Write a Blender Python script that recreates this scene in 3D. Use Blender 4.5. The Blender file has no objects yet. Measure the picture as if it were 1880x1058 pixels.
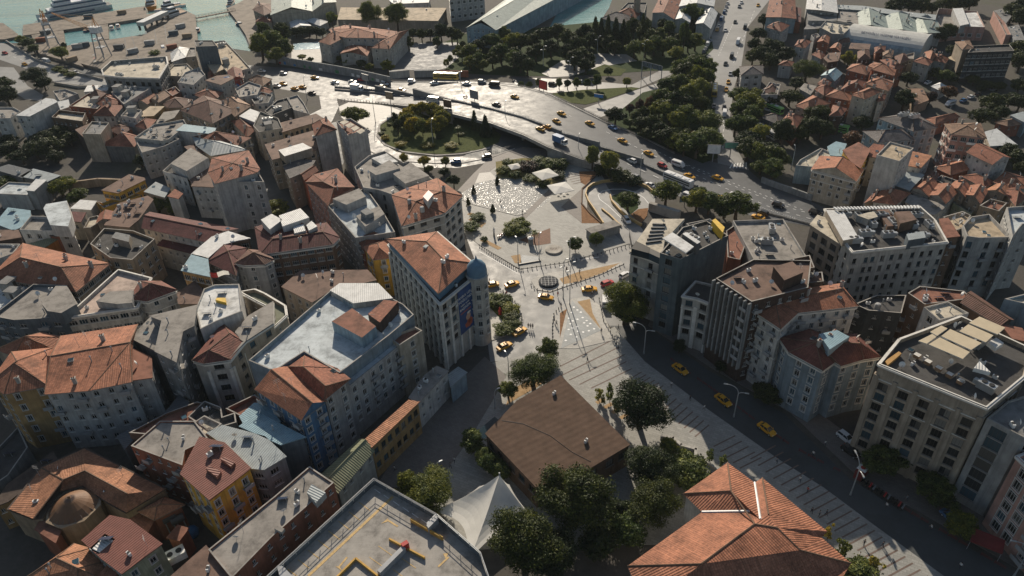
import bpy, math, random
from math import sin, cos, pi, radians, atan2, hypot
from mathutils import Vector, Matrix
rnd = random.Random(11)
D = bpy.data; SC = bpy.context.scene; COL = SC.collection
# ---------------------------------------------------------------- camera model
F, CH, PITCH, ROLL = 1340.0, 121.0, radians(35.0), radians(2.25)
FW = Vector((0, cos(PITCH), -sin(PITCH))); R0 = Vector((1, 0, 0)); U0 = Vector((0, sin(PITCH), cos(PITCH)))
CR = R0 * cos(ROLL) - U0 * sin(ROLL); CU = R0 * sin(ROLL) + U0 * cos(ROLL)
CAM = Vector((0, 0, CH))
def P(x, y, z=0.0):
    d = FW * F + CR * (x - 940) - CU * (y - 529)
    return CAM + d * ((z - CH) / d.z)
OX = (0, 470, 940, 1400); OY = (0, 260, 520, 788)
def T(t, x, y):
    if t == 'o': return (x, y)
    return (OX[int(t[1])] + x * 480 / 1880, OY[int(t[0])] + y * 480 / 1880)
def px(t, s):
    return [T(t, *map(float, q.split(','))) for q in s.split()]
def gp(t, s, z=0.0):
    return [P(x, y, z) for x, y in px(t, s)]
def xy(v): return (v[0], v[1])
# ---------------------------------------------------------------- mesh builder
class MB:
    def __init__(s): s.v = []; s.f = []; s.m = []; s.uv = []; s.hasuv = False
    def face(s, pts, m=0, uv=None):
        n = len(s.v); s.v.extend((p[0], p[1], p[2]) for p in pts)
        s.f.append(tuple(range(n, n + len(pts)))); s.m.append(m); s.uv.append(uv)
        if uv: s.hasuv = True
    def mesh(s, v, f, m=0):
        n = len(s.v); s.v.extend(v)
        for q in f: s.f.append(tuple(i + n for i in q)); s.m.append(m); s.uv.append(None)
    def box(s, cx, cy, z0, sx, sy, sz, rot=0.0, m=0, mt=None, tx=1.0, ty=1.0):
        c, k = cos(rot), sin(rot); v = []
        for z, ax, ay in ((z0, 1, 1), (z0 + sz, tx, ty)):
            for dx, dy in ((-1, -1), (1, -1), (1, 1), (-1, 1)):
                X, Y = dx * sx / 2 * ax, dy * sy / 2 * ay
                v.append((cx + X * c - Y * k, cy + X * k + Y * c, z))
        s.mesh(v, [(3, 2, 1, 0), (0, 1, 5, 4), (1, 2, 6, 5), (2, 3, 7, 6), (3, 0, 4, 7)], m)
        s.mesh(v[4:], [(0, 1, 2, 3)], m if mt is None else mt)
    def prism(s, poly, z0, z1, m=0, mt=None, top=True):
        n = len(poly)
        for i in range(n):
            p, q = poly[i], poly[(i + 1) % n]
            s.face([(p[0], p[1], z0), (q[0], q[1], z0), (q[0], q[1], z1), (p[0], p[1], z1)], m)
        if top: s.face([(p[0], p[1], z1) for p in poly], m if mt is None else mt)
    def tube(s, a, b, r, n=6, m=0, r1=None, cap=True):
        a, b = Vector(a), Vector(b); d = b - a
        if d.length < 1e-6: return
        d.normalize(); u = d.orthogonal().normalized(); w = d.cross(u); r1 = r if r1 is None else r1; v = []
        for c, rr in ((a, r), (b, r1)):
            for i in range(n):
                t = 2 * pi * i / n; p = c + u * (rr * cos(t)) + w * (rr * sin(t)); v.append(tuple(p))
        f = [(i, (i + 1) % n, n + (i + 1) % n, n + i) for i in range(n)]
        if cap: f += [tuple(range(n - 1, -1, -1)), tuple(range(n, 2 * n))]
        s.mesh(v, f, m)
    def lathe(s, prof, n=16, m=0, cx=0, cy=0):
        v = []; f = []
        for r, z in prof:
            for i in range(n):
                t = 2 * pi * i / n; v.append((cx + r * cos(t), cy + r * sin(t), z))
        for k in range(len(prof) - 1):
            for i in range(n):
                j = (i + 1) % n; f.append((k * n + i, k * n + j, (k + 1) * n + j, (k + 1) * n + i))
        f.append(tuple(range((len(prof) - 1) * n, len(prof) * n)))
        s.mesh(v, f, m)
    def me(s, name, mats, smooth=False):
        me = D.meshes.new(name); me.from_pydata(s.v, [], s.f)
        for q in mats: me.materials.append(mat(q) if isinstance(q, str) else q)
        if any(s.m): me.polygons.foreach_set('material_index', s.m)
        if s.hasuv:
            lay = me.uv_layers.new(name='UVMap'); fl = []
            for f, uv in zip(s.f, s.uv):
                if uv:
                    for q in uv: fl += [q[0], q[1]]
                else: fl += [0.0, 0.0] * len(f)
            lay.data.foreach_set('uv', fl)
        if smooth: me.polygons.foreach_set('use_smooth', [True] * len(me.polygons))
        me.update(); return me
    def build(s, name, mats, parent=None, loc=(0, 0, 0), smooth=False):
        return put(name, s.me(name, mats, smooth), parent, loc)
def put(name, me, parent=None, loc=(0, 0, 0), rz=0.0, sc=None):
    o = D.objects.new(name, me); COL.objects.link(o); o.location = loc
    if rz: o.rotation_euler = (0, 0, rz)
    if sc: o.scale = sc
    if parent: o.parent = parent
    return o
def tag(o, label=None, cat=None, group=None, kind=None):
    if label: o['label'] = label
    if cat: o['category'] = cat
    if group: o['group'] = group
    if kind: o['kind'] = kind
    return o
def thing(name, label, cat, loc=(0, 0, 0), rz=0.0, group=None):
    o = D.objects.new(name, None); COL.objects.link(o); o.location = loc; o.rotation_euler = (0, 0, rz)
    return tag(o, label, cat, group)
def kids(o, cache={}): return [c for c in o.children]
def copy_tree(o, parent=None):
    c = o.copy(); COL.objects.link(c)
    if parent: c.parent = parent
    for ch in list(o.children): copy_tree(ch, c)
    return c
ORD = ['', '', 'second ', 'third ', 'fourth ', 'fifth ', 'sixth ', 'seventh ', 'eighth ', 'ninth ', 'tenth ', 'eleventh ', 'twelfth ', 'thirteenth ', 'fourteenth ', 'fifteenth ', 'sixteenth ', 'seventeenth ', 'eighteenth ', 'nineteenth ', 'twentieth ']
def nth(i, n, frm='left', to='right'):
    """0-based place in a run of n: 'leftmost', 'second from the left', ..."""
    e = {'left': 'leftmost', 'right': 'rightmost', 'top': 'farthest', 'bottom': 'nearest'}
    if i == 0: return e[frm]
    if i == n - 1: return e[to]
    if i <= (n - 1) / 2: return ORD[i + 1] + 'from the ' + {'top': 'far end', 'bottom': 'near end'}.get(frm, frm)
    return ORD[n - i] + 'from the ' + {'top': 'far end', 'bottom': 'near end'}.get(to, to)
# ---------------------------------------------------------------- 2D helpers
def area(p): return sum(p[i][0] * p[(i + 1) % len(p)][1] - p[(i + 1) % len(p)][0] * p[i][1] for i in range(len(p))) / 2
def ccw(p): return list(p) if area(p) > 0 else list(reversed(p))
def offset(p, d):
    """p CCW; d > 0 grows outward"""
    n = len(p); out = []
    for i in range(n):
        a, b, c = p[i - 1], p[i], p[(i + 1) % n]
        e1 = Vector((b[0] - a[0], b[1] - a[1])); e2 = Vector((c[0] - b[0], c[1] - b[1]))
        if e1.length < 1e-6 or e2.length < 1e-6: out.append((b[0], b[1])); continue
        e1.normalize(); e2.normalize()
        n1 = Vector((e1.y, -e1.x)); n2 = Vector((e2.y, -e2.x)); k = 1 + n1.dot(n2)
        w = (n1 + n2) / max(k, 0.35); out.append((b[0] + w.x * d, b[1] + w.y * d))
    return out
def inside(p, x, y):
    r = False; n = len(p)
    for i in range(n):
        a, b = p[i], p[(i + 1) % n]
        if (a[1] > y) != (b[1] > y) and x < (b[0] - a[0]) * (y - a[1]) / (b[1] - a[1]) + a[0]: r = not r
    return r
def rpoint(p, r=rnd, m=0.0):
    xs = [q[0] for q in p]; ys = [q[1] for q in p]; pp = offset(p, -m) if m else p
    for _ in range(60):
        x, y = r.uniform(min(xs), max(xs)), r.uniform(min(ys), max(ys))
        if inside(pp, x, y): return x, y
    return sum(xs) / len(p), sum(ys) / len(p)
def tri2(poly):
    """ear clipping -> index triples (poly CCW)"""
    idx = list(range(len(poly))); out = []; g = 0
    while len(idx) > 3 and g < 500:
        g += 1
        for k in range(len(idx)):
            i, j, l = idx[k - 1], idx[k], idx[(k + 1) % len(idx)]
            a, b, c = poly[i], poly[j], poly[l]
            if (b[0] - a[0]) * (c[1] - a[1]) - (b[1] - a[1]) * (c[0] - a[0]) <= 1e-9: continue
            t = [a, b, c]
            if any(inside(t, *poly[q][:2]) for q in idx if q not in (i, j, l)): continue
            out.append((i, j, l)); idx.pop(k); break
        else: break
    if len(idx) >= 3: out.append(tuple(idx[:3]))
    return out
# ---------------------------------------------------------------- materials
MATS = {}
SPEC = {}
def node(nt, t, **k):
    n = nt.nodes.new(t)
    for a, b in k.items():
        if a.startswith('i_'): n.inputs[a[2:].replace('_', ' ')].default_value = b
        else: setattr(n, a, b)
    return n
def base(name, rough=0.8, spec=0.3, metal=0.0):
    m = D.materials.new(name); m.use_nodes = True; nt = m.node_tree; b = nt.nodes['Principled BSDF']
    b.inputs['Roughness'].default_value = rough; b.inputs['Specular IOR Level'].default_value = spec; b.inputs['Metallic'].default_value = metal
    return m, nt, b
def coords(nt, kind='Object', scale=(1, 1, 1)):
    tc = node(nt, 'ShaderNodeTexCoord'); mp = node(nt, 'ShaderNodeMapping'); mp.inputs['Scale'].default_value = scale
    nt.links.new(tc.outputs[kind], mp.inputs['Vector']); return mp.outputs[0]
def noise(nt, vec, scale, detail=4, rough=0.6):
    n = node(nt, 'ShaderNodeTexNoise'); n.inputs['Scale'].default_value = scale; n.inputs['Detail'].default_value = detail; n.inputs['Roughness'].default_value = rough
    nt.links.new(vec, n.inputs['Vector']); return n.outputs['Fac']
def ramp(nt, fac, stops):
    r = node(nt, 'ShaderNodeValToRGB'); e = r.color_ramp.elements
    while len(e) < len(stops): e.new(0.5)
    for q, (p, c) in zip(e, stops): q.position = p; q.color = (c[0], c[1], c[2], 1) if not isinstance(c, (int, float)) else (c, c, c, 1)
    nt.links.new(fac, r.inputs[0]); return r.outputs[0]
def mixc(nt, fac, a, b, mode='MIX'):
    m = node(nt, 'ShaderNodeMix', data_type='RGBA', blend_type=mode)
    for s, v in ((0, fac), (6, a), (7, b)):
        if hasattr(v, 'is_linked'): nt.links.new(v, m.inputs[s])
        elif isinstance(v, (int, float)): m.inputs[s].default_value = v
        else: m.inputs[s].default_value = (v[0], v[1], v[2], 1)
    return m.outputs[2]
def math_(nt, op, a, b=0.0, c=None):
    m = node(nt, 'ShaderNodeMath', operation=op)
    for i, v in enumerate((a, b) if c is None else (a, b, c)):
        if hasattr(v, 'is_linked'): nt.links.new(v, m.inputs[i])
        else: m.inputs[i].default_value = v
    return m.outputs[0]
def bump(nt, b, h, dist=0.05, s=0.5):
    n = node(nt, 'ShaderNodeBump'); n.inputs['Distance'].default_value = dist; n.inputs['Strength'].default_value = s
    nt.links.new(h, n.inputs['Height']); nt.links.new(n.outputs[0], b.inputs['Normal'])
def sc3(c, k): return tuple(min(1, x * k) for x in c)
def objrand(nt): return node(nt, 'ShaderNodeObjectInfo').outputs['Random']

def m_plain(name, col, rough=0.75, spec=0.3, var=0.2, sc=0.8, metal=0.0, perobj=0.0):
    m, nt, b = base(name, rough, spec, metal); v = coords(nt)
    c = ramp(nt, noise(nt, v, sc), [(0.25, sc3(col, 1 - var)), (0.75, sc3(col, 1 + var))])
    if perobj:
        c = mixc(nt, 1.0, c, ramp(nt, objrand(nt), [(0, 1 - perobj), (1, 1.0)]), 'MULTIPLY')
    nt.links.new(c, b.inputs['Base Color']); return m
def m_wall(name, col, grime=0.7):
    """plaster with blotches, vertical rain streaks and flaking"""
    m, nt, b = base(name, 0.85, 0.2)
    v = coords(nt); vs = coords(nt, scale=(1.3, 1.3, 0.09))
    c = ramp(nt, noise(nt, v, 0.35, 5), [(0.32, sc3(col, 0.68)), (0.68, sc3(col, 1.12))])
    st = ramp(nt, noise(nt, vs, 1.0, 4, 0.7), [(0.42, 0.0), (0.72, 1.0)])
    c = mixc(nt, math_(nt, 'MULTIPLY', st, grime), c, sc3(col, 0.42))
    fl = ramp(nt, noise(nt, v, 1.1, 6, 0.75), [(0.6, 0.0), (0.68, 1.0)])
    c = mixc(nt, math_(nt, 'MULTIPLY', fl, 0.35), c, sc3((0.33, 0.29, 0.25), 1.0))
    c = mixc(nt, 1.0, c, ramp(nt, objrand(nt), [(0, 0.86), (1, 1.0)]), 'MULTIPLY')
    nt.links.new(c, b.inputs['Base Color']); bump(nt, b, noise(nt, v, 6, 3), 0.03, 0.35); return m
def m_tile(name, col, dark=0.6, per=0.45):
    """clay tiles: UV u runs along the eave, v up the slope, in metres"""
    m, nt, b = base(name, 0.78, 0.25); tc = node(nt, 'ShaderNodeTexCoord'); uv = tc.outputs['UV']
    sx = node(nt, 'ShaderNodeSeparateXYZ'); nt.links.new(uv, sx.inputs[0])
    rows = math_(nt, 'SINE', math_(nt, 'MULTIPLY', sx.outputs[0], 2 * pi / per))
    cour = math_(nt, 'FRACT', math_(nt, 'MULTIPLY', sx.outputs[1], 1 / 0.42))
    br = node(nt, 'ShaderNodeTexBrick'); br.inputs['Scale'].default_value = 1.0; br.inputs['Mortar Size'].default_value = 0.02
    br.inputs['Brick Width'].default_value = per; br.inputs['Row Height'].default_value = 0.42; br.offset = 0.0
    br.inputs['Color1'].default_value = (*sc3(col, 0.8), 1); br.inputs['Color2'].default_value = (*sc3(col, 1.2), 1); br.inputs['Mortar'].default_value = (*sc3(col, dark), 1)
    nt.links.new(uv, br.inputs['Vector'])
    o = coords(nt); c = mixc(nt, 1.0, br.outputs['Color'], ramp(nt, noise(nt, o, 0.25, 5, 0.65), [(0.3, 0.5), (0.5, .95), (0.7, 1.25)]), 'MULTIPLY')
    c = mixc(nt, 1.0, c, ramp(nt, noise(nt, coords(nt, 'UV', (2.2, .12, 1)), 1.0, 3, .7), [(.3, .72), (.7, 1.12)]), 'MULTIPLY')
    ms = ramp(nt, noise(nt, o, .5, 6, .75), [(.6, 0.0), (.7, 1.0)]); c = mixc(nt, math_(nt, 'MULTIPLY', ms, .45), c, (.10, .085, .06))
    sp = ramp(nt, noise(nt, o, 1.6, 5, 0.7), [(0.58, 0.0), (0.72, 1.0)])
    c = mixc(nt, math_(nt, 'MULTIPLY', sp, 0.4), c, sc3(col, 0.55))
    c = mixc(nt, 1.0, c, ramp(nt, objrand(nt), [(0, 0.78), (1, 1.0)]), 'MULTIPLY')
    nt.links.new(c, b.inputs['Base Color'])
    bump(nt, b, math_(nt, 'ADD', rows, math_(nt, 'MULTIPLY', cour, -0.8)), 0.05, 0.6); return m
def m_flat(name, col, wet=0.5, rough=0.85):
    """flat roof: membrane patches, dark puddle stains, seams"""
    m, nt, b = base(name, rough, 0.25); v = coords(nt)
    c = ramp(nt, noise(nt, v, 0.22, 6, 0.72), [(0.34, sc3(col, 0.5)), (0.5, col), (0.66, sc3(col, 1.22))])
    st = ramp(nt, noise(nt, v, 0.55, 6, 0.75), [(0.55, 0.0), (0.66, 1.0)])
    c = mixc(nt, math_(nt, 'MULTIPLY', st, wet), c, sc3(col, 0.45))
    br = node(nt, 'ShaderNodeTexBrick'); br.inputs['Scale'].default_value = 1.0; br.inputs['Mortar Size'].default_value = 0.018
    br.inputs['Brick Width'].default_value = 5.5; br.inputs['Row Height'].default_value = 1.1; nt.links.new(v, br.inputs['Vector'])
    br.inputs['Color1'].default_value = (1, 1, 1, 1); br.inputs['Color2'].default_value = (0.9, 0.9, 0.9, 1); br.inputs['Mortar'].default_value = (0.66, 0.66, 0.66, 1)
    c = mixc(nt, 0.55, c, br.outputs['Color'], 'MULTIPLY'); nt.links.new(c, b.inputs['Base Color'])
    bump(nt, b, noise(nt, v, 5, 4), 0.02, 0.4); return m
def m_metal(name, col, per=0.5, rough=0.6, spec=.25, st=.35):
    m, nt, b = base(name, rough, spec); tc = node(nt, 'ShaderNodeTexCoord')
    sx = node(nt, 'ShaderNodeSeparateXYZ'); nt.links.new(tc.outputs['UV'], sx.inputs[0])
    w = math_(nt, 'SINE', math_(nt, 'MULTIPLY', sx.outputs[0], 2 * pi / per)); v = coords(nt)
    c = ramp(nt, noise(nt, v, 0.5, 5, 0.7), [(0.3, sc3(col, 0.7)), (0.68, sc3(col, 1.08))])
    c = mixc(nt, math_(nt, 'MULTIPLY', ramp(nt, w, [(0.0, 1.0), (0.25, 0.0)]), st), c, sc3(col, 0.5))
    nt.links.new(c, b.inputs['Base Color']); bump(nt, b, w, 0.05, 2 * st); return m
def m_road(name, col, rough=0.55, spec=0.5, patch=0.35):
    m, nt, b = base(name, rough, spec); v = coords(nt); vs = coords(nt, scale=(0.06, 1, 1))
    c = ramp(nt, noise(nt, v, 0.05, 5, 0.6), [(0.35, sc3(col, 0.75)), (0.65, sc3(col, 1.15))])
    c = mixc(nt, patch, c, ramp(nt, noise(nt, v, 0.6, 6, 0.75), [(0.35, sc3(col, 0.6)), (0.7, sc3(col, 1.4))]))
    st = ramp(nt, noise(nt, v, 0.13, 3, 0.5), [(0.56, 0.0), (0.6, 1.0)])
    c = mixc(nt, math_(nt, 'MULTIPLY', st, 0.3), c, sc3(col, 0.62)); nt.links.new(c, b.inputs['Base Color'])
    r = ramp(nt, noise(nt, v, 0.3, 5, 0.7), [(0.3, max(0, rough - 0.1)), (0.7, min(1, rough + 0.12))]); nt.links.new(r, b.inputs['Roughness'])
    bump(nt, b, noise(nt, v, 9, 4, 0.7), 0.02, 0.35); return m
def m_pave(name, col, bw=1.2, bh=0.6, rough=0.7, rot=0.5, mort=0.72):
    m, nt, b = base(name, rough, 0.35); tc = node(nt, 'ShaderNodeTexCoord'); mp = node(nt, 'ShaderNodeMapping'); mp.inputs['Rotation'].default_value = (0, 0, rot)
    nt.links.new(tc.outputs['Object'], mp.inputs[0]); v = mp.outputs[0]
    br = node(nt, 'ShaderNodeTexBrick'); br.inputs['Scale'].default_value = 1.0; br.inputs['Mortar Size'].default_value = 0.03
    br.inputs['Brick Width'].default_value = bw; br.inputs['Row Height'].default_value = bh; nt.links.new(v, br.inputs['Vector'])
    br.inputs['Color1'].default_value = (*sc3(col, 0.88), 1); br.inputs['Color2'].default_value = (*sc3(col, 1.1), 1); br.inputs['Mortar'].default_value = (*sc3(col, mort), 1)
    c = mixc(nt, 0.75, br.outputs['Color'], ramp(nt, noise(nt, v, 0.16, 7, 0.75), [(0.3, 0.74), (0.7, 1.12)]), 'MULTIPLY')
    c = mixc(nt, math_(nt, 'MULTIPLY', ramp(nt, noise(nt, v, 1.0, 6, 0.75), [(0.56, 0.0), (0.7, 1.0)]), 0.3), c, sc3(col, 0.55))
    nt.links.new(c, b.inputs['Base Color']); bump(nt, b, br.outputs['Fac'], 0.02, 0.3); return m
def m_leaf(name, a, c2, trans=0.3):
    m, nt, b = base(name, 0.6, 0.25)
    g = node(nt, 'ShaderNodeNewGeometry'); r = math_(nt, 'FRACT', math_(nt, 'ADD', g.outputs['Random Per Island'], 0.0))
    c = ramp(nt, r, [(0.0, a), (0.8, c2), (1.0, sc3(c2, 1.5))])
    c = mixc(nt, 1.0, c, ramp(nt, objrand(nt), [(0, (0.55, 0.68, 0.65)), (0.5, (1.0, 1.0, 0.85)), (0.8, (1.35, 1.2, 0.75)), (1, (1.7, 1.4, 0.7))]), 'MULTIPLY')
    c = mixc(nt, 1.0, c, ramp(nt, noise(nt, coords(nt, 'Generated'), 5.5, 3, .6), [(.35, (.5, .6, .6)), (.5, 1.0), (.68, (1.45, 1.3, .9))]), 'MULTIPLY'); nt.links.new(c, b.inputs['Base Color'])
    t = node(nt, 'ShaderNodeBsdfTranslucent'); nt.links.new(c, t.inputs[0]); mx = node(nt, 'ShaderNodeMixShader'); mx.inputs[0].default_value = trans
    nt.links.new(b.outputs[0], mx.inputs[1]); nt.links.new(t.outputs[0], mx.inputs[2]); nt.links.new(mx.outputs[0], nt.nodes['Material Output'].inputs[0]); return m
def m_water(name, col, rough=0.12, sc=(0.25, 0.9), amt=0.5):
    m, nt, b = base(name, rough, 0.5); v = coords(nt, scale=(sc[0], sc[1], 1))
    c = ramp(nt, noise(nt, v, 0.05, 4), [(0.35, sc3(col, 0.85)), (0.65, sc3(col, 1.12))]); nt.links.new(c, b.inputs['Base Color'])
    bump(nt, b, math_(nt, 'ADD', noise(nt, v, 1.2, 4, 0.65), math_(nt, 'MULTIPLY', noise(nt, v, 0.2, 3), 1.5)), 0.35, amt); return m
def m_wet(name, col):
    m, nt, b = base(name, .7, .5); v = coords(nt)
    nt.links.new(ramp(nt, noise(nt, v, .15, 5, .7), [(.3, sc3(col, .75)), (.7, sc3(col, 1.1))]), b.inputs['Base Color'])
    w = noise(nt, v, 2.6, 2, .5); nt.links.new(ramp(nt, w, [(.565, .8), (.65, .24)]), b.inputs['Roughness']); bump(nt, b, noise(nt, v, 2.6, 2, .5), .25, .55); return m
def m_cloth(name, col, t=.45):
    m, nt, b = base(name, .8, .15); v = coords(nt); c = ramp(nt, noise(nt, v, .4, 4), [(.3, sc3(col, .9)), (.7, sc3(col, 1.05))]); nt.links.new(c, b.inputs['Base Color'])
    q = node(nt, 'ShaderNodeBsdfTranslucent'); nt.links.new(c, q.inputs[0]); mx = node(nt, 'ShaderNodeMixShader'); mx.inputs[0].default_value = t
    nt.links.new(b.outputs[0], mx.inputs[1]); nt.links.new(q.outputs[0], mx.inputs[2]); nt.links.new(mx.outputs[0], nt.nodes['Material Output'].inputs[0]); return m
def m_ground(name):
    m, nt, b = base(name, 0.9, 0.2); v = coords(nt)
    c = ramp(nt, noise(nt, v, 0.03, 6, 0.65), [(0.3, (0.055, 0.052, 0.05)), (0.5, (0.09, 0.082, 0.072)), (0.7, (0.075, 0.078, 0.05))])
    c = mixc(nt, 0.5, c, ramp(nt, noise(nt, v, 0.7, 6, 0.75), [(0.3, 0.5), (0.7, 1.4)]), 'MULTIPLY'); nt.links.new(c, b.inputs['Base Color'])
    bump(nt, b, noise(nt, v, 3, 5), 0.05, 0.5); return m
def m_soil(name, a, c2):
    m, nt, b = base(name, 0.95, 0.1); v = coords(nt)
    c = ramp(nt, noise(nt, v, 0.9, 6, 0.75), [(0.3, a), (0.7, c2)]); nt.links.new(c, b.inputs['Base Color'])
    bump(nt, b, noise(nt, v, 4, 5, 0.7), 0.08, 0.6); return m
def m_glass(name, col, rough=0.12):
    m, nt, b = base(name, rough, 0.14)
    c = mixc(nt, 1.0, col, ramp(nt, objrand(nt), [(0, 0.35), (0.6, 1.0), (1, 1.9)]), 'MULTIPLY'); nt.links.new(c, b.inputs['Base Color']); return m
def m_banner(name):
    """blue banner: soft dark figure and an orange-red sash low on the cloth; UV 0..1"""
    m, nt, b = base(name, 0.6, 0.3); tc = node(nt, 'ShaderNodeTexCoord'); mp = node(nt, 'ShaderNodeMapping'); nt.links.new(tc.outputs['UV'], mp.inputs[0])
    n = noise(nt, mp.outputs[0], 3, 4); nt.links.new(ramp(nt, n, [(0.3, (0.01, 0.04, 0.13)), (0.7, (0.02, 0.08, 0.24))]), b.inputs['Base Color']); return m

WALLS = dict(white=(.60, .59, .56), offwhite=(.50, .48, .44), cream=(.52, .46, .37), beige=(.40, .34, .27), tan=(.38, .29, .20), grey=(.30, .31, .31), lgrey=(.44, .44, .43), dgrey=(.14, .145, .15),
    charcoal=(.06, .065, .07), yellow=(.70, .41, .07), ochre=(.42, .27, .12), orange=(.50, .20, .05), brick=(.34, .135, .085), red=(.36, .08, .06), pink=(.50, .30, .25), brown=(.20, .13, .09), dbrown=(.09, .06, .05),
    blue=(.10, .22, .38), lblue=(.30, .40, .46), teal=(.12, .155, .17), green=(.28, .33, .20), pgreen=(.36, .40, .28), slate=(.13, .16, .185), bluegrey=(.26, .32, .36))
TILES = dict(tile=(.41, .172, .10), rust=(.30, .115, .07), rustd=(.20, .075, .055), brown=(.19, .10, .075), orange=(.46, .215, .12), maroon=(.15, .05, .045), tan=(.34, .21, .14), greyt=(.17, .155, .15))
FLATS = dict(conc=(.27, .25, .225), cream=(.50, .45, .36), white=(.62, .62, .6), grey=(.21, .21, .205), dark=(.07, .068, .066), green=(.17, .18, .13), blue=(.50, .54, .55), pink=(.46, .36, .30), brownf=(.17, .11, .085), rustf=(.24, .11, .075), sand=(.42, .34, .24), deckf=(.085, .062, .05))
METALS = dict(metal=(.58, .60, .60), metalg=(.34, .38, .39), metalb=(.28, .42, .48), metald=(.12, .13, .14), metalr=(.22, .09, .07), sage=(.36, .42, .38), metalw=(.7, .7, .68), olive=(.25, .26, .16))
def mat(n):
    if n in MATS: return MATS[n]
    k, _, q = n.partition(':')
    if k == 'w': m = m_wall('wall_' + q, WALLS[q])
    elif k == 't': m = m_tile('tiles_' + q, TILES[q])
    elif k == 'f': m = m_flat('flat_roof_' + q, FLATS[q])
    elif k == 'm': m = m_metal('sheet_' + q, METALS[q])
    else: m = SPEC[n]()
    MATS[n] = m; return m
def roofmat(q):
    return ('t:' if q in TILES else 'f:' if q in FLATS else 'm:' if q in METALS else '') + q
def S(n, f, *a, **k): SPEC[n] = lambda: f(n.replace(':', '_'), *a, **k)
S('glass', m_glass, (.022, .025, .028), .22); S('glassc', m_glass, (.12, .115, .105), 0.4); S('glassb', m_glass, (.03, .06, .08), 0.08)
S('frame', m_plain, (.5, .49, .47), 0.5); S('framed', m_plain, (.06, .055, .05), 0.5); S('frameb', m_plain, (.16, .09, .05), 0.6)
S('trim', m_plain, (.62, .6, .55), 0.7); S('trimd', m_plain, (.2, .19, .18), 0.7); S('trimb', m_plain, (.12, .21, .29), .6)
S('plain_white', m_plain, (.72, .72, .7), 0.5); S('grey_metal', m_plain, (.3, .31, .32), 0.45, .5); S('dark_metal', m_plain, (.06, .062, .065), 0.5, .4)
S('black', m_plain, (.02, .02, .021), 0.6); S('rubber', m_plain, (.025, .025, .025), 0.85); S('hole', m_plain, (.012, .012, .012), 0.95, 0.05)
S('bright_metal', m_plain, (.6, .62, .63), 0.3, .6, metal=.6); S('galv', m_plain, (.42, .44, .45), 0.4, .5, metal=.4)
S('red', m_plain, (.42, .04, .035), 0.5); S('blue', m_plain, (.03, .17, .42), 0.5); S('bluetarp', m_plain, (.02, .13, .34), 0.55, .3, .35, .4); S('orange', m_plain, (.6, .2, .03), 0.5)
S('yellow', m_plain, (.66, .42, .04), 0.5); S('green', m_plain, (.06, .22, .09), .6); S('wood', m_plain, (.26, .16, .09), .7); S('cloth_white', m_cloth, (.84, .82, .76), .3); S('solar', m_plain, (.02, .035, .07), .25)
S('cream_cloth', m_cloth, (.66, .56, .40), .2); S('concrete', m_flat, (.33, .31, .28), .25); S('stone', m_flat, (.42, .39, .34), .2)
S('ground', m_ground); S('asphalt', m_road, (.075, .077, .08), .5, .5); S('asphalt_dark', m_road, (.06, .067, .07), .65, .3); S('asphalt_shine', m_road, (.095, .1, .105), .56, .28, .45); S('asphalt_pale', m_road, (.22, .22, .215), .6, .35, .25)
S('lane_paint', m_plain, (.7, .7, .68), .6); S('yellow_paint', m_plain, (.5, .34, .14), .6, .3, .3, 2.0); S('kerb_yellow', m_plain, (.5, .3, .07), .7, .3, .3); S('kerb', m_flat, (.36, .34, .31), .2)
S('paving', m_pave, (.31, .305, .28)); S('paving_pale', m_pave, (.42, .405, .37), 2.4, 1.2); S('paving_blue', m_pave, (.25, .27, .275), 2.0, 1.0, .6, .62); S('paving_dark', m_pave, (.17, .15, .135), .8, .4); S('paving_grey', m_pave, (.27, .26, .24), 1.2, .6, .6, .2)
S('glitter', m_wet, (.30, .30, .285)); S('stripe', m_plain, (.16, .115, .095), .8); S('sand', m_soil, (.33, .22, .12), (.48, .34, .2)); S('soil', m_soil, (.17, .09, .05), (.3, .17, .09)); S('dry', m_soil, (.13, .13, .05), (.32, .26, .13))
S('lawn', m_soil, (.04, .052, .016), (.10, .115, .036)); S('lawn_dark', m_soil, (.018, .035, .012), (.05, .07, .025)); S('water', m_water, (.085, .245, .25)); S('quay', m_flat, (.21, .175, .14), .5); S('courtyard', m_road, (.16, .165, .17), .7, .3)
S('pool_water', m_water, (.10, .25, .33), .2)
S('leaf', m_leaf, (.04, .065, .02), (.12, .145, .04), .35); S('leafd', m_leaf, (.013, .027, .011), (.042, .06, .02), .25); S('leafy', m_leaf, (.11, .11, .02), (.28, .245, .05), .35); S('leafl', m_leaf, (.07, .10, .03), (.18, .2, .065), .35); S('leafr', m_leaf, (.10, .04, .03), (.22, .1, .055)); S('leafp', m_leaf, (.05, .03, .035), (.11, .07, .07))  # leafd darkened further to put partial shade into the bottom trees' colour
S('bark', m_soil, (.05, .035, .025), (.12, .09, .065)); S('banner', m_banner)
S('taxi', m_plain, (.72, .36, .02), .32, .5, .04, perobj=.12); S('carwhite', m_plain, (.68, .68, .67), .3, .5, .03); S('carblack', m_plain, (.018, .019, .021), .25, .5, .03); S('cargrey', m_plain, (.2, .21, .22), .3, .5, .03); S('carsilver', m_plain, (.42, .43, .44), .3, .5, .03); S('carred', m_plain, (.42, .03, .03), .3, .5, .03); S('carblue', m_plain, (.05, .14, .3), .3, .5, .03); S('buscol', m_plain, (.55, .38, .08), .4); S('busgreen', m_plain, (.2, .45, .12), .4); S('cargreen', m_plain, (.12, .3, .22), .3)
S('carglass', m_plain, (.02, .024, .028), .08, .5, .03); S('lampglass', m_plain, (.75, .75, .72), .2); S('taillight', m_plain, (.45, .02, .02), .3)
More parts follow.
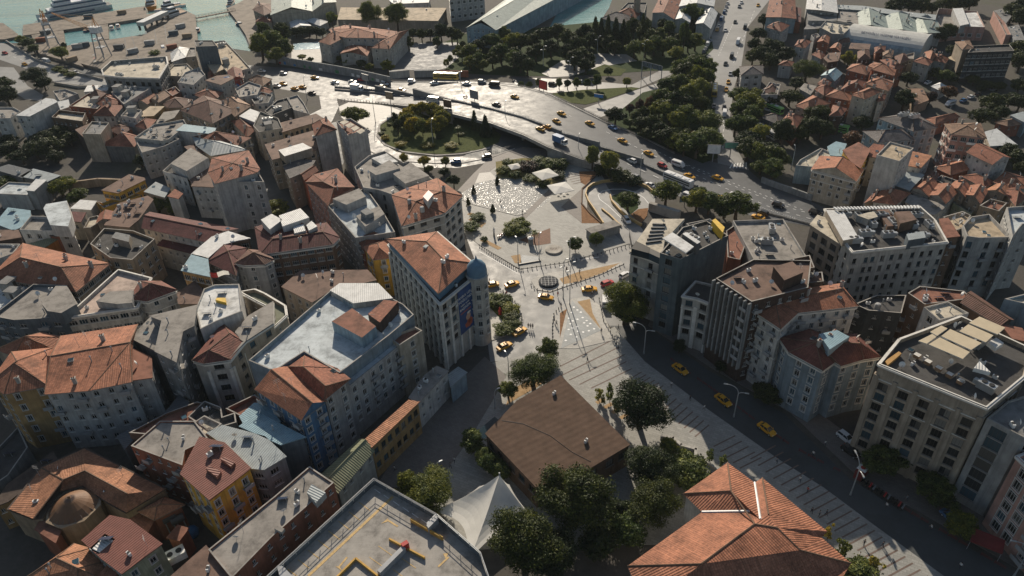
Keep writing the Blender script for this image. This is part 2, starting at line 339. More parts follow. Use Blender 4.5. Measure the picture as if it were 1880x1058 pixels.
S('skin', m_plain, (.45, .28, .2), .6); S('trousers', m_plain, (.03, .035, .05), .8); S('shirtw', m_plain, (.65, .64, .62), .8); S('shirtb', m_plain, (.03, .04, .06), .8); S('shirtr', m_plain, (.4, .04, .04), .8); S('shirtg', m_plain, (.2, .22, .24), .8); S('shoes', m_plain, (.02, .02, .02), .7); S('printred', m_plain, (.36, .08, .04), .6); S('hair', m_plain, (.015, .011, .008), .6)
S('hull_white', m_plain, (.68, .69, .69), .35); S('hull_blue', m_plain, (.05, .10, .17), .35); S('brass', m_plain, (.42, .26, .10), .35, .5, metal=.6); S('crane', m_plain, (.5, .24, .07), .6); S('dome_tin', m_metal, (.24, .13, .07), 1.2)
S('floor_wood', m_plain, (.42, .24, .08), .7); S('lattice', m_pave, (.2, .10, .06), .5, .5, .8, .78, .4)
S('roofwhite', m_metal, (.62,.62,.58), 4.0); S('deckroof', m_metal, (.118, .079, .058), 1.5, .9, .08, .1); S('rooftx', m_flat, (.36, .35, .33), .3); S('pooltext', m_plain, (.12, .14, .2), .6); S('awning_red', m_plain, (.17, .025, .025), .8)
# ---------------------------------------------------------------- windows, roofs, buildings
WIN = dict(n=(1.1, 1.55, 2.5, 'frame'), t=(1.05, 1.6, 2.5, 'trim'), s=(1.9, 1.45, 2.15, 'frame'), b=(2.0, 1.7, 3.2, 'framed'), d=(1.1, 1.5, 2.5, 'framed'), w=(1.5, 1.5, 3.2, 'frame'),
    g=(2.7, 2.4, 2.95, 'framed'), h=(1.35, 1.75, 3.1, 'framed'), q=(1.6, 1.9, 3.4, 'trim'), k=(.8, 1.1, 2.6, 'frame'), c=(1.0, 1.5, 3.6, 'trim'), l=(1.2, 2.0, 2.0, 'framed'), r=(1.7, 1.9, 3.5, 'framed'))
WM = {}
def win_mesh(ww, wh, ty, v):
    k = (ww, wh, ty, v)
    if k in WM: return WM[k]
    b = MB(); fr = 0.075 if ty != 'framed' else 0.055
    gl = 'glassc' if v == 2 else 'glassb' if v == 1 else 'glass'
    if v == 3:   # one half of the sash is covered by a curtain
        b.face([(-ww / 2, .03, 0), (0, .03, 0), (0, .03, wh), (-ww / 2, .03, wh)], 1); b.face([(0, .03, 0), (ww / 2, .03, 0), (ww / 2, .03, wh), (0, .03, wh)], 2)
    else: b.face([(-ww / 2, .03, 0), (ww / 2, .03, 0), (ww / 2, .03, wh), (-ww / 2, .03, wh)], 1)
    for x in (-ww / 2 + fr / 2, ww / 2 - fr / 2): b.box(x, 0, 0, fr, .07, wh)
    for z in (0, wh - fr): b.box(0, 0, z, ww - 2 * fr, .068, fr)
    nm = 1 if ww < 1.7 else 2 if ww < 2.4 else 3
    for i in range(nm): b.box(-ww / 2 + ww * (i + 1) / (nm + 1), 0, fr, fr * .8, .06, wh - 2 * fr)
    if v % 2 == 0 and ty != 'framed': b.box(0, 0, wh * .68, ww - 2 * fr, .058, fr * .8)
    if ty == 'trim':
        e = .16
        for x in (-ww / 2 - e / 2, ww / 2 + e / 2): b.box(x, -.22, -.02, e, .1, wh + .04)
        b.box(0, -.23, wh + .02, ww + 2 * e + .1, .14, .2)
    b.box(0, -.235, -.12, ww + .3, .17, .1, 0, 3)
    WM[k] = b.me('window', ['frame' if ty != 'framed' else 'framed', gl, 'glassc', 'trim' if ty != 'framed' else 'trimd']); return WM[k]
def facade(mb, p, q, z0, z1, cols, rows, ww, wh, dep=.22, m=0):
    """wall p->q (outside on the right hand) with real recessed openings; returns sills (x, y, z, rot)"""
    dx, dy = q[0] - p[0], q[1] - p[1]; L = hypot(dx, dy); ux, uy = dx / L, dy / L; nx, ny = uy, -ux; out = []
    def pt(u, z, d=0.0): return (p[0] + ux * u - nx * d, p[1] + uy * u - ny * d, z)
    def quad(u0, u1, a, b):
        if u1 - u0 > 1e-4 and b - a > 1e-4: mb.face([pt(u0, a), pt(u1, a), pt(u1, b), pt(u0, b)], m)
    zc = z0
    for zb in sorted(rows):
        quad(0, L, zc, zb); zt = zb + wh; uc = 0.0
        for u in cols:
            a, b = u - ww / 2, u + ww / 2; quad(uc, a, zb, zt)
            for e in (((a, zb), (b, zb)), ((b, zb), (b, zt)), ((b, zt), (a, zt)), ((a, zt), (a, zb))):
                (u0, a0), (u1, a1) = e; mb.face([pt(u0, a0), pt(u1, a1), pt(u1, a1, dep), pt(u0, a0, dep)], m)
            w = pt(u, zb, dep - .03); out.append((w[0], w[1], w[2], atan2(uy, ux))); uc = b
        quad(uc, L, zb, zt); zc = zt
    quad(0, L, zc, z1); return out
def roof_uv(f, d=None):
    a, b, c = Vector(f[0]), Vector(f[1]), Vector(f[2]); n = (b - a).cross(c - a)
    if n.length < 1e-9: return None
    n.normalize(); u = Vector((-n.y, n.x, 0))
    u = u.normalized() if u.length > 1e-3 else Vector((d[0], d[1], 0)).normalized() if d else (b - a).normalized()
    w = n.cross(u); return [(Vector(p).dot(u), Vector(p).dot(w)) for p in f]
class Bld: pass
CUT = {}
def clut(k):
    if k in CUT: return CUT[k]
    b = MB(); ms = ['w:lgrey', 'dark_metal']
    if k == 'chimney': b.box(0, 0, -.8, .75, .6, 2.3); b.box(0, 0, 1.5, .95, .8, .14); b.box(-.18, 0, 1.64, .2, .25, .3, 0, 1); b.box(.18, 0, 1.64, .2, .25, .3, 0, 1); ms = ['w:offwhite', 'w:brick']
    elif k == 'ac_unit':
        b.box(0, 0, .15, 1.0, .45, .8); b.lathe([(.3, .96), (.3, .99)], 10, 1); b.box(-.3, 0, 0, .08, .4, .15, 0, 1); b.box(.3, 0, 0, .08, .4, .15, 0, 1); ms = ['plain_white', 'black']
    elif k == 'air_handler':
        b.box(0, 0, .2, 3.0, 1.5, 1.5); b.box(1.9, 0, .5, .8, .9, .9); b.tube((-.7, 0, 1.7), (-.7, 0, 1.85), .5, 12, 1); b.tube((.6, 0, 1.7), (.6, 0, 1.85), .5, 12, 1); ms = ['galv', 'black']
    elif k == 'satellite_dish':
        b.tube((0, 0, 0), (0, 0, .9), .04, 5, 1); n = 12; v = []; f = []
        for j, (r, d) in enumerate(((.02, .0), (.3, .05), (.55, .17))):
            for i in range(n):
                a = 2 * pi * i / n; v.append((r * cos(a), -d * 1.0 - .05 + .0 + r * sin(a) * -.35, .95 + r * sin(a)))
        for j in range(2):
            for i in range(n): f.append((j * n + i, j * n + (i + 1) % n, (j + 1) * n + (i + 1) % n, (j + 1) * n + i))
        b.mesh(v, f); b.tube((0, -.1, .7), (0, -.65, 1.0), .02, 4, 1); ms = ['plain_white', 'grey_metal']
    elif k == 'water_tank': b.lathe([(.6, 0), (.62, .2), (.62, 1.2), (.5, 1.45), (.15, 1.52)], 14); ms = ['w:lgrey']
    elif k == 'solar_panel':
        b.mesh([(-1, -.6, .25), (1, -.6, .25), (1, .6, 1.0), (-1, .6, 1.0), (-1, -.6, .19), (1, -.6, .19), (1, .6, .94), (-1, .6, .94)], [(0, 1, 2, 3), (7, 6, 5, 4), (0, 4, 5, 1), (1, 5, 6, 2), (2, 6, 7, 3), (3, 7, 4, 0)]); b.tube((-.8, .6, 0), (-.8, .6, 1), .04, 4, 1); b.tube((.8, .6, 0), (.8, .6, 1), .04, 4, 1); ms = ['solar', 'grey_metal']
    elif k == 'stair_hut': b.box(0, 0, 0, 3.2, 2.6, 2.4); b.box(0, 0, 2.4, 3.5, 2.9, .18, 0, 2); b.box(0.4, -1.31, 0, .9, .06, 2.0, 0, 1); ms = ['w:offwhite', 'framed', 'f:grey']
    elif k == 'roof_hatch': b.box(0, 0, -.1, .9, 1.1, .35, 0, 0, 1); ms = ['trim', 'glassb']
    elif k == 'vent_pipe': b.tube((0, 0, -.5), (0, 0, 1.3), .12, 7); b.tube((0, 0, 1.3), (0, 0, 1.5), .22, 7, 0, .05); ms = ['galv']
    elif k == 'antenna':
        b.tube((0, 0, -.3), (0, 0, 3.0), .03, 4)
        for z in (2.2, 2.6, 2.9): b.tube((-.6, 0, z), (.6, 0, z), .02, 3)
        ms = ['grey_metal']
    CUT[k] = b.me(k, ms); return CUT[k]
CLK = dict(c='chimney', a='ac_unit', A='air_handler', d='satellite_dish', w='water_tank', s='solar_panel', h='stair_hut', k='roof_hatch', v='vent_pipe', n='antenna')
CLSZ = dict(chimney=.6, ac_unit=.7, air_handler=1.9, satellite_dish=.7, water_tank=.8, solar_panel=1.2, stair_hut=2.1, roof_hatch=.7, vent_pipe=.3, antenna=.3)
def heights_clear(used, x, y, r): return all(hypot(x - a, y - b) > r + c for a, b, c in used)
def bld(t, pts, h, roof, wall, label, cat='building', name='apartment_building', win='n', fl=3.2, rise=None, ridge=None, clu='', par=.7, blank='', cor=0, eave=.45, top=0.0, z0=0.0, maxw=96, bal=0, seed=None, shop=0, group=None, wallm=None, roofm=None, flip=0, bcol=None, pil=None):
    """one building: pts = its roof edge in picture coordinates at height h (image -> world by ray), walls drop to the ground"""
    r = random.Random(hash(label) % 9973 if seed is None else seed)
    r = random.Random(sum(ord(c) * (i + 1) for i, c in enumerate(label)) % 9973)
    wp = [xy(q) for q in gp(t, pts, h)]; n = len(wp)
    idx = list(range(n))
    if area(wp) < 0: wp.reverse(); idx.reverse()
    cx, cy = sum(p[0] for p in wp) / n, sum(p[1] for p in wp) / n
    wp = [(p[0] - cx, p[1] - cy) for p in wp]
    B = Bld(); B.root = root = thing(name, label, cat, (cx, cy, z0), 0, group); B.p = wp; B.c = (cx, cy); B.h = h; B.r = r
    H = h - z0; kind, rm = roof.split(':'); rmat = roofm or roofmat(rm); flat = kind in 'FN'
    ww, wh, sp, ty = WIN.get(win, WIN['n']); k_ = r.choice((.9, 1, 1.1)); ww *= r.choice((.92, 1, 1.08)); wh *= k_; wm = MB(); B.wins = []; budget = maxw if maxw >= 1 else 40
    wm_mat = wallm or 'w:' + wall; B.edges = []
    # windows are shared out by length between the walls the street side can see
    for i in range(n):
        p, q = wp[i], wp[(i + 1) % n]; L = hypot(q[0] - p[0], q[1] - p[1])
        if L < .05: continue
        e = idx[i] if area([xy(v) for v in gp(t, pts, h)]) > 0 else idx[(i + 1) % n]
        nx, ny = (q[1] - p[1]) / L, -(q[0] - p[0]) / L; mx, my = cx + (p[0] + q[0]) / 2, cy + (p[1] + q[1]) / 2
        vis = (-mx * nx - my * ny) / hypot(mx, my); B.edges.append((i, e, p, q, L, (nx, ny), vis))
        cols, rows = [], []
        if win != 'o' and vis > -.2 and str(e) not in blank and L > ww + .8:
            k = max(1, int((L - .5) / sp)); s = L / k; jt = max(0, min(.16 * s, (s - ww) / 2 - .25)); cols = [(j + .5) * s + (r.uniform(-jt, jt) if not pil else 0) for j in range(k)]
            zz = H - (par if flat else .25) - .55 - wh - top
            while zz > (1.2 if not shop else 3.6): rows.append(zz); zz -= fl
            if len(cols) * len(rows) > budget: rows = rows[:max(0, budget // len(cols))]
            budget -= len(cols) * len(rows)
        B.wins += facade(wm, p, q, 0, H, cols, rows, ww, wh)
        if pil and cols:
            s = L / len(cols)
            for j in range(len(cols) + 1):
                u = min(max(j * s, .3), L - .3) / L; pb = MB(); pb.box(p[0] + (q[0] - p[0]) * u + nx * .16, p[1] + (q[1] - p[1]) * u + ny * .16, .0, .9 if pil == 1 else pil, .34, H - 2.6, atan2(q[1] - p[1], q[0] - p[0])); pb.build('pilaster', [wm_mat if pil == 1 else 'trim'], root)
        if shop and vis > -.2 and L > 4 and str(e) not in blank:
            k = max(1, int(L / 4)); s = L / k
            for j in range(k):
                u = (j + .5) * s / L; bx, by = p[0] + (q[0] - p[0]) * u, p[1] + (q[1] - p[1]) * u
                wm.box(bx + nx * .03, by + ny * .03, .1, s * .8, .1, 2.5, atan2(q[1] - p[1], q[0] - p[0]), 2)
    for x, y, z, a in B.wins:
        put('window', win_mesh(ww, wh, ty, r.choice((0, 0, 0, 1, 1, 2, 3))), root, (x, y, z), a)
        if z > 3 and r.random() < .07: o_ = r.choice((-.5, .5)) * (ww + .4); put('ac_unit', clut('a'), root, (x + cos(a) * o_ + sin(a) * .5, y + sin(a) * o_ - cos(a) * .5, z + r.uniform(-.6, .3)), a, (.8, .8, .8))
    used = []; B.tris = []
    if flat:
        if kind == 'F':
            ins = offset(wp, -.28); zr = H - par
            for i in range(n):
                a, b2, c, d2 = wp[i], wp[(i + 1) % n], ins[(i + 1) % n], ins[i]
                wm.face([(*a, H), (*b2, H), (*c, H), (*d2, H)], 1); wm.face([(*d2, H), (*c, H), (*c, zr), (*d2, zr)], 0)
            rb = MB()
            for tr in tri2(ins): rb.face([(*ins[j], zr) for j in tr])
            wm.build('wall', [wm_mat, 'trim' if cor else 'concrete', 'glass'], root)
        else:
            ins = wp; zr = H + .16; o2 = offset(wp, .25); rb = MB(); rb.prism(o2, H - .05, zr, 0, 0, False)
            k_ = max(range(n), key=lambda i: hypot(o2[i][0] - o2[i - 1][0], o2[i][1] - o2[i - 1][1])); dv = (o2[k_][0] - o2[k_ - 1][0], o2[k_][1] - o2[k_ - 1][1])
            for tr in tri2(o2): rb.face([(*o2[j], zr) for j in tr], 0, roof_uv([(*o2[j], zr) for j in tr], dv))
            wm.build('wall', [wm_mat, 'trim', 'glass'], root)
        rb.build('roof', [rmat], root); B.ins = ins; B.zr = zr
        B.tris = [[(*ins[j], zr) for j in tr] for tr in tri2(ins)]
    else:
        ov = offset(wp, eave); Ls = [hypot(wp[(i + 1) % n][0] - wp[i][0], wp[(i + 1) % n][1] - wp[i][1]) for i in range(n)]
        if ridge:
            rz = H + (rise or 2.5); rp = [(v[0] - cx, v[1] - cy, rz) for v in gp(t, ridge, h + (rise or 2.5))]
        elif n == 4:
            la, lb = (Ls[0] + Ls[2]) / 2, (Ls[1] + Ls[3]) / 2; s = 1 if (la > lb) != bool(flip) else 0
            a, b2, c, d2 = [wp[(s + j) % 4] for j in range(4)]   # a-b and c-d are the short sides
            m1 = Vector(((a[0] + b2[0]) / 2, (a[1] + b2[1]) / 2)); m2 = Vector(((c[0] + d2[0]) / 2, (c[1] + d2[1]) / 2)); sh = min(la, lb) if not flip else max(la, lb)
            rise = rise or min(.27 * sh, 4.0); lg = (m2 - m1).length; k = min(.46, sh * .5 / max(lg, .1)) if kind == 'H' else -eave / max(lg, .1)
            r1, r2 = m1.lerp(m2, k), m2.lerp(m1, k); rp = [(r1.x, r1.y, H + rise), (r2.x, r2.y, H + rise)]
            near = {}
            for j, g in enumerate((0, 0, 1, 1)): near[(s + j) % 4] = g
        else: rise = rise or 2.0; rp = [(0, 0, H + rise)]
        if ridge or n != 4: near = {i: min(range(len(rp)), key=lambda g: hypot(rp[g][0] - wp[i][0], rp[g][1] - wp[i][1])) for i in range(n)}
        rb = MB(); o = [(*v, H) for v in ov]; rb.prism(ov, H - .16, H, 1, 1, False)
        for i in range(n):
            j = (i + 1) % n; g, k = near[i], near[j]
            if g == k: fs = [[o[i], o[j], rp[g]]]
            else:
                ch = list(range(k, g, -1 if k > g else 1)) + [g]
                if abs(k - g) > len(rp) / 2 and len(rp) > 3: ch = [k, g]
                fs = [[o[i], o[j]] + [rp[q] for q in ch]] if len(ch) == 2 else [[o[i], o[j], rp[k]]] + [[o[i], rp[ch[q]], rp[ch[q + 1]]] for q in range(len(ch) - 1)]
            if kind == 'G' and g == k:
                w0, w1 = wp[i], wp[j]; e = Vector((rp[g][0], rp[g][1], 0)); wm.face([(*w0, H), (*w1, H), ((w0[0] + w1[0]) / 2, (w0[1] + w1[1]) / 2, rp[g][2] - .05)]); continue
            for f in fs:
                rb.face(f, 0, roof_uv(f))
                for q in range(1, len(f) - 1): B.tris.append([f[0], f[q], f[q + 1]])
        if len(rp) > 2: pass
        for q in range(len(rp) - 1): rb.tube(rp[q], rp[q + 1], .14, 5, 2)
        if kind == 'H':
            for i in range(n): rb.tube(o[i], rp[near[i]], .11, 5, 2)
        wm.build('wall', [wm_mat, 'trim', 'glass'], root)
        rb.build('roof', [rmat, 'trim' if cor else 'trimd', rmat if rm not in TILES else 't:tan'], root); B.ins = wp; B.zr = H
    if cor:
        cb = MB(); zc = H - (.1 if flat else .5)
        for i, e, p, q, L, (nx, ny), vis in B.edges:
            a = atan2(q[1] - p[1], q[0] - p[0]); cb.box((p[0] + q[0]) / 2 + nx * .17, (p[1] + q[1]) / 2 + ny * .17, zc - .45, L + .3, .33, .4, a)
            if cor > 1:
                for z in (H - fl - .9, H - 3 * fl - .9):
                    if z > 2: cb.box((p[0] + q[0]) / 2 + nx * .06, (p[1] + q[1]) / 2 + ny * .06, z, L, .14, .22, a)
        cb.build('cornice', ['trim' if cor < 3 else wm_mat], root)
    if not bal and not pil and win in 'ntkh' and h > 9.5 and maxw == 96 and r.random() < .45: bal = r.choice((3, 4, 5))
    if bal:
        k = 0
        for x, y, z, a in B.wins:
            k += 1
            if k % bal: continue
            b = MB(); nx, ny = sin(a), -cos(a); c0, c1 = x + nx * .75, y + ny * .75; b.box(c0, c1, z - .5, ww + 1.0, 1.1, .15, a, 0); b.box(c0 + nx * .5, c1 + ny * .5, z - .35, ww + 1.0, .07, .8, a, 1)
            b.build('balcony', ['concrete', bcol or 'grey_metal'], root)
    scatter(B, clu + ('' if z0 or maxw < 1 else ''.join(r.choice('aavvdnnks' if flat else 'cvndvk') for _ in range(min(9, int(abs(area(wp)) / (38 if flat else 55))))))); return B
def rtri(r, tr):
    a, b = r.random(), r.random()
    if a + b > 1: a, b = 1 - a, 1 - b
    p, q, s = (Vector(v) for v in tr); return p + (q - p) * a + (s - p) * b
def scatter(B, clu):
    """rooftop fittings: letters of CLK, each put on a free spot of the roof"""
    r = B.r; used = getattr(B, 'used', []); B.used = used
    if not B.tris or not clu: return
    wts = [abs((Vector(t[1]) - Vector(t[0])).cross(Vector(t[2]) - Vector(t[0])).length) for t in B.tris]
    ang = atan2(B.p[1][1] - B.p[0][1], B.p[1][0] - B.p[0][0])
    for ch in clu:
        k = CLK[ch]; sz = CLSZ[k]; ins = offset(B.ins, -sz * .8 - .3)
        for _ in range(30):
            v = rtri(r, r.choices(B.tris, wts)[0])
            if not inside(ins, v.x, v.y) or not heights_clear(used, v.x, v.y, sz): continue
            used.append((v.x, v.y, sz)); s = r.uniform(.9, 1.15)
            a = ang + r.choice((0, pi / 2, pi)) if ch not in 'dn' else r.uniform(0, 6)
            if ch == 's': a = pi + r.uniform(-.1, .1)
            put(k, clut(k), B.root, (v.x, v.y, v.z - .02), a, (s, s, s)); break
def boxpart(B, t, pts, z0, z1, mats, name='roof_room', par=None):
    """a prism standing on a building, drawn by its top outline in picture coordinates"""
    p = ccw([xy(v) for v in gp(t, pts, z1)]); cx, cy = B.c; p = [(a - cx, b - cy) for a, b in p]; b = MB(); zb = B.root.location.z
    b.prism(p, z0 - zb, z1 - zb, 0, 1, False)
    dv = (p[1][0] - p[0][0], p[1][1] - p[0][1])
    for tr in tri2(p): f = [(*p[j], z1 - zb) for j in tr]; b.face(f, 1, roof_uv(f, dv))
    for q in p: B.used.append((q[0], q[1], .5)) if hasattr(B, 'used') else None
    return b.build(name, mats, par or B.root)
# ---------------------------------------------------------------- ground sheets
def sheet(name, t, pts, z, m, kind='structure', side=None, label=None, cat=None):
    p = ccw([xy(q) for q in gp(t, pts, z)]); b = MB()
    for tr in tri2(p): b.face([(*p[i], z) for i in tr])
    if side is not None: b.prism(p, side, z, 0, 0, False)
    o = b.build(name, [m]); tag(o, label, cat, None, kind); return o
def band(name, t, pts, w, z, m, kind='structure', closed=False, h=0.0):
    """ribbon of width w (m) along a picture polyline; h > 0 makes it a raised kerb or low wall"""
    p = [Vector(xy(q)) for q in gp(t, pts, z)]; b = MB(); n = len(p); L = []; Rr = []
    for i in range(n):
        a = p[i - 1] if i or closed else p[i]; c = p[(i + 1) % n] if i < n - 1 or closed else p[i]
        d = (c - a); d = d.normalized() if d.length > 1e-6 else Vector((1, 0)); nn = Vector((-d.y, d.x)) * w / 2; L.append(p[i] + nn); Rr.append(p[i] - nn)
    for i in range(n if closed else n - 1):
        j = (i + 1) % n; q = [Rr[i], Rr[j], L[j], L[i]]
        b.face([(v.x, v.y, z + h) for v in q])
        if h:
            for a, c in ((Rr[i], Rr[j]), (L[j], L[i])): b.face([(a.x, a.y, z), (c.x, c.y, z), (c.x, c.y, z + h), (a.x, a.y, z + h)])
    o = b.build(name, [m]); tag(o, None, None, None, kind); return o
# ---------------------------------------------------------------- trees
CROWN = {}
def crown_mesh(kind, seed, m):
    k = (kind, seed, m)
    if k in CROWN: return CROWN[k]
    r = random.Random(seed * 31 + len(kind) * 7); b = MB(); cl = []
    if kind == 'cypress':
        for i in range(34):
            z = r.random() ** .8; rr = .42 * (1 - z) ** .7 * (.4 + .6 * min(1, z * 6 + .2)); a = r.uniform(0, 6.3); cl.append((rr * cos(a) * .7, rr * sin(a) * .7, .06 + z * .9, .1 + .12 * (1 - z), .16))
        nl, ls = 4200, .034
    elif kind == 'topiary':
        for i in range(40):
            z = r.uniform(-1, 1); a = r.uniform(0, 6.3); q = (1 - z * z) ** .5 * .36; cl.append((q * cos(a), q * sin(a), .62 + z * .28, .13, .13))
        nl, ls = 3200, .04
    elif kind == 'sapling':
        for i in range(16): z = r.uniform(.25, 1); a = r.uniform(0, 6.3); q = .3 * r.random(); cl.append((q * cos(a), q * sin(a), z * .92, .12, .1))
        nl, ls = 420, .06
    elif kind == 'shrub':
        for i in range(22): a = r.uniform(0, 6.3); q = .36 * r.random() ** .5; cl.append((q * cos(a), q * sin(a), .3 + .3 * r.random(), .2, .26))
        nl, ls = 2200, .05
    elif kind == 'mop':
        for i in range(26):
            z = r.uniform(-.3, 1); a = r.uniform(0, 6.3); q = (1 - z * z) ** .5 * .40; cl.append((q * cos(a), q * sin(a), .5 + z * .36, .16, .13))
        nl, ls = 3000, .05
    else:
        big = kind == 'great'
        for i in range(84 if big else 50):
            z = r.uniform(-.55, 1); a = r.uniform(0, 6.3); q = (1 - z * z) ** .5 * r.uniform(.35, 1.0) * .40 * (1 + .22 * sin(2 * a + seed)); cl.append((q * cos(a), q * sin(a), .58 + z * .33 + r.uniform(-.05, .04), r.uniform(.09, .17), r.uniform(.07, .12)))
        nl, ls = (26000, .0145) if big else (7000, .031)
    ws = [c[3] ** 2 for c in cl]
    for i in range(nl):
        c = r.choices(cl, ws)[0]; d = Vector((r.gauss(0, 1), r.gauss(0, 1), r.gauss(0, 1) + .25)).normalized(); q = r.uniform(.55, 1.06) if r.random() < .9 else r.uniform(1.0, 1.3)
        p = Vector((c[0] + d.x * c[3] * q, c[1] + d.y * c[3] * q, c[2] + d.z * c[4] * q))
        n = (d + Vector((r.gauss(0, .5), r.gauss(0, .5), r.gauss(0, .5)))).normalized(); u = n.orthogonal().normalized(); w = n.cross(u); a = r.uniform(0, 6.3); u, w = u * cos(a) + w * sin(a), w * cos(a) - u * sin(a)
        s = ls * r.uniform(.6, 1.45); u *= s; w *= s * .62
        b.face([p - u, p + w * .9 + n * s * .12, p + u, p - w * .9 + n * s * .12])
    CROWN[k] = b.me('crown', [m]); return CROWN[k]
TRUNK = {}
def trunk_mesh(kind, seed):
    k = (kind, seed)
    if k in TRUNK: return TRUNK[k]
    r = random.Random(seed + 5); b = MB(); thin = kind in ('topiary', 'sapling', 'cypress', 'mop')
    if kind == 'shrub':
        for i in range(5): a = i * 1.3; b.tube((.03 * cos(a), .03 * sin(a), 0), (.2 * cos(a), .2 * sin(a), .4), .02, 5, 0, .01)
    else:
        r0 = .022 if thin else .042; b.tube((0, 0, -.02), (.01, .012, .3), r0 * 1.25, 8, 0, r0 * .9); b.tube((.01, .012, .3), (0, 0, .6), r0 * .9, 7, 0, r0 * .4)
        if not thin:
            for i in range(6): a = i * 1.05 + r.random(); z = r.uniform(.28, .42); b.tube((.008, .01, z), (.24 * cos(a), .24 * sin(a), z + r.uniform(.18, .3)), .02, 5, 0, .007)
        else:
            for i in range(4): a = i * 1.6 + r.random(); z = r.uniform(.3, .5); b.tube((0, 0, z), (.12 * cos(a), .12 * sin(a), z + .15), .01, 4, 0, .005)
    TRUNK[k] = b.me('trunk', ['bark']); return TRUNK[k]
TN = dict(round='broadleaf_tree', great='broadleaf_tree', cypress='cypress_tree', topiary='clipped_tree', sapling='young_tree', shrub='shrub', mop='mop_headed_tree')
NTREE = [0]
def tree(t, x, y, h, w, label, kind='round', m='leaf', group=None, zc=.55, name=None, cat=None):
    """(x, y) = middle of the crown in the picture"""
    X, Y = T(t, x, y); p = P(X, Y, h * zc); NTREE[0] += 1; sd = NTREE[0] % (4 if kind in ('round',) else 2) + 1
    o = thing(name or TN[kind], label, cat or ('shrub' if kind == 'shrub' else 'tree'), (p.x, p.y, 0), (NTREE[0] * 2.39) % 6.28, group)
    put('trunk', trunk_mesh(kind, sd), o, (0, 0, 0), 0, (max(w, h * .5), max(w, h * .5), h)); put('crown', crown_mesh(kind, sd, m), o, (0, 0, 0), 0, (w, w, h)); return o
def palm(t, x, y, h, label, group=None):
    X, Y = T(t, x, y); p = P(X, Y, h); o = thing('palm_tree', label, 'palm', (p.x, p.y, 0), rnd.uniform(0, 6), group)
    b = MB(); b.tube((0, 0, 0), (0, 0, h), .2, 8, 0, .15); b.build('trunk', ['bark'], o); c = MB()
    for i in range(16):
        a = i * 2.4; e = rnd.uniform(.1, .9); L = 2.0; pr = Vector((0, 0, h))
        for k in range(5):
            q = pr + Vector((cos(a) * L / 5, sin(a) * L / 5, (e - k * .42) * L / 5)); s = Vector((-sin(a), cos(a), 0)) * (.26 - .045 * k); c.face([pr - s, q - s * .8, q + s * .8, pr + s]); pr = q
    c.build('crown', ['leaf'], o); return o
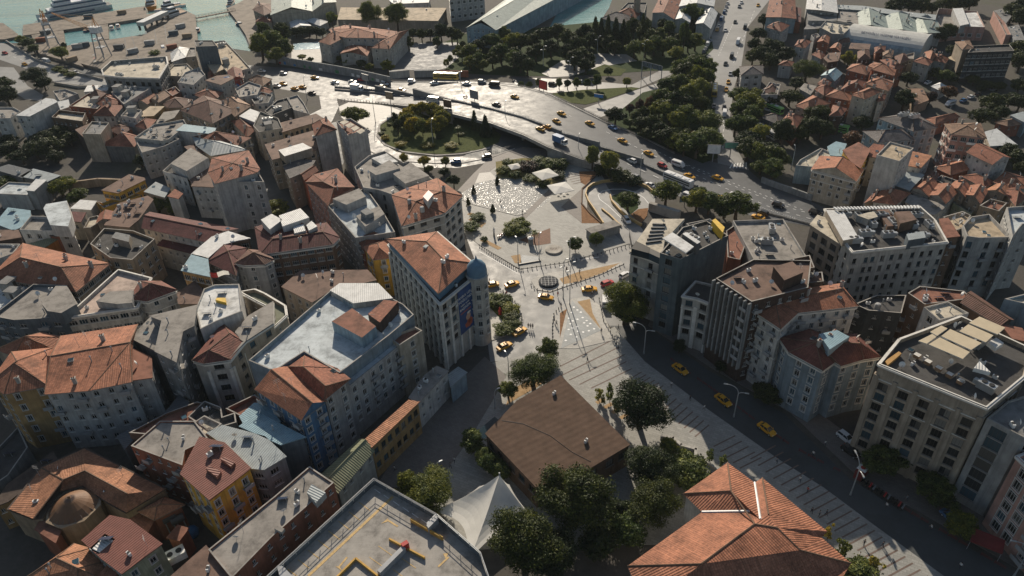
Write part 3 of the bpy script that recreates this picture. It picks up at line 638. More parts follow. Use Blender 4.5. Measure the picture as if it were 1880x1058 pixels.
# ---------------------------------------------------------------- vehicles
VM = {}
def veh_meshes(k):
    """body, glasshouse and lamp meshes; x forward, front at +x"""
    if k in VM: return VM[k]
    b = MB(); g = MB(); r = {}
    def loft(m, st, mi=0):
        """st: (x, half width, z0, z1, half width at top)"""
        rings = []
        for x, hw, z0, z1, ht in st:
            zm = z0 + (z1 - z0) * .55; rings.append([(x, -hw * .94, z0), (x, -hw, zm), (x, -ht, z1), (x, ht, z1), (x, hw, zm), (x, hw * .94, z0)])
        for i in range(len(rings) - 1):
            A, Bq = rings[i], rings[i + 1]
            for j in range(6): q = (j + 1) % 6; m.face([A[j], Bq[j], Bq[q], A[q]], mi)
        m.face(rings[0], mi); m.face(rings[-1][::-1], mi)
    if k in ('sedan', 'hatch', 'suv'):
        dz = .0 if k != 'suv' else .18; L = 2.25 if k == 'sedan' else 2.05
        loft(b, [(-L, .72, .38, .72 + dz, .62), (-L + .15, .84, .26, .90 + dz, .74), (-1.3, .88, .24, .96 + dz, .80), (.0, .89, .22, .94 + dz, .82), (1.0, .88, .24, .90 + dz, .80), (L - .45, .85, .26, .80 + dz, .74), (L - .08, .78, .32, .68 + dz, .66), (L, .70, .40, .6 + dz, .6)])
        rx = -1.0 if k == 'sedan' else -1.6; bx = -1.65 if k == 'sedan' else -L + .14; z0, z1 = .93 + dz, 1.42 + dz
        low = [(bx, .74), (bx + .3, .78), (.5, .8), (1.12, .76)]; hi = [(rx, .56), (rx + .25, .6), (.15, .6), (.38, .55)]
        for s in (-1, 1): g.face([(x, s * y, z0 - .04) for x, y in low][::-s] + [(x, s * y, z1) for x, y in hi][::s])
        for e in (0, 3): (x0, y0), (x1, y1) = low[e], hi[e]; q = [(x0, -y0, z0 - .04), (x0, y0, z0 - .04), (x1, y1, z1), (x1, -y1, z1)]; g.face(q if e == 3 else q[::-1])
        b.face([(x, -y, z1 + .0) for x, y in hi] + [(x, y, z1) for x, y in hi][::-1]); zc = z1 + .045
        b.face([(hi[0][0] + .1, -.5, zc), (hi[-1][0] - .12, -.5, zc), (hi[-1][0] - .12, .5, zc), (hi[0][0] + .1, .5, zc)])
        for s in (-1, 1):
            for i, j in ((0, 0), (3, 3)): b.tube((low[i][0], s * low[i][1], z0 - .03), (hi[j][0], s * hi[j][1], z1), .045, 4)
            b.tube((-.35, s * .79, z0 - .03), (-.35, s * .6, z1), .045, 4); b.tube((hi[0][0], s * hi[0][1], z1), (hi[3][0], s * hi[3][1], z1), .05, 4); b.box(.85, s * .95, z0 - .02, .14, .2, .14)
        wh, wr, wx, wy = 1.38, .33, (-1.3, 1.38), .78
    elif k in ('van', 'minibus'):
        L = 2.6 if k == 'van' else 3.1; H = 2.15 if k == 'van' else 2.6
        loft(b, [(-L, .85, .35, H - .1, .76), (-L + .1, .92, .3, H, .80), (L - 1.3, .92, .3, H, .80), (L - .75, .92, .3, H - .25, .74), (L - .3, .90, .3, 1.15, .8), (L, .8, .4, .85, .7)])
        for s in (-1, 1):
            y0, y1 = .928, .86; g.face([(-L + .4, s * y0, 1.25), (L - 1.0, s * y0, 1.25), (L - 1.25, s * y1, H - .38), (-L + .4, s * y1, H - .38)][::s])
        g.face([(L - .40, -.76, 1.22), (L - .40, .76, 1.22), (L - .83, .68, H - .32), (L - .83, -.68, H - .32)]); g.face([(-L - .012, .7, 1.3), (-L - .012, -.7, 1.3), (-L - .012, -.68, H - .4), (-L - .012, .68, H - .4)])
        wr, wx, wy = .36, (-L + .85, L - .85), .84
    elif k in ('bus', 'coach'):
        L, H = 6.0, 3.1; loft(b, [(-L, 1.15, .35, H - .15, 1.05), (-L + .15, 1.25, .3, H, 1.12), (L - .3, 1.25, .3, H, 1.12), (L, 1.15, .35, H - .3, 1.02)])
        for s in (-1, 1): g.face([(-L + .3, s * 1.262, 1.2), (L - .4, s * 1.262, 1.2), (L - .4, s * 1.215, 2.5), (-L + .3, s * 1.215, 2.5)][::s])
        g.face([(L + .015, -1.05, 1.1), (L + .015, 1.05, 1.1), (L + .015, 1.0, 2.6), (L + .015, -1.0, 2.6)])
        for x in (-3.6, -.5, 2.6): b.box(x, 0, H, 1.7, 1.3, .16, 0, 1)
        wr, wx, wy = .48, (-3.4, 3.6), 1.1
    else:   # box truck
        b.box(2.3, 0, .5, 1.9, 2.1, 1.9, 0, 0, None, .86, .94); b.box(-.9, 0, .75, 4.4, 2.3, 2.4, 0, 1); b.box(0, 0, .45, 6.2, 1.0, .3, 0, 2)
        g.face([(3.27, -.88, 1.35), (3.27, .88, 1.35), (3.17, .86, 2.1), (3.17, -.86, 2.1)])
        for s in (-1, 1): g.face([(1.9, s * 1.06, 1.4), (2.95, s * 1.06, 1.4), (2.85, s * 1.03, 2.1), (1.9, s * 1.03, 2.1)][::s])
        L = 3.2; wr, wx, wy = .48, (-1.9, 2.2), .95
    w = MB(); w.tube((0, -.11, 0), (0, .11, 0), wr, 14, 0); rim = MB(); rim.tube((0, -.118, 0), (0, .118, 0), wr * .62, 10, 0)
    hl = MB(); hl.box(0, 0, 0, .07, .3, .14); zl = .58 if k in ('sedan', 'hatch') else .75
    VM[k] = dict(b=b, g=g.me('windows', ['carglass']), w=w.me('wheel', ['rubber']), rim=rim.me('rim', ['galv']), hl=hl.me('headlight', ['lampglass']), tl=hl.me('taillight', ['taillight']), wr=wr, wx=wx, wy=wy, L=L, zl=zl, hy=.56 if k in ('sedan', 'hatch', 'suv') else .68 if k in ('van', 'minibus') else .9)
    return VM[k]
SIGN = MB(); SIGN.box(0, 0, 0, .16, .55, .17, 0, 0, None, .7, .9)
VB = {}
def car(t, x, y, x2, y2, col, label, k='sedan', group=None, taxi=False, z=.06, name=None, cat='car', col2=None, rev=False, parts=True):
    """centre of the vehicle at (x, y), nose towards (x2, y2) in the picture"""
    X, Y = T(t, x, y); X2, Y2 = T(t, x2, y2); p = P(X, Y, z + .7); q = P(X2, Y2, z + .7); a = atan2(q.y - p.y, q.x - p.x) + (pi if rev else 0); v = veh_meshes(k); key = (k, col, col2)
    if key not in VB: VB[key] = v['b'].me('body', [col, col2 or col, 'black'])
    nm = name or ('taxi' if taxi else {'van': 'van', 'minibus': 'minibus', 'bus': 'bus', 'coach': 'coach', 'truck': 'box_truck'}.get(k, 'car'))
    o = thing(nm, label, cat, (p.x, p.y, z), a, group); put('body', VB[key], o); put('windows', v['g'], o)
    for wx in v['wx']:
        for s in (-1, 1): w = put('wheel', v['w'], o, (wx, s * v['wy'], v['wr'])); put('rim', v['rim'], w)
    if parts:
        for s in (-1, 1): put('headlight', v['hl'], o, (v['L'] - .02 if k == 'truck' else v['L'] - .06, s * v['hy'], v['zl'])); put('taillight', v['tl'], o, (-v['L'] + .03, s * v['hy'], v['zl'] + .08))
    if taxi:
        if 'sg' not in VM: VM['sg'] = SIGN.me('roof_sign', ['yellow'])
        put('roof_sign', VM['sg'], o, (-.1, 0, 1.46))
    return o
# ---------------------------------------------------------------- people
PB = {}
def person_mesh(pose, shirt, legs='trousers'):
    k = (pose, shirt, legs)
    if k in PB: return PB[k]
    st = .0 if pose == 'stand' else .24
    V = [((0, 0, .95), .13), ((0, 0, 1.2), .145), ((0, 0, 1.4), .13), ((0, 0, 1.5), .055), ((.01, 0, 1.58), .085), ((.02, 0, 1.68), .098)]
    E = [(0, 1), (1, 2), (2, 3), (3, 4), (4, 5)]
    def add(pt, rad, par): V.append((pt, rad)); E.append((par, len(V) - 1)); return len(V) - 1
    for s in (-1, 1):
        f = st * s; i = add((0, s * .1, .88), .1, 0); i = add((f * .55 + .02, s * .1, .48), .065, i); i = add((f - (.06 if f < 0 else 0), s * .1, .09), .045, i); add((f + .14, s * .11, .04), .04, i)
        i = add((0, s * .19, 1.4), .06, 2); i = add((-f * .3, s * .25, 1.12), .042, i); i = add((-f * .6 + .08, s * .24, .88), .032, i); h = add((-f * .65 + .1, s * .24, .82), .034, i)
        for j in range(4): c = add((-f * .65 + .12 - j * .02, s * (.235 + .004 * j), .76), .009, h); add((-f * .65 + .13 - j * .022, s * .225, .72 + abs(1.3 - j) * .008), .008, c)
        c = add((-f * .65 + .15, s * .215, .80), .010, h); add((-f * .65 + .165, s * .205, .765), .009, c)
    me = D.meshes.new('person_cage'); me.from_pydata([v[0] for v in V], E, []); o = D.objects.new('cage', me); COL.objects.link(o)
    o.modifiers.new('s', 'SKIN')
    for i, (c, rad) in enumerate(V): me.skin_vertices[0].data[i].radius = (rad * (.78 if i in (0, 1, 2) else 1), rad); 
    me.skin_vertices[0].data[0].use_root = True; o.modifiers.new('d', 'SUBSURF').levels = 1
    dg = bpy.context.evaluated_depsgraph_get(); nm = D.meshes.new_from_object(o.evaluated_get(dg)); D.objects.remove(o); D.meshes.remove(me)
    nm.name = 'person'; nm.materials.clear()
    for q in ('skin', shirt, legs, 'shoes'): nm.materials.append(mat(q))
    for q in nm.polygons:
        c = q.center; q.use_smooth = True
        q.material_index = 3 if c.z < .09 else 2 if c.z < .96 and abs(c.y) < .2 else 1 if .96 <= c.z < 1.47 and not (abs(c.y) > .2 and c.z < 1.1) else 0
    PB[k] = nm; return nm
HAIR = MB(); HAIR.lathe([(.108, 1.66), (.112, 1.72), (.095, 1.77), (.05, 1.80), (.01, 1.805)], 10, 0, .012, 0)
def person(t, x, y, label, shirt='shirtw', pose='walk', rz=None, z=.12, group=None):
    """(x, y) = feet"""
    X, Y = T(t, x, y); p = P(X, Y, z)
    o = put('person', person_mesh(pose, shirt), None, (p.x, p.y, z), rnd.uniform(0, 6.28) if rz is None else rz); tag(o, label, 'person', group)
    if 'hair' not in PB: PB['hair'] = HAIR.me('hair', ['hair'], True)
    put('hair', PB['hair'], o); return o
# ---------------------------------------------------------------- street furniture
FM = {}
def lamp(t, x, y, h, label, arms=2, ang=0.0, group=None, reach=2.6):
    X, Y = T(t, x, y); p = P(X, Y, 0); o = thing('street_lamp', label, 'street lamp', (p.x, p.y, 0), ang, group); k = ('lamp', h, arms, reach)
    if k not in FM:
        b = MB(); b.tube((0, 0, 0), (0, 0, h * .75), .14, 8, 0, .1); b.tube((0, 0, 0), (0, 0, .9), .2, 8, 0, .17); ends = []
        for s in ((1,), (1, -1))[arms - 1]:
            pr = Vector((0, 0, h * .75)); r2 = reach if s == 1 else reach * .55; zt = h if s == 1 else h * .82
            for q in range(1, 6):
                a = q / 5; c = Vector((s * r2 * a ** 1.8, 0, h * .75 + (zt - h * .75) * (1 - (1 - a) ** 2))); b.tube(pr, c, .075, 6); pr = c
            ends.append(tuple(pr))
        hd = MB(); hd.box(0, 0, -.06, .95, .34, .16, 0, 0, None, .7, .7); hd.box(0, 0, -.085, .8, .26, .03, 0, 1); FM[k] = (b.me('pole', ['galv']), hd.me('lamp_head', ['galv', 'lampglass']), ends)
    a, c, ends = FM[k]; put('pole', a, o)
    for e in ends: put('lamp_head', c, o, (e[0] + (.35 if e[0] > 0 else -.35), 0, e[2]))
    return o
def board(t, x, y, h, w, hh, rz, label, m, name='billboard', cat='billboard', group=None, legs=1):
    X, Y = T(t, x, y); p = P(X, Y, 0); o = thing(name, label, cat, (p.x, p.y, 0), rz, group); b = MB()
    for i in range(legs): b.tube(((i - (legs - 1) / 2) * w * .8, .25, 0), ((i - (legs - 1) / 2) * w * .8, .25, h + hh * .5), .16, 8)
    b.build('pole', ['grey_metal'], o); c = MB(); c.box(0, 0, h, w, .3, hh, 0, 0); c.box(0, -.16, h + .12, w - .3, .02, hh - .24, 0, 1); c.box(0, .16, h + .12, w - .3, .02, hh - .24, 0, 1); c.build('panel', ['dark_metal', m], o); return o
def umbrella(t, x, y, label, s=3.0, m='cloth_white', group=None, h=2.6):
    X, Y = T(t, x, y); p = P(X, Y, h); o = thing('parasol', label, 'parasol', (p.x, p.y, .1), rnd.uniform(0, .5), group); b = MB(); b.tube((0, 0, 0), (0, 0, h + .55), .05, 6); b.box(0, 0, 0, .7, .7, .12); b.build('pole', ['grey_metal'], o)
    c = MB(); v = [(-s, -s, h), (s, -s, h), (s, s, h), (-s, s, h)]; v = [(a / 2, bb / 2, z) for a, bb, z in v]; tp = (0, 0, h + .6)
    for i in range(4): c.face([v[i], v[(i + 1) % 4], tp]); a, q = v[i], v[(i + 1) % 4]; c.face([(a[0], a[1], h - .22), (q[0], q[1], h - .22), q, a])
    c.build('canopy', [m], o); return o
# ---------------------------------------------------------------- the setting
g = MB(); g.face([(-1500, -400, 0), (1500, -400, 0), (1500, 2600, 0), (-1500, 2600, 0)]); tag(g.build('ground', ['ground']), kind='structure')
def hz(x):
    """height of the raised highway deck by picture column"""
    for a, b, c, d in ((690, 0, 850, 5), (850, 5, 960, 5), (960, 5, 1240, .0)):
        if a <= x <= c: k = (x - a) / (c - a); k = k * k * (3 - 2 * k); return b + (d - b) * k
    return 0.0
# water and quays
sheet('water', '00', '-3500,-700 -900,-1000 2300,-900 1900,0 1860,150 1800,370 1400,310 1060,270 460,345 150,285 130,310 -100,310 -900,250 -3500,0', .06, 'water')
sheet('water', 'o', '985,70 1010,48 1052,-30 1135,-30 1118,15 1095,50 1060,62 1000,66', .06, 'water')
for i, (t, s, z) in enumerate((('00', '165,180 1040,45 1062,126 640,190 450,216 165,256', 1.6), ('00', '225,252 455,217 470,330 600,480 480,440 280,385', 1.5), ('00', '470,330 1065,245 1200,420 1220,460 740,500 480,430', 1.52),
        ('00', '1030,110 1290,55 1405,110 1425,335 1200,445 1058,250', 1.56), ('00', '692,178 775,168 782,280 700,292', 1.45), ('00', '1630,60 1720,20 1850,-60 2100,-60 1950,330 1800,340 1765,250 1690,135', 1.5), ('00', '-150,175 20,165 128,245 128,262 30,283 -150,283', 1.5))):
    sheet('quay', t, s, z, 'quay', side=0)
for i in range(4): band('quay_rail', '00', ['895,275 915,420', '945,255 995,415', '1090,110 1130,320', '1170,90 1205,330'][i], .35, 1.64, 'dark_metal')
# roads
sheet('road', 'o', '455,120 572,128 715,143 830,147 950,153 1010,172 1085,209 1116,227 1160,246 1240,283 1320,300 1374,312 1400,334 1512,380 1560,402 1560,440 1494,416 1400,402 1315,378 1257,364 1198,344 1157,323 1093,306 1020,287 985,268 950,245 866,217 750,194 640,185 613,180 530,166 455,154', .02, 'asphalt_shine')
def deck():
    top = [(690, 163), (760, 168), (830, 172), (900, 181), (960, 192), (1010, 178), (1085, 212), (1130, 234), (1172, 252)]; top = [(690, 150), (760, 150), (830, 151), (900, 153), (960, 160), (1010, 174), (1085, 211), (1130, 233), (1172, 251), (1238, 284)]
    bot = [(690, 189), (760, 196), (830, 209), (900, 226), (960, 248), (1005, 270), (1065, 292), (1120, 308), (1165, 326), (1235, 354)]
    def dense(L): return [tuple(Vector(L[i]).lerp(Vector(L[i + 1]), k / 6)) for i in range(len(L) - 1) for k in range(6)] + [L[-1]]
    top, bot = dense(top), dense(bot)
    b = MB(); w = MB(); A = []; C = []
    for (x, y), (u, v) in zip(top, bot): A.append(P(x, y, hz(x) + .05)); C.append(P(u, v, hz(u) + .05))
    for i in range(len(A) - 1):
        if i: w.face([(C[i].x, C[i].y, C[i].z - 1.3), (C[i + 1].x, C[i + 1].y, C[i + 1].z - 1.3), C[i + 1], C[i]]); w.face([(A[i].x, A[i].y, 0), (A[i + 1].x, A[i + 1].y, 0), A[i + 1], A[i]])
        for Q, s in ((C, 1), (A, 1)):
            p, q = Q[i], Q[i + 1]; w.tube((p.x, p.y, p.z + .45), (q.x, q.y, q.z + .45), .14, 4); w.tube((p.x, p.y, p.z + .9), (q.x, q.y, q.z + .9), .06, 4)
        if not 12 <= i < 30:
            w.face([(C[i].x, C[i].y, 0), (C[i + 1].x, C[i + 1].y, 0), (C[i + 1].x, C[i + 1].y, C[i + 1].z - 1.3), (C[i].x, C[i].y, C[i].z - 1.3)])
    for i in (12, 18, 24, 30):
        for k in (.12, .5, .85): q = C[i].lerp(A[i], k); w.tube((q.x, q.y, 0), (q.x, q.y, q.z - .1), .6, 10)
    b.mesh([tuple(v) for pr in zip(C, A) for v in pr], [(2 * i, 2 * i + 2, 2 * i + 3, 2 * i + 1) for i in range(len(A) - 1)]); tag(b.build('road_bridge', ['asphalt_shine'], smooth=True), kind='structure'); tag(w.build('road_bridge_parapet', ['concrete']), kind='structure')
deck()
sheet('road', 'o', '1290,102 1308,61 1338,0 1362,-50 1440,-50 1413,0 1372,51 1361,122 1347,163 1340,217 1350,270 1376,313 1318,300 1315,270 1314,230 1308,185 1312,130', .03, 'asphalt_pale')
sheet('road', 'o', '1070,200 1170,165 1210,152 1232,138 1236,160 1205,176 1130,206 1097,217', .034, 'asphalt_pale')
sheet('road', 'o', '940,142 1050,146 1160,156 1215,128 1244,132 1170,163 1008,171 945,154', .038, 'asphalt')
sheet('road', 'o', '-40,66 33,88 66,108 123,128 179,142 196,146 196,156 143,156 100,151 82,138 0,110 -60,90', .03, 'asphalt_pale')
sheet('road', 'o', '-60,120 25,124 51,158 80,175 75,186 45,182 20,165 -60,150', .034, 'asphalt_pale')
sheet('road', 'o', '120,120 175,126 200,140 160,138', .036, 'asphalt_dark')
sheet('road', 'o', '586,176 618,180 622,196 610,222 596,240 560,235 560,215 590,200', .03, 'asphalt_pale')
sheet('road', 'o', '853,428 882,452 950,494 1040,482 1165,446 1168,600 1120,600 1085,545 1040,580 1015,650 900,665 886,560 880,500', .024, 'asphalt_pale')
band('road', 'o', '790,196 742,203 706,216 687,231 683,250 692,270 716,284 752,292 800,296 850,294 905,283 945,268 975,252', 6.6, .044, 'asphalt_shine')
band('road', 'o', '660,262 690,285 730,298 780,304 840,304 890,295 930,282 960,270', 4.2, .048, 'asphalt_shine')
band('kerb', 'o', '668,272 700,288 740,296.5 800,300.5 850,299.5 905,289 945,273', .5, .05, 'kerb', h=.16)
sheet('paving', 'o', '622,196 640,188 700,193 760,203 712,212 690,225 680,245 650,235 626,215', .052, 'paving_grey')
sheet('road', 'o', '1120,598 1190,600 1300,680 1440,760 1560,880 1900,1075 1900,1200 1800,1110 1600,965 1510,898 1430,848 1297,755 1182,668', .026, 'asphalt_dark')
sheet('road', 'o', '700,200 560,400 300,430 200,520 150,420 300,300 560,240', .012, 'asphalt_dark')
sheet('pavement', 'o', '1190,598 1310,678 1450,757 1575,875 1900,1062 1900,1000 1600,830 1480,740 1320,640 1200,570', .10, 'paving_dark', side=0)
# roundabout garden
sheet('lawn', 'o', '697,232 720,216 755,206 800,201 866,219 900,232 920,248 915,262 880,275 820,283 760,281 722,272 700,255', .10, 'lawn')
sheet('road', 'o', '884,262 900,238 930,240 975,252 985,268 960,272 930,282 880,292 850,288', .058, 'asphalt_dark')  # darker asphalt laid over the ring road paints in the underpass shadow
band('kerb', 'o', '755,204 720,214 697,230 693,250 706,266 740,279 800,286 850,283 900,272', .9, .06, 'kerb', h=.18)
sheet('lawn', 'o', '1012,172 1070,165 1160,160 1175,162 1110,183 1075,192 1040,188', .11, 'lawn')
sheet('lawn', 'o', '1085,128 1110,118 1150,128 1140,139 1095,140', .11, 'lawn')
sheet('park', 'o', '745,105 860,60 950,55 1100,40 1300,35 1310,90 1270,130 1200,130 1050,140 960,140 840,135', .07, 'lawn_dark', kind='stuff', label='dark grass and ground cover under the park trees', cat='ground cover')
sheet('path', 'o', '995,135 1030,112 1060,105 1100,98 1150,100 1170,112 1120,120 1080,130 1050,140 1010,142', .09, 'paving_grey')
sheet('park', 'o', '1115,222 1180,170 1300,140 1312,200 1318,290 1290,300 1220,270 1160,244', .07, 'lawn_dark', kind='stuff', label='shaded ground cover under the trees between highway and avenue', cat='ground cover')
sheet('courtyard', 'o', '752,80 840,78 855,95 820,125 800,130 720,128', .08, 'courtyard')
sheet('courtyard', 'o', '535,85 590,75 590,115 535,110', .08, 'paving_pale'); sheet('swimming_pool', 'o', '538,80 588,77 588,90 540,92', .10, 'pool_water')
# main square
sheet('paving', 'o', '846,352 885,310 930,284 990,276 1050,280 1092,300 1110,330 1078,355 1078,395 1120,418 1160,440 1160,446 1040,482 955,494 880,450 853,428', .12, 'paving', side=0)
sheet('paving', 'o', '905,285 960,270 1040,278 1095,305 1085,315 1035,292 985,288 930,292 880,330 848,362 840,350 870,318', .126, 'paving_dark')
sheet('fountain_floor', 'o', '848,355 874,338 900,326 940,328 985,332 1008,352 1010,368 985,385 968,390 950,395 905,383 868,374 850,365', .132, 'glitter')
band('kerb', 'o', '846,366 870,376 905,385 950,396 966,391', .35, .136, 'paving_pale', h=.1); band('paving_strip', 'o', '1012,350 960,400', 2.2, .14, 'paving_dark')
sheet('planting_bed', 'o', '910,297 960,290 1010,291 1034,296 1036,330 1010,342 985,336 960,328 912,328', .14, 'dry'); sheet('planting_bed', 'o', '880,318 900,316 912,328 905,330 872,337', .144, 'paving_grey')
sheet('planting_bed', 'o', '1030,380 1070,345 1068,410', .14, 'paving_dark'); sheet('planting_bed', 'o', '1067,372 1068,410 1106,410 1085,395', .15, 'soil'); sheet('planting_bed', 'o', '1063,315 1100,314 1075,340 1066,335', .15, 'soil')
sheet('planting_bed', 'o', '952,441 1010,419 1011,447 985,451', .15, 'lattice'); sheet('planting_bed', 'o', '938,470 955,467 958,485 945,483', .15, 'sand'); sheet('planting_bed', 'o', '958,468 990,472 993,480 955,486', .15, 'paving_blue'); band('kerb', 'o', '952,486 993,479', .5, .15, 'dark_metal', h=.3)
for s in ('884,440 893,444 918,457', '862,402 890,412', '860,392 880,398', '862,410 886,416'): band('planting_bed', 'o', s, 1.6, .15, 'sand')
for i in range(5): band('step', 'o', f'{1040 + i * 3},{322 + i * 4} {1062 + i * 2},{318 + i * 4}', .35, .15, 'stripe')
# sunken loop ramp beside the square
sheet('road', 'o', '1110,416 1091,388 1080,372 1075,359 1078,349 1088,341 1106,336.5 1129,334 1150,335 1170,339 1188,347 1202,359 1203,370 1196,382 1180,392 1166,398 1172,410 1180,422 1190,440 1165,450 1145,445', .135, 'asphalt_pale', side=0)
sheet('planting_bed', 'o', '1120,362 1130,357 1158,355 1170,366 1172,382 1158,394', .15, 'lawn_dark'); sheet('planting_bed', 'o', '1158,394 1172,384 1190,382 1188,396 1175,412', .155, 'soil')  # lawn_dark sheet paints the dark depth of the loop's uncut hole
band('parapet', 'o', '1120,361 1123,372 1137,388 1152,401 1178,416', .45, .14, 'yellow_paint', h=1.0); band('parapet', 'o', '1108,414 1091,388 1080,372 1075,359 1078,349 1088,341 1106,336 1129,333.5 1150,334 1170,338 1188,346 1202,358', .4, .14, 'yellow_paint', h=1.1); band('parapet', 'o', '1105,385 1120,397 1140,417', .5, .14, 'yellow_paint', h=.6)
band('road_marking', 'o', '1140,400 1117,378 1101,366 1098,358 1106,351 1124,347.5 1145,347.5 1166,353 1182,363 1191,374', .25, .14, 'lane_paint')
sheet('ramp_mouth', 'o', '1112,337 1160,337 1178,345 1160,355 1125,357 1116,345', .139, 'asphalt_dark')
# traffic islands and kerbs
sheet('traffic_island', 'o', '975,516 988,506 1010,501 1060,494 1140,480 1145,485 1100,505 1050,522 1010,536 985,532', .17, 'paving_pale', side=0); sheet('planting_bed', 'o', '1027,512 1060,500 1138,483 1110,500 1060,518 1035,522', .18, 'sand')
sheet('traffic_island', 'o', '1015,640 1013,580 1030,562 1052,548 1080,545 1100,560 1118,600 1125,625 1060,640', .17, 'paving_pale', side=0)
sheet('fountain_floor', 'o', '1050,551 1103,607 1030,640', .185, 'paving_blue'); sheet('planting_bed', 'o', '1060,554 1083,549 1088,575 1104,605', .18, 'sand'); sheet('planting_bed', 'o', '1041,567 1028,575 1028,621', .18, 'soil')
sheet('traffic_island', 'o', '889,540 925,535 945,552 962,585 958,605 925,618 893,628', .17, 'paving_pale', side=0); sheet('planting_bed', 'o', '892,545 918,540 945,575 946,597 918,612 910,600 925,592 895,560', .19, 'lawn')
# lower square
sheet('paving', 'o', '895,668 1013,640 1060,638 1128,600 1184,664 1300,752 1432,845 1512,895 1602,962 1802,1108 1500,1190 1300,1000 1100,1000 860,1010 800,930 735,895 870,720', .11, 'paving', side=0)
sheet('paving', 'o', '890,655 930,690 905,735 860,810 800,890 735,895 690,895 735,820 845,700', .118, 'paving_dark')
sheet('planting_bed', 'o', '928,745 940,715 985,690 1000,700 985,712 955,728', .13, 'sand')
def pave_lines():
    L = []
    for i in range(7): L.append(((1023 + i * 18 + (3 if i > 1 else 0), 672 + i * 11), (1127 + i * 5 + i * i * 1.2, 622 + i * 12 + i)))
    L = [((1028, 673), (1125, 624)), ((1030, 690), (1137, 637)), ((1045, 698), (1147, 651)), ((1064, 706), (1150, 664)), ((1085, 713), (1160, 677))]
    for i in range(6): L.append(((1135 + i * 8, 709 + i * 5), (1178 + i * 8, 683 + i * 5)))
    for i in range(9): L.append(((1196 + i * 10, 738 + i * 8), (1222 + i * 10, 716 + i * 8)))
    for i in range(26): L.append(((1378 + i * 14, 843 + i * 12), (1424 + i * 14, 818 + i * 12)))
    for i in range(5): L.append(((1310 + i * 12, 820 + i * 10), (1350 + i * 12, 800 + i * 10)))
    for a, b in L: band('paving_line', 'o', f'{a[0]},{a[1]} {b[0]},{b[1]}', .32, .124, 'stripe')
pave_lines()
for i, (x, y) in enumerate(((1095, 740), (1109, 749), (1124, 758), (1139, 768))): band('planting_bed', 'o', f'{x},{y} {x + 15},{y - 8}', 1.0, .126, 'sand')
# fountain jets let into the blue floor: pale round plates
fb = MB()
for j in range(7):
    for i in range(j + 1):
        if rnd.random() < .12: continue
        u = (i + .5 + rnd.uniform(-.32, .32)) / (j + 1); v = .16 + j * .12 + rnd.uniform(-.03, .03); a = Vector((1050, 551)); l = a.lerp(Vector((1030, 640)), v); q = a.lerp(Vector((1103, 607)), v); c = l.lerp(q, u); w = P(c.x, c.y, .19)
        fb.lathe([(.34, .19), (.32, .205)], 10, 0, w.x, w.y)
tag(fb.build('fountain_floor_plates', ['plain_white']), kind='structure')
# lane markings on the highway and the avenue
mk = MB()
def dashes(s, n, w=.2, fr=.45, zf=None, z=.055):
    q = [tuple(map(float, a.split(','))) for a in s.split()]; pt = []
    for x, y in q: zz = (zf(x) if zf else 0) + z; pt.append(P(x, y, zz))
    L = [0]
    for i in range(len(pt) - 1): L.append(L[-1] + (pt[i + 1] - pt[i]).length)
    def at(d):
        for i in range(len(pt) - 1):
            if d <= L[i + 1]: return pt[i].lerp(pt[i + 1], (d - L[i]) / (L[i + 1] - L[i]))
        return pt[-1]
    for i in range(n):
        a, b = at(L[-1] * i / n), at(L[-1] * (i + fr) / n); d = b - a; nn = Vector((-d.y, d.x, 0)).normalized() * w / 2
        mk.face([a - nn, b - nn, b + nn, a + nn])
def hz2(x): return hz(x) + .03
for s in ('1130,252 1230,300 1330,345 1420,383 1500,405', '1200,275 1290,318 1380,355 1460,385 1520,400', '700,172 830,185 950,212 1060,262 1150,300 1250,345', '700,158 830,163 950,180 1040,210 1130,250', '1370,372 1470,404', '1230,290 1380,350 1480,388'): dashes(s, 26, .22, .4, hz2)
for s in ('1345,45 1318,105', '1385,20 1345,120', '1330,160 1327,290'): dashes(s, 14, .2)
for i in range(6): dashes(f'{1345 + i * 5},{300 - i * .3} {1340 + i * 6},{309}', 1, .5, 1)
dashes('0,95 60,118 120,140 190,150', 12, .2); dashes('880,462 950,502', 1, .25, 1); dashes('980,489 1100,472', 1, .25, 1)
tag(mk.build('road_marking', ['lane_paint']), kind='structure')
SUN_E, SKY_S, EXPO, HAZE = 5.0, 0.065, 0.2, 0.00006
# ---------------------------------------------------------------- west side: tile 00 (waterfront quarter)
b = bld
b('00', '730,500 800,437 1195,405 1205,455 1140,562 880,555 745,540', 14, 'F:cream', 'grey', 'grey many-sided block with railed beige roof terrace beside the flyover', win='b', clu='AAdv', par=1.6, cor=1)
b('00', '1200,515 1250,465 1345,458 1390,500 1340,550 1215,545', 9, 'F:cream', 'cream', 'low cream block with rounded parapet right of the railed grey block', clu='av')
b('00', '1395,290 1530,290 1560,330 1410,335', 19, 'F:dark', 'slate', 'tall windowless slate slab above the dock basin', win='o', par=.4)
b('00', '1530,300 1615,290 1720,400 1800,490 1645,530 1560,440', 10, 'F:sand', 'offwhite', 'flat roofed block with white curved parapet by the dock basin', clu='aAvh', win='n')
b('00', '1230,382 1290,338 1362,350 1330,412 1238,442', 6, 'H:metalw', 'white', 'white tent-roofed shed beside the slate slab', win='o', rise=2.2)
b('00', '1362,342 1405,342 1410,405 1335,412', 7, 'F:conc', 'beige', 'small beige flat house against the slate slab', win='k')
b('00', '1485,455 1570,430 1605,500 1540,530', 10, 'N:tan', 'tan', 'tan box house with plain roof below the curved white parapet', roofm='f:sand')
b('00', '1275,592 1330,520 1430,482 1475,535 1390,610', 12, 'F:grey', 'white', 'white house with cluttered roof left of the blue tarpaulin', clu='avdn', win='w')
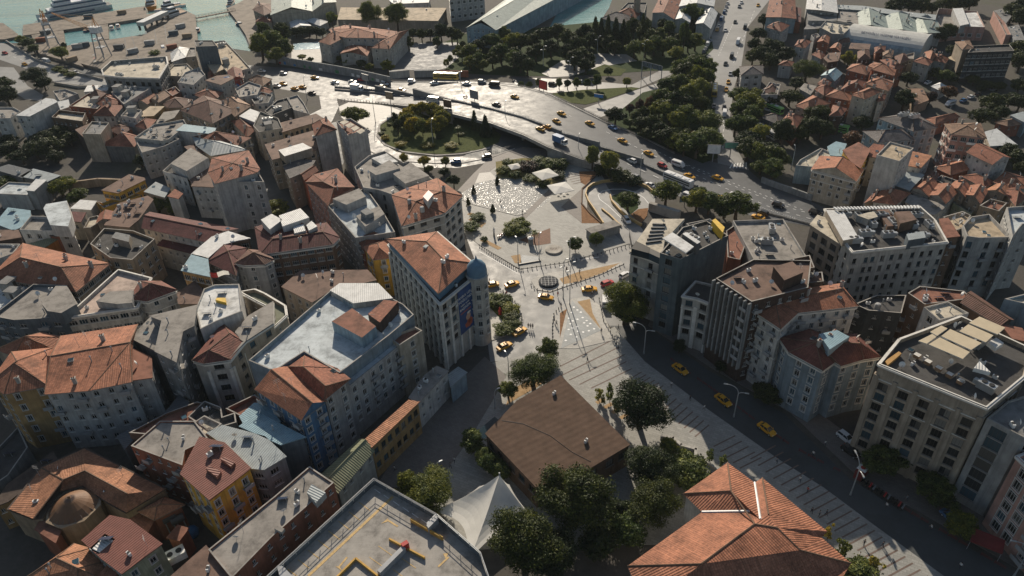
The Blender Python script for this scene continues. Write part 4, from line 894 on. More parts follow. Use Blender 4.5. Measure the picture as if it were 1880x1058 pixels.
b('00', '1480,580 1560,548 1640,540 1690,560 1590,612', 12, 'N:brownf', 'offwhite', 'cream house with brown roof carrying the blue tarpaulin', win='k')
b('00', '1640,512 1730,500 1745,560 1655,590', 11, 'G:rustd', 'red', 'dark red gabled house behind the blue tarpaulin')
b('00', '1690,640 1790,585 1880,615 1850,680 1720,700', 10, 'F:conc', 'lgrey', 'grey flat house with white boxes on top near the taxi rank', clu='aavwd')
b('00', '1795,690 1880,660 1960,680 1930,740 1830,745', 9, 'F:dark', 'white', 'white house under dark terrace beside the pale forecourt', clu='aa')
b('00', '1790,570 1860,545 1950,570 1890,615', 9, 'H:tan', 'cream', 'tan hip roofed house at the corner of the taxi rank')
b('00', '120,832 330,710 385,716 412,735 215,838', 12, 'N:metal', 'white', 'white slab block with pale sloping roof at the left edge', blank='3', win='k')
b('00', '-40,770 95,770 150,800 70,850 -40,850', 10, 'F:conc', 'white', 'white flats cut by the left edge with pale terraces', clu='avw', win='w')
b('00', '370,842 425,790 615,812 590,872', 9, 'F:cream', 'brown', 'brown house with sunlit cream roof terrace', win='k', par=1.2)
b('00', '495,762 640,668 785,690 700,782', 9, 'F:cream', 'brick', 'flat cream roofed house with red side wall', clu='h', win='k')
b('00', '608,662 632,618 782,614 770,652', 8, 'N:metalw', 'white', 'low shed with blank white roof beside the flyover', win='o')
b('00', '640,690 690,642 760,672 715,705', 10, 'H:brown', 'brown', 'small brown hip roofed house beside the blank white roof', win='o', clu='c')
b('00', '800,662 870,612 1080,628 1062,645 890,750', 11, 'F:grey', 'lgrey', 'long grey house with white roof rooms below the railed block', clu='hhwad', win='k')
b('00', '695,742 790,688 900,740 800,800', 9, 'H:rust', 'beige', 'red hip roofed house beside the long grey house', clu='sc')
b('00', '668,832 740,762 885,760 820,835', 10, 'H:rust', 'offwhite', 'off-white house with square rust hip roof', clu='c')
b('00', '868,832 925,772 1020,790 975,852', 11, 'F:conc', 'white', 'white house with bluish roof room and small square windows', clu='h', win='k')
b('00', '990,735 1085,690 1130,700 1060,748', 9, 'G:tile', 'cream', 'narrow house with salmon gable roof', win='o')
b('00', '1070,725 1150,668 1215,690 1140,735', 9, 'G:tan', 'beige', 'narrow house with sunlit tan gable roof', win='o', clu='c')
b('00', '980,842 1080,768 1180,768 1105,835', 9, 'N:conc', 'ochre', 'ochre house under a plain beige roof', win='k', roofm='f:sand')
b('00', '1175,745 1260,700 1380,715 1320,770 1210,775', 8, 'H:brown', 'beige', 'low brown hip roof above the tan gable', win='o')
b('00', '590,962 660,872 785,882 722,965', 12, 'F:grey', 'beige', 'grey flat roofed tower house with stained wall', win='o', clu='v')
b('00', '965,990 1110,892 1205,880 1320,858 1345,900 1210,1002 1165,1012', 12, 'F:conc', 'offwhite', 'long flat roofed house with solar panels and arched windows', clu='ssssavd', win='n')
b('00', '1300,792 1460,690 1600,730 1690,800 1530,885', 11, 'H:brown', 'beige', 'large mansion under dark brown hip roofs', clu='ccnk', rise=3.5)
b('00', '1590,725 1700,705 1800,762 1690,835', 11, 'H:tan', 'tan', 'tan hip roofed house with dormer windows beside the brown mansion', clu='cc')
b('00', '1725,838 1800,788 1905,825 1860,890', 11, 'N:metalw', 'white', 'house with bright white sheet roof near the dark terraces', win='k')
b('00', '1670,872 1760,858 1835,930 1780,985', 9, 'H:rust', 'offwhite', 'rust hip roofed house below the bright white sheet roof')
b('00', '1270,940 1325,898 1550,925 1535,965', 12, 'N:metalb', 'white', 'tall blank white gable house with pale blue roof', win='o')
b('00', '1395,985 1500,940 1800,990 1700,1050 1450,1050', 10, 'H:rust', 'cream', 'wide rust roofed house with rounded eaves', clu='ccd', rise=3)
b('00', '725,1045 900,950 1005,990 960,1055', 7, 'H:rust', 'dgrey', 'low rust roofed house above the vacant lot', win='o')
b('00', '545,935 655,888 690,905 600,985', 8, 'N:brownf', 'dbrown', 'dark lean-to house beside the grey tower house', win='o')
b('00', '790,930 880,898 945,920 870,975', 8, 'H:brown', 'brick', 'little brown roof behind the low rust roof', win='o')
b('00', '975,905 1050,850 1120,862 1060,930', 9, 'H:rust', 'cream', 'little rust roof left of the solar panels', win='o')
b('00', '380,655 470,640 560,672 430,725', 6, 'F:conc', 'lgrey', 'low grey ruin with debris beside the ramp road', clu='avvw', win='o')
b('00', '1110,905 1180,810 1290,795 1250,850', 8, 'N:conc', 'beige', 'plain beige roofed house above the solar panels', win='o')
b('00', '1400,680 1480,640 1600,665 1560,705 1470,712', 9, 'H:rust', 'beige', 'long rust roof above the brown mansion', win='o')
b('00', '1190,650 1260,620 1300,660 1240,690', 8, 'F:rustf', 'brick', 'rust coloured flat roof between cream block and white house', win='o')
b('00', '1500,520 1560,505 1590,530 1500,560', 8, 'H:rust', 'red', 'little dark red roof beside the tan box house', win='o')
b('00', '415,735 490,720 500,770 440,790', 6, 'N:metal', 'white', 'small white sheet roof beside the cream roof terrace', win='o')
# tile 10
b('10', '-30,350 62,290 250,300 200,384 -30,375', 6, 'F:blue', 'lgrey', 'low grey house with pale blue roof terrace and graffiti wall', win='o', par=.5)
b('10', '190,352 262,275 332,280 245,357', 7.5, 'N:metalw', 'grey', 'narrow annex with white roof beside the pale blue terrace', win='o')
b('10', '150,252 240,200 432,248 340,290', 4.5, 'N:metalg', 'dgrey', 'grey corrugated shed above the stone retaining wall', win='o')
b('10', '-40,200 60,168 230,210 160,260', 4.5, 'N:metald', 'dgrey', 'dark corrugated shed row at the left edge', win='o')
b('10', '735,352 930,240 1035,265 1042,278 850,372', 9, 'N:brown', 'yellow', 'yellow house with long brown roof and dark strip windows', roofm='f:brownf', win='s', clu='v', fl=3)
b('10', '690,428 740,440 940,370 1010,385 745,478', 6, 'F:grey', 'yellow', 'yellow lower terrace in front of the long brown roof', win='s', par=1.0)
b('10', '512,482 580,424 692,432 652,492', 6, 'N:metalw', 'white', 'white ribbed roof shed beside the yellow house', win='o')
B1 = b('10', '140,632 222,534 480,540 520,640 310,640', 10, 'F:conc', 'white', 'white corner house with roof terrace and wedge tower', win='w', par=1.0)
boxpart(B1, '10', '312,480 330,450 480,425 512,540 490,610 360,600', 9, 13, ['w:white', 'f:blue'])
b('10', '495,572 515,508 615,515 580,580', 7, 'N:maroon', 'cream', 'cream house with maroon roof beside the wedge tower', roofm='t:maroon')
b('10', '600,620 640,545 705,530 720,575 650,618', 6, 'F:cream', 'beige', 'rounded beige terrace house on the lane', win='o')
b('10', '700,582 725,520 805,505 800,560', 8, 'G:rust', 'beige', 'small red gable roof beside the rubbish-strewn roof', win='o')
b('10', '755,602 865,445 1060,395 1100,420 1000,560 930,618', 8, 'N:rust', 'beige', 'brown roof strewn with white rubbish and sheets', roofm='f:brownf', win='o', clu='aaaavvvdws')
B2 = b('10', '648,735 748,622 960,640 1112,700 950,850 790,835', 13, 'F:dark', 'tan', 'tan apartment block with dark roof terrace and huts', win='w', clu='daa', par=.9)
boxpart(B2, '10', '800,690 832,650 935,672 925,722', 12, 14.5, ['w:beige', 'f:grey'], 'stair_hut')
b('10', '1028,618 1082,512 1700,630 1500,722', 11, 'G:maroon', 'white', 'long maroon gabled hall with white end wall', rise=1.6, win='k', clu='v')
b('10', '1135,745 1215,668 1500,722 1385,806', 8, 'N:maroon', 'offwhite', 'lower maroon roof wing with small square windows', roofm='t:maroon', win='k')
b('10', '1380,812 1525,690 1640,650 1790,698 1700,715 1605,742 1490,842', 14, 'N:metalw', 'brown', 'bent white corrugated roof over brown striped flats', win='s')
b('10', '1308,928 1382,815 1490,842 1508,972', 14, 'N:metalb', 'ochre', 'pale blue corrugated roof over ochre striped flats', win='s')
b('10', '1495,862 1600,732 1765,770 1712,862 1692,955', 13.5, 'H:maroon', 'grey', 'dark red hip roof over grey flats left of the bay-windowed flats', rise=2.2, win='s')
b('10', '1700,872 1790,780 1890,790 1960,850 1900,880 1760,885', 14.5, 'H:brown', 'lgrey', 'grey bay-windowed flats under a tan brown roof', rise=2, win='t', cor=1)
b('10', '215,738 410,682 432,692 318,765', 7, 'N:olive', 'orange', 'orange walled shed with mossy green roof', win='o')
b('10', '250,655 480,638 502,662 402,685', 8, 'N:rust', 'brick', 'thin red brick house behind the mossy green roof', roofm='f:brownf', win='o')
b('10', '165,738 782,880 545,1075 -60,970', 12, 'H:tile', 'beige', 'broad hall under a big terracotta hip roof', ridge='145,833 437,903', rise=4, win='s', maxw=60)
b('10', '-30,735 145,735 100,800 -30,850', 10, 'F:conc', 'white', 'white roof terrace beside the big terracotta hip roof', win='o', clu='a')
b('10', '1505,222 1532,120 1780,68 1862,200 1840,222 1552,298', 19, 'H:rust', 'lgrey', 'tall pale tower house with rust roof and ribbed blank wall', win='c', rise=1.5, clu='cc', blank='4')
b('10', '1640,250 1700,225 1860,225 1900,290 1640,290', 17.5, 'F:conc', 'lgrey', 'tall pale annex of ribbed wall below the rust roof', win='c', clu='a')
B3 = b('10', '1168,212 1225,160 1375,48 1500,120 1345,218 1345,265', 11, 'F:dark', 'white', 'white house with raised roof block and dark terrace', win='n', par=1.0)
boxpart(B3, '10', '1225,158 1370,46 1495,118 1342,212', 10, 13.5, ['w:white', 'f:conc'])
b('10', '1210,395 1258,348 1312,378 1282,412', 9, 'N:rust', 'white', 'little rust lean-to roof by the blank white wall', roofm='t:rust', win='o')
b('10', '1380,322 1400,290 1532,285 1548,330', 12, 'N:brown', 'lgrey', 'blank white-walled house with brown roof edge', roofm='f:brownf', win='k')
b('10', '1040,362 1120,296 1222,340 1182,402', 7, 'N:metalg', 'beige', 'grey ribbed roof house above the leafy courtyard', win='o')
b('10', '1350,250 1480,170 1530,200 1540,290 1390,320', 10, 'N:brown', 'beige', 'brown flat roofed house right of the raised roof block', roofm='f:brownf', win='o')
b('10', '1330,40 1450,10 1500,60 1400,100', 9, 'N:brown', 'grey', 'dark brown roof above the raised roof block', roofm='f:brownf', win='o', clu='v')
b('10', '1390,-30 1640,0 1760,60 1520,100 1420,30', 10, 'H:metalg', 'beige', 'grey sheet hip roof above the tall pale tower house', win='o')
b('10', '980,0 1150,-60 1290,-20 1190,30 1020,80', 11, 'F:conc', 'lgrey', 'grey ruinous flats with stained wall above the parking lot', win='k')
b('10', '-30,590 60,480 215,500 215,590 100,640', 5, 'N:metalb', 'grey', 'low blue-grey sheet roof at the left edge', win='o')
b('10', '-30,640 130,640 150,690 -30,720', 5, 'N:brown', 'dbrown', 'low dark shed with brown roof at the left edge', roofm='f:brownf', win='o')
# tile 20
b('20', '-40,10 100,-40 230,20 170,120 60,200 -40,190', 11, 'F:blue', 'lgrey', 'pale roofed flats with small roof rooms at the left edge', clu='hhvaw', win='w')
B4 = b('20', '-60,235 240,5 480,15 560,150 470,250 340,250 100,265', 13, 'F:conc', 'slate', 'blue-grey balcony flats with angular roof', win='w', par=.8, bal=2)
boxpart(B4, '20', '300,150 400,20 480,20 550,150 440,215 340,200', 12, 15.5, ['w:slate', 'f:conc'])
B5 = b('20', '465,248 850,-100 1085,-40 985,170', 13, 'F:pink', 'offwhite', 'long cream flats with pink roof and rows of dark windows', win='s', par=.9, cor=1)
boxpart(B5, '20', '690,130 790,60 960,50 950,140 840,150', 12.3, 14.5, ['w:lgrey', 'f:conc'])
b('20', '940,110 1010,-10 1150,-10 1260,50 1180,80 1060,125', 13.5, 'H:rustd', 'offwhite', 'cream turreted house with dark red hip roof', win='t', cor=2, rise=2.5, clu='c')
b('20', '-30,480 60,500 300,362 445,395 380,470 110,520', 12, 'H:tile', 'beige', 'low red hip roof behind the yellow-grey house', rise=3, win='o')
b('20', '-70,720 90,500 375,470 332,735 40,790', 17, 'H:tile', 'ochre', 'yellow-grey house with orange pyramid roof and chimney', ridge='100,575 120,560', rise=3, win='t', clu='c')
B6 = b('20', '335,790 350,520 445,385 975,305 940,440 935,705 640,765', 17, 'H:tile', 'lgrey', 'long stained white flats with big orange saddle roof', ridge='365,525 935,425', rise=2.2, win='n', clu='vk')
b('20', '935,560 950,470 1085,540 1090,680 940,700', 16, 'N:brown', 'lgrey', 'narrow white stair end with rusty sunk roof', roofm='f:rustf', win='k')
b('20', '945,395 1090,245 1180,250 1140,450 1110,480', 17, 'N:conc', 'grey', 'ruinous grey house with patched roof and hatch', clu='kav', win='o', roofm='f:conc')
b('20', '1085,240 1410,165 1390,310 1310,350 1265,565 1120,490 1170,270', 20, 'N:conc', 'grey', 'tall dark grey tenement with planked flat roof', win='k', roofm='f:conc', clu='v')
B7 = b('20', '1395,550 1600,300 1740,430 1650,545 1470,570', 17, 'H:rustd', 'offwhite', 'cream corner flats with dark red folded roof and tall pilasters', win='b', pil=.7, rise=1.4, ridge='1500,480 1650,360', cor=1)
B8 = b('20', '1650,545 1745,420 1700,350 1790,240 1960,140 1960,290 1760,420', 17, 'N:conc', 'beige', 'beige corner flats with crumbling sheet roof', win='h', roofm='f:conc', clu='va', cor=1)
b('20', '1720,60 1830,40 1900,70 2050,160 2060,230 1960,320 1900,250 1950,180 1850,130', 15, 'F:green', 'beige', 'beige flats with mossy green roof ring', win='k', par=1, cor=1)
B9 = b('20', '1405,190 1465,40 1545,10 1720,5 1740,200 1560,270 1440,330', 19, 'F:white', 'white', 'brilliant white rooftop addition with yellow hatch', win='o', par=.5, clu='aav')
boxpart(B9, '20', '1548,120 1560,105 1620,105 1625,140', 18.5, 19.3, ['yellow', 'yellow'], 'roof_hatch')
b('20', '1270,80 1400,-10 1460,60 1450,150 1290,150', 11, 'N:brown', 'tan', 'small brown roofed house behind the grey tenement', roofm='f:brownf', win='k')
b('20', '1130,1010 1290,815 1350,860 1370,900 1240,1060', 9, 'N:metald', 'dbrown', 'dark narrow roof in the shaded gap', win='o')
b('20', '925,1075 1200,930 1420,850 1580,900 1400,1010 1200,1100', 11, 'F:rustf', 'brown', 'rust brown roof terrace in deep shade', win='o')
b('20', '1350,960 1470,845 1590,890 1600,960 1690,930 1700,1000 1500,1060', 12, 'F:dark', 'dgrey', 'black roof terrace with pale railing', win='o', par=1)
b('20', '1620,900 1830,800 1900,850 1880,960 1740,960', 12, 'F:rustf', 'brick', 'brick red roof terrace with clay coping', win='o', par=1)
b('20', '1385,1005 1470,950 1595,1010 1500,1090 1420,1080', 12.5, 'F:cream', 'offwhite', 'pale roof terrace with laundry frame', win='o', clu='ddn')
b('20', '1730,960 1830,870 1920,870 2010,1000 1800,1090', 13, 'N:metalb', 'slate', 'pale blue sheet roof with torn corner', win='o')
# tile 30
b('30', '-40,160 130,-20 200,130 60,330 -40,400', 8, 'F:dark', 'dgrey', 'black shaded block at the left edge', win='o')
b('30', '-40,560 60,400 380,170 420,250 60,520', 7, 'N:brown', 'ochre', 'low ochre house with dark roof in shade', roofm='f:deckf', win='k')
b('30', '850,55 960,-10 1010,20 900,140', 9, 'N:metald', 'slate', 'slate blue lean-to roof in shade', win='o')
b('30', '940,120 1150,-60 1400,-60 1500,70 1330,150 1310,260', 13, 'F:conc', 'brick', 'brick tenement with rough grey concrete roof', win='k', clu='v', par=.3)
b('30', '1500,30 1600,-20 1900,60 2050,200 1900,290 1800,280 1610,110', 13.5, 'N:metalg', 'grey', 'grey ribbed roof house beside the yellow house', win='s', clu='vsd')
B10 = b('30', '1305,322 1440,65 1610,105 1795,285 1510,505', 15, 'N:maroon', 'yellow', 'bright yellow house with folded maroon roof and white edge', roofm='m:metalr', win='t', fl=2.7, clu='a')
for s in ('1480,285 1500,262 1590,305 1560,345', '1585,215 1610,200 1690,240 1660,268'): boxpart(B10, '30', s, 15.1, 15.9, ['w:brick', 'm:metalr'], 'dormer')
hp = gp('30', '62,575 298,278 605,140 1185,432 920,600 780,530 915,465 610,300 455,365 240,645', 9)
B11 = b('30', '62,575 298,278 605,140 1185,432 910,600 780,530 590,400 430,440 300,640 240,645', 8, 'N:brown', 'tan', 'old bath house with orange U-shaped roof round a lantern dome', roofm='f:deckf', win='o')
b('30', '1015,590 1180,500 1300,548 1115,640 ', 7, 'H:orange', 'brick', 'small orange roof beside the bath house', win='o', rise=1)
b('30', '940,640 1015,590 1115,640 1060,740', 6, 'N:tile', 'brick', 'small striped tile lean-to beside the bath house', roofm='t:tile', win='o')
b('30', '600,800 790,630 930,660 1155,830 880,1035 740,930', 11, 'N:maroon', 'pgreen', 'pale green house with maroon sheet roof and skylight', roofm='m:metalr', win='t', clu='n')
b('30', '180,1085 530,838 640,870 740,960 700,1060 560,1120', 8, 'H:orange', 'ochre', 'orange hip roof with lamps at the bottom edge', ridge='400,925 560,1000', rise=2, win='o', clu='kv')
b('30', '700,1075 790,970 850,1000 830,1075', 9, 'N:tile', 'ochre', 'small red tiled roof at the bottom edge', roofm='t:tile', win='o')
b('30', '1240,1060 1480,850 1690,1085 1300,1120', 12, 'N:brown', 'brick', 'dusky pink flat roofed block at the bottom edge', roofm='f:brownf', win='o')
B12 = b('o', '382,1009 505,910 568,856 613,886 500,985 425,1062', 13, 'F:conc', 'brick', 'long red walled block with patched grey and pink roof', win='k', par=.35, clu='adnv')
boxpart(B12, '31', '130,715 150,695 205,715 185,742', 12.7, 13.4, ['w:offwhite', 'f:conc'], 'roof_hatch'); boxpart(B12, '31', '365,455 400,395 500,455 430,530', 12.7, 14.2, ['w:lgrey', 'm:metalg'], 'roof_light')
b('30', '1210,780 1280,700 1350,720 1290,800', 6, 'N:rust', 'brick', 'low rusty shed roof in the dark yard', roofm='f:rustf', win='o')
b('30', '260,720 300,650 430,740 400,810', 7, 'N:rust', 'brick', 'low dark red lean-to beside the bath house dome', roofm='f:rustf', win='o')
# ---------------------------------------------------------------- centre: tiles 01, 11, 21, 31
def merge(A, Bq):
    off = Bq.root.location - A.root.location; rs = Bq.root
    for c in list(rs.children): c.parent = A.root; c.location = c.location + off
    D.objects.remove(rs)
# warehouses and mansion by the basin
b('01', '108,108 405,82 400,-60 120,-60', 9, 'G:sage', 'cream', 'left gabled warehouse with pale green roof behind the white tents', ridge='255,52 258,-95', rise=2.5, win='s', maxw=8)
b('01', '405,82 573,16 560,-60 402,-60', 9, 'G:sage', 'cream', 'right gabled warehouse with pale green roof behind the white tents', ridge='490,20 480,-90', rise=2.2, win='s', maxw=6)
b('01', '-20,70 20,20 100,30 110,90 60,110', 9, 'H:brown', 'beige', 'brown roofed house left of the gabled warehouses')
b('01', '0,160 30,110 108,105 110,160', 6, 'H:rust', 'beige', 'low hip roofed house beside the big trees at the dock', win='k')
b('01', '245,160 340,140 392,185 258,210', 4, 'G:metalw', 'white', 'long white shed roof beside the courtyard pool', win='o', rise=1.2)
b('01', '360,150 420,132 520,155 460,185', 4, 'H:metalw', 'white', 'white tent roof right of the long white shed', win='o', rise=1.5)
b('01', '588,142 612,57 1368,60 1308,152', 6, 'N:sand', 'beige', 'long low shed with rust-patched beige roof behind two big trees', win='l', roofm='f:sand', maxw=20)
b('01', '1385,-60 1640,-60 1640,-30 1392,0', 13, 'F:grey', 'lgrey', 'tall ruined pale hall with empty windows at the top edge', win='q', fl=4)
b('01', '960,5 1120,-30 1250,-20 1240,20 990,30', 4, 'N:metalw', 'white', 'flat white canopy roofs at the top edge', win='o')
b('01', '1515,202 1722,216 2620,-255 2250,-330', 10, 'G:sage', 'lblue', 'very long basin warehouse with sage green roof and raised ridge', ridge='1618,143 2430,-335', rise=3.2, win='k', maxw=60, fl=3.4)
b('01', '1510,345 1572,282 1612,292 1600,352', 4, 'N:metalw', 'white', 'little white-roofed shed among the park trees', win='o')
M1 = b('01', '452,300 590,200 648,262 530,322', 10, 'H:tile', 'offwhite', 'red roofed school mansion with two wings and front pavilion', win='c', fl=4, clu='c', rise=2.6)
for s, k in (('830,345 1000,240 1095,215 1045,265 958,352', 1), ('530,212 640,182 1010,225 985,275 650,270 560,250', 0)): merge(M1, b('01', s, 10.3 if k else 11, 'H:tile', 'offwhite', 'wing', win='c', fl=4, clu='c' if k else 'cc', rise=2.2, ridge=None if not k else '925,290 1030,235'))
merge(M1, b('01', '610,385 680,318 830,335 795,402 690,375', 6.5, 'H:tile', 'offwhite', 'pavilion', win='c', fl=4, rise=2, ridge='735,335 740,350'))
# tile 01 bottom / 11: houses by the roundabout
b('01', '-30,560 100,590 92,612 -30,620', 8, 'H:tile', 'beige', 'small red roof at the corner of the taxi forecourt', win='o')
b('01', '10,665 60,630 115,655 60,695', 8, 'H:rust', 'white', 'small rust hip roof on a white house by the forecourt', win='k')
b('01', '-20,680 40,690 60,740 -20,760', 8, 'N:brown', 'white', 'white house corner beside the black terrace', roofm='f:brownf', win='k')
b('01', '60,800 150,722 235,700 265,770 110,830', 9, 'F:dark', 'dgrey', 'black terrace with vents beside the forecourt', win='o', clu='aAv')
b('01', '222,705 300,682 345,740 385,820 270,790', 9, 'F:conc', 'lgrey', 'grey stepped roof with hatches beside the forecourt', win='o', clu='kk')
b('01', '-20,905 30,800 160,850 190,920 20,950', 12, 'F:dark', 'cream', 'cream house with dark roof and white hut', win='n', clu='hA')
b('01', '165,890 430,822 495,862 190,952', 11, 'N:brown', 'tan', 'brown roofed hall with slatted timber front', roofm='f:brownf', win='l', maxw=14)
X = b('01', '68,1042 405,945 470,1020 430,1080 120,1150', 12, 'N:brown', 'beige', 'beige house with brown roof and white sheet upper storey', roofm='f:brownf', win='n')
boxpart(X, '11', '160,62 335,10 402,46 205,106', 12, 15, ['w:beige', 'm:metalw'])
b('01', '410,895 500,850 572,932 430,975', 17, 'H:rust', 'white', 'slender white tower house with brown hip roof and skylight', win='k', clu='kc', blank='2')
T2 = b('01', '578,872 680,850 800,925 660,975', 19, 'F:rustf', 'lgrey', 'slender pale tower house with roof pergola next to the ring road', win='k', clu='dd', blank='2')
for i in range(4): boxpart(T2, '01', f'{600 + i * 40},{880 + i * 22} {640 + i * 40},{862 + i * 20} {670 + i * 38},{876 + i * 22} {628 + i * 40},{898 + i * 22}', 20.4, 20.6, ['trim', 'f:cream'], 'pergola_panel')
b('11', '200,182 300,130 425,140 385,205 245,265', 12, 'N:greyt', 'beige', 'house with patchy grey tiled roof in the narrow lane', roofm='t:greyt', win='k')
b('11', '325,235 405,182 440,210 350,270', 12, 'G:rust', 'brick', 'small red gable behind the patchy grey roof', win='o')
b('11', '365,292 420,240 580,198 700,330 560,400 520,458', 15, 'H:rust', 'pink', 'pink walled block with rust hip roof and dormer', ridge='480,290 560,330', rise=2.2, win='n', clu='kc')
G5 = b('11', '515,462 770,338 820,372 912,500 1000,650 715,692', 15, 'F:blue', 'grey', 'long grey block with roof rooms and shaded terrace', win='n', clu='aavd', par=.9, maxw=80)
boxpart(G5, '11', '550,412 742,336 790,395 650,455', 14.2, 17, ['w:lgrey', 'f:conc'])
boxpart(G5, '11', '720,535 885,462 925,520 785,612', 14.2, 17, ['w:lgrey', 'f:conc']); boxpart(G5, '11', '750,500 800,475 845,510 790,530', 17, 18.5, ['w:grey', 'f:grey'], 'lift_hut')
W6 = b('11', '708,182 812,100 925,66 1060,150 1100,140 1278,276 1080,346 985,382 880,346 772,330', 16, 'F:conc', 'lgrey', 'pale block with stepped grey flat roofs beside the ring road', win='h', clu='av', par=.8)
boxpart(W6, '11', '815,212 960,132 1035,192 862,242', 15.2, 18, ['w:lgrey', 'f:conc']); boxpart(W6, '11', '985,232 1110,150 1245,245 1072,302', 15.2, 17.5, ['w:offwhite', 'f:conc']); boxpart(W6, '11', '830,120 940,85 1020,145 900,160', 15.2, 16.6, ['w:white', 'f:white'], 'roof_terrace')
W7 = b('11', '1055,602 985,385 1085,340 1300,268 1476,392 1350,512', 17, 'H:tile', 'offwhite', 'white hotel with red roof beside the sunken square', ridge='1150,430 1330,360', rise=2.4, win='b', clu='wwad', cor=2, fl=3)
boxpart(W7, '11', '1200,395 1240,350 1275,378 1235,430', 18, 20.6, ['w:white', 'red'], 'lift_tower')
b('11', '715,692 868,640 952,680 775,756', 13, 'H:rust', 'brick', 'brick red house with rust roof in the narrow street', win='k', rise=1.5)
b('11', '780,756 952,704 962,832 850,846', 13, 'H:tile', 'yellow', 'narrow yellow house with red roof behind the banner building', win='t', rise=1.7, fl=2.7)
A10 = b('11', '35,808 0,616 180,560 420,600 500,588 592,692 548,736', 15, 'H:maroon', 'brown', 'brown striped flats with white-edged maroon roof and white roof boxes', ridge='120,700 480,650', rise=1.6, win='s', cor=1, fl=2.9, clu='k')
for s, z in (('35,562 112,520 190,562 98,632', 18), ('165,532 318,480 382,546 190,610', 18), ('268,612 340,595 358,640 275,660', 17), ('362,600 400,570 440,610 380,640', 17.5)): boxpart(A10, '11', s, 15, z, ['w:white', 'm:metalw'])
b('21', '190,28 320,-85 800,-90 860,-20 540,52 405,138', 11, 'N:brown', 'cream', 'cream house under a broad brown roof behind the pale blue roof', roofm='f:brownf', win='c', clu='v')
# the big block with the pale blue roof
K = b('21', '-55,555 535,52 690,150 985,112 1060,150 1135,225 955,375 600,645 345,492 130,632', 18, 'F:blue', 'bluegrey', 'big block with pale blue roof terraces and brown penthouse', win='s', blank='9', top=.2, par=1.1, maxw=40, clu='va')
boxpart(K, '21', '545,275 692,180 862,310 762,392', 16.9, 20, ['w:lblue', 'f:rustf'], 'penthouse'); boxpart(K, '21', '805,222 920,120 1022,132 890,282', 16.9, 20, ['w:dbrown', 't:rust'], 'penthouse'); boxpart(K, '21', '530,52 600,0 880,0 985,108 700,145', 17, 18.6, ['w:offwhite', 'm:metalw'], 'roof_sheet')
merge(K, b('21', '600,655 958,378 1030,450 672,740', 15, 'F:blue', 'lgrey', 'ledge', win='t', par=.4, fl=2.8, bal=3))
b('21', '950,385 1145,312 1196,340 1030,446', 16, 'F:rustf', 'cream', 'cream corner house with dark red roof terrace facing the banner building', win='c', fl=2.8, par=.7)
b('21', '10,762 250,602 495,852 328,972', 17, 'G:tile', 'blue', 'bright blue house with striped red gable roof', win='t', rise=2.2, flip=0, fl=2.7, clu='nn', bal=2)
b('21', '250,600 350,528 575,620 662,690 495,826', 17.5, 'H:rust', 'lgrey', 'pale bay-windowed house with rust folded roof right of the bright blue house', ridge='340,600 500,740', rise=2, win='t', clu='kn', fl=2.7)
b('31', '-110,-20 20,-110 345,60 180,110', 13.5, 'N:metalb', 'slate', 'pale blue tin roof below the bright blue house', win='o')
b('21', '1105,825 1215,668 1300,603 1378,636 1165,862', 8, 'N:conc', 'white', 'narrow white house with grey patched roof on the shaded street', roofm='f:conc', win='k', clu='vvak')
b('21', '1385,662 1455,610 1512,646 1402,742', 5.5, 'N:metalg', 'lblue', 'small pale blue shop hut with red awning at the street corner', win='o')
b('21', '782,1135 1100,848 1166,860 832,1178', 9.5, 'N:orange', 'ochre', 'ochre ruin with bricked tall windows and narrow orange roof', roofm='t:orange', win='l', maxw=14, fl=4)
b('31', '490,322 740,86 835,160 592,442', 9, 'G:olive', 'offwhite', 'off-white house with mossy green gable roof beside the parking deck', win='k', rise=1.6, maxw=5)
# banner building
Q = b('o', '712.5,448 807.5,558 868,509 890,502 866,480 802,425', 20.5, 'F:dark', 'offwhite', 'stone corner hotel with red roof, blue mansard, domed turret and hanging banner', win='h', pil=.6, fl=2.75, par=.5, cor=2, maxw=90, clu='')
up = b('o', '713,440 800,427 864,483 805,536', 22.5, 'H:tile', 'blue', 'top', ridge='783,443.5 814,476', rise=2.6, win='o', z0=20.1, clu='aaak', wallm='trimb'); merge(Q, up)
for i, (x, y) in enumerate(((763, 458), (779, 473), (790, 481))): o_ = P(x, y, 23.3); put('air_handler', clut('A'), Q.root, (o_.x - Q.c[0], o_.y - Q.c[1], 23.3), .5)
tb = P(876, 506, 20.5); lx, ly = tb.x - Q.c[0], tb.y - Q.c[1]; m = MB(); m.lathe([(2.6, 0), (2.6, 20.6), (2.9, 20.8), (2.9, 21.1), (2.5, 21.2)], 20, 0, lx, ly); m.build('turret', ['w:offwhite'], Q.root, smooth=False)
m = MB(); m.lathe([(2.5, 21.2), (2.5, 22.2), (2.3, 23.4), (1.7, 24.3), (.9, 24.9), (.35, 25.2), (.15, 26.0), (.02, 26.4)], 20, 0, lx, ly); m.build('turret_dome', ['trimb'], Q.root, smooth=True)
for k in range(6):
    for a in (-2.3, -1.5, -.7): put('window', win_mesh(1.1, 1.55, 'frame', k % 3), Q.root, (lx + 2.63 * cos(a), ly + 2.63 * sin(a), 17.6 - k * 2.75), a + pi / 2)
p0, p1 = P(807.5, 558, 20.5), P(868, 509, 20.5); d_ = (p1 - p0); L_ = d_.length; d_.normalize(); n_ = Vector((d_.y, -d_.x, 0)); u0, u1 = L_ * .47, L_ * .90; a0 = p0 + d_ * u0 + n_ * .45; a1 = p0 + d_ * u1 + n_ * .45; c3 = Vector((Q.c[0], Q.c[1], 0))
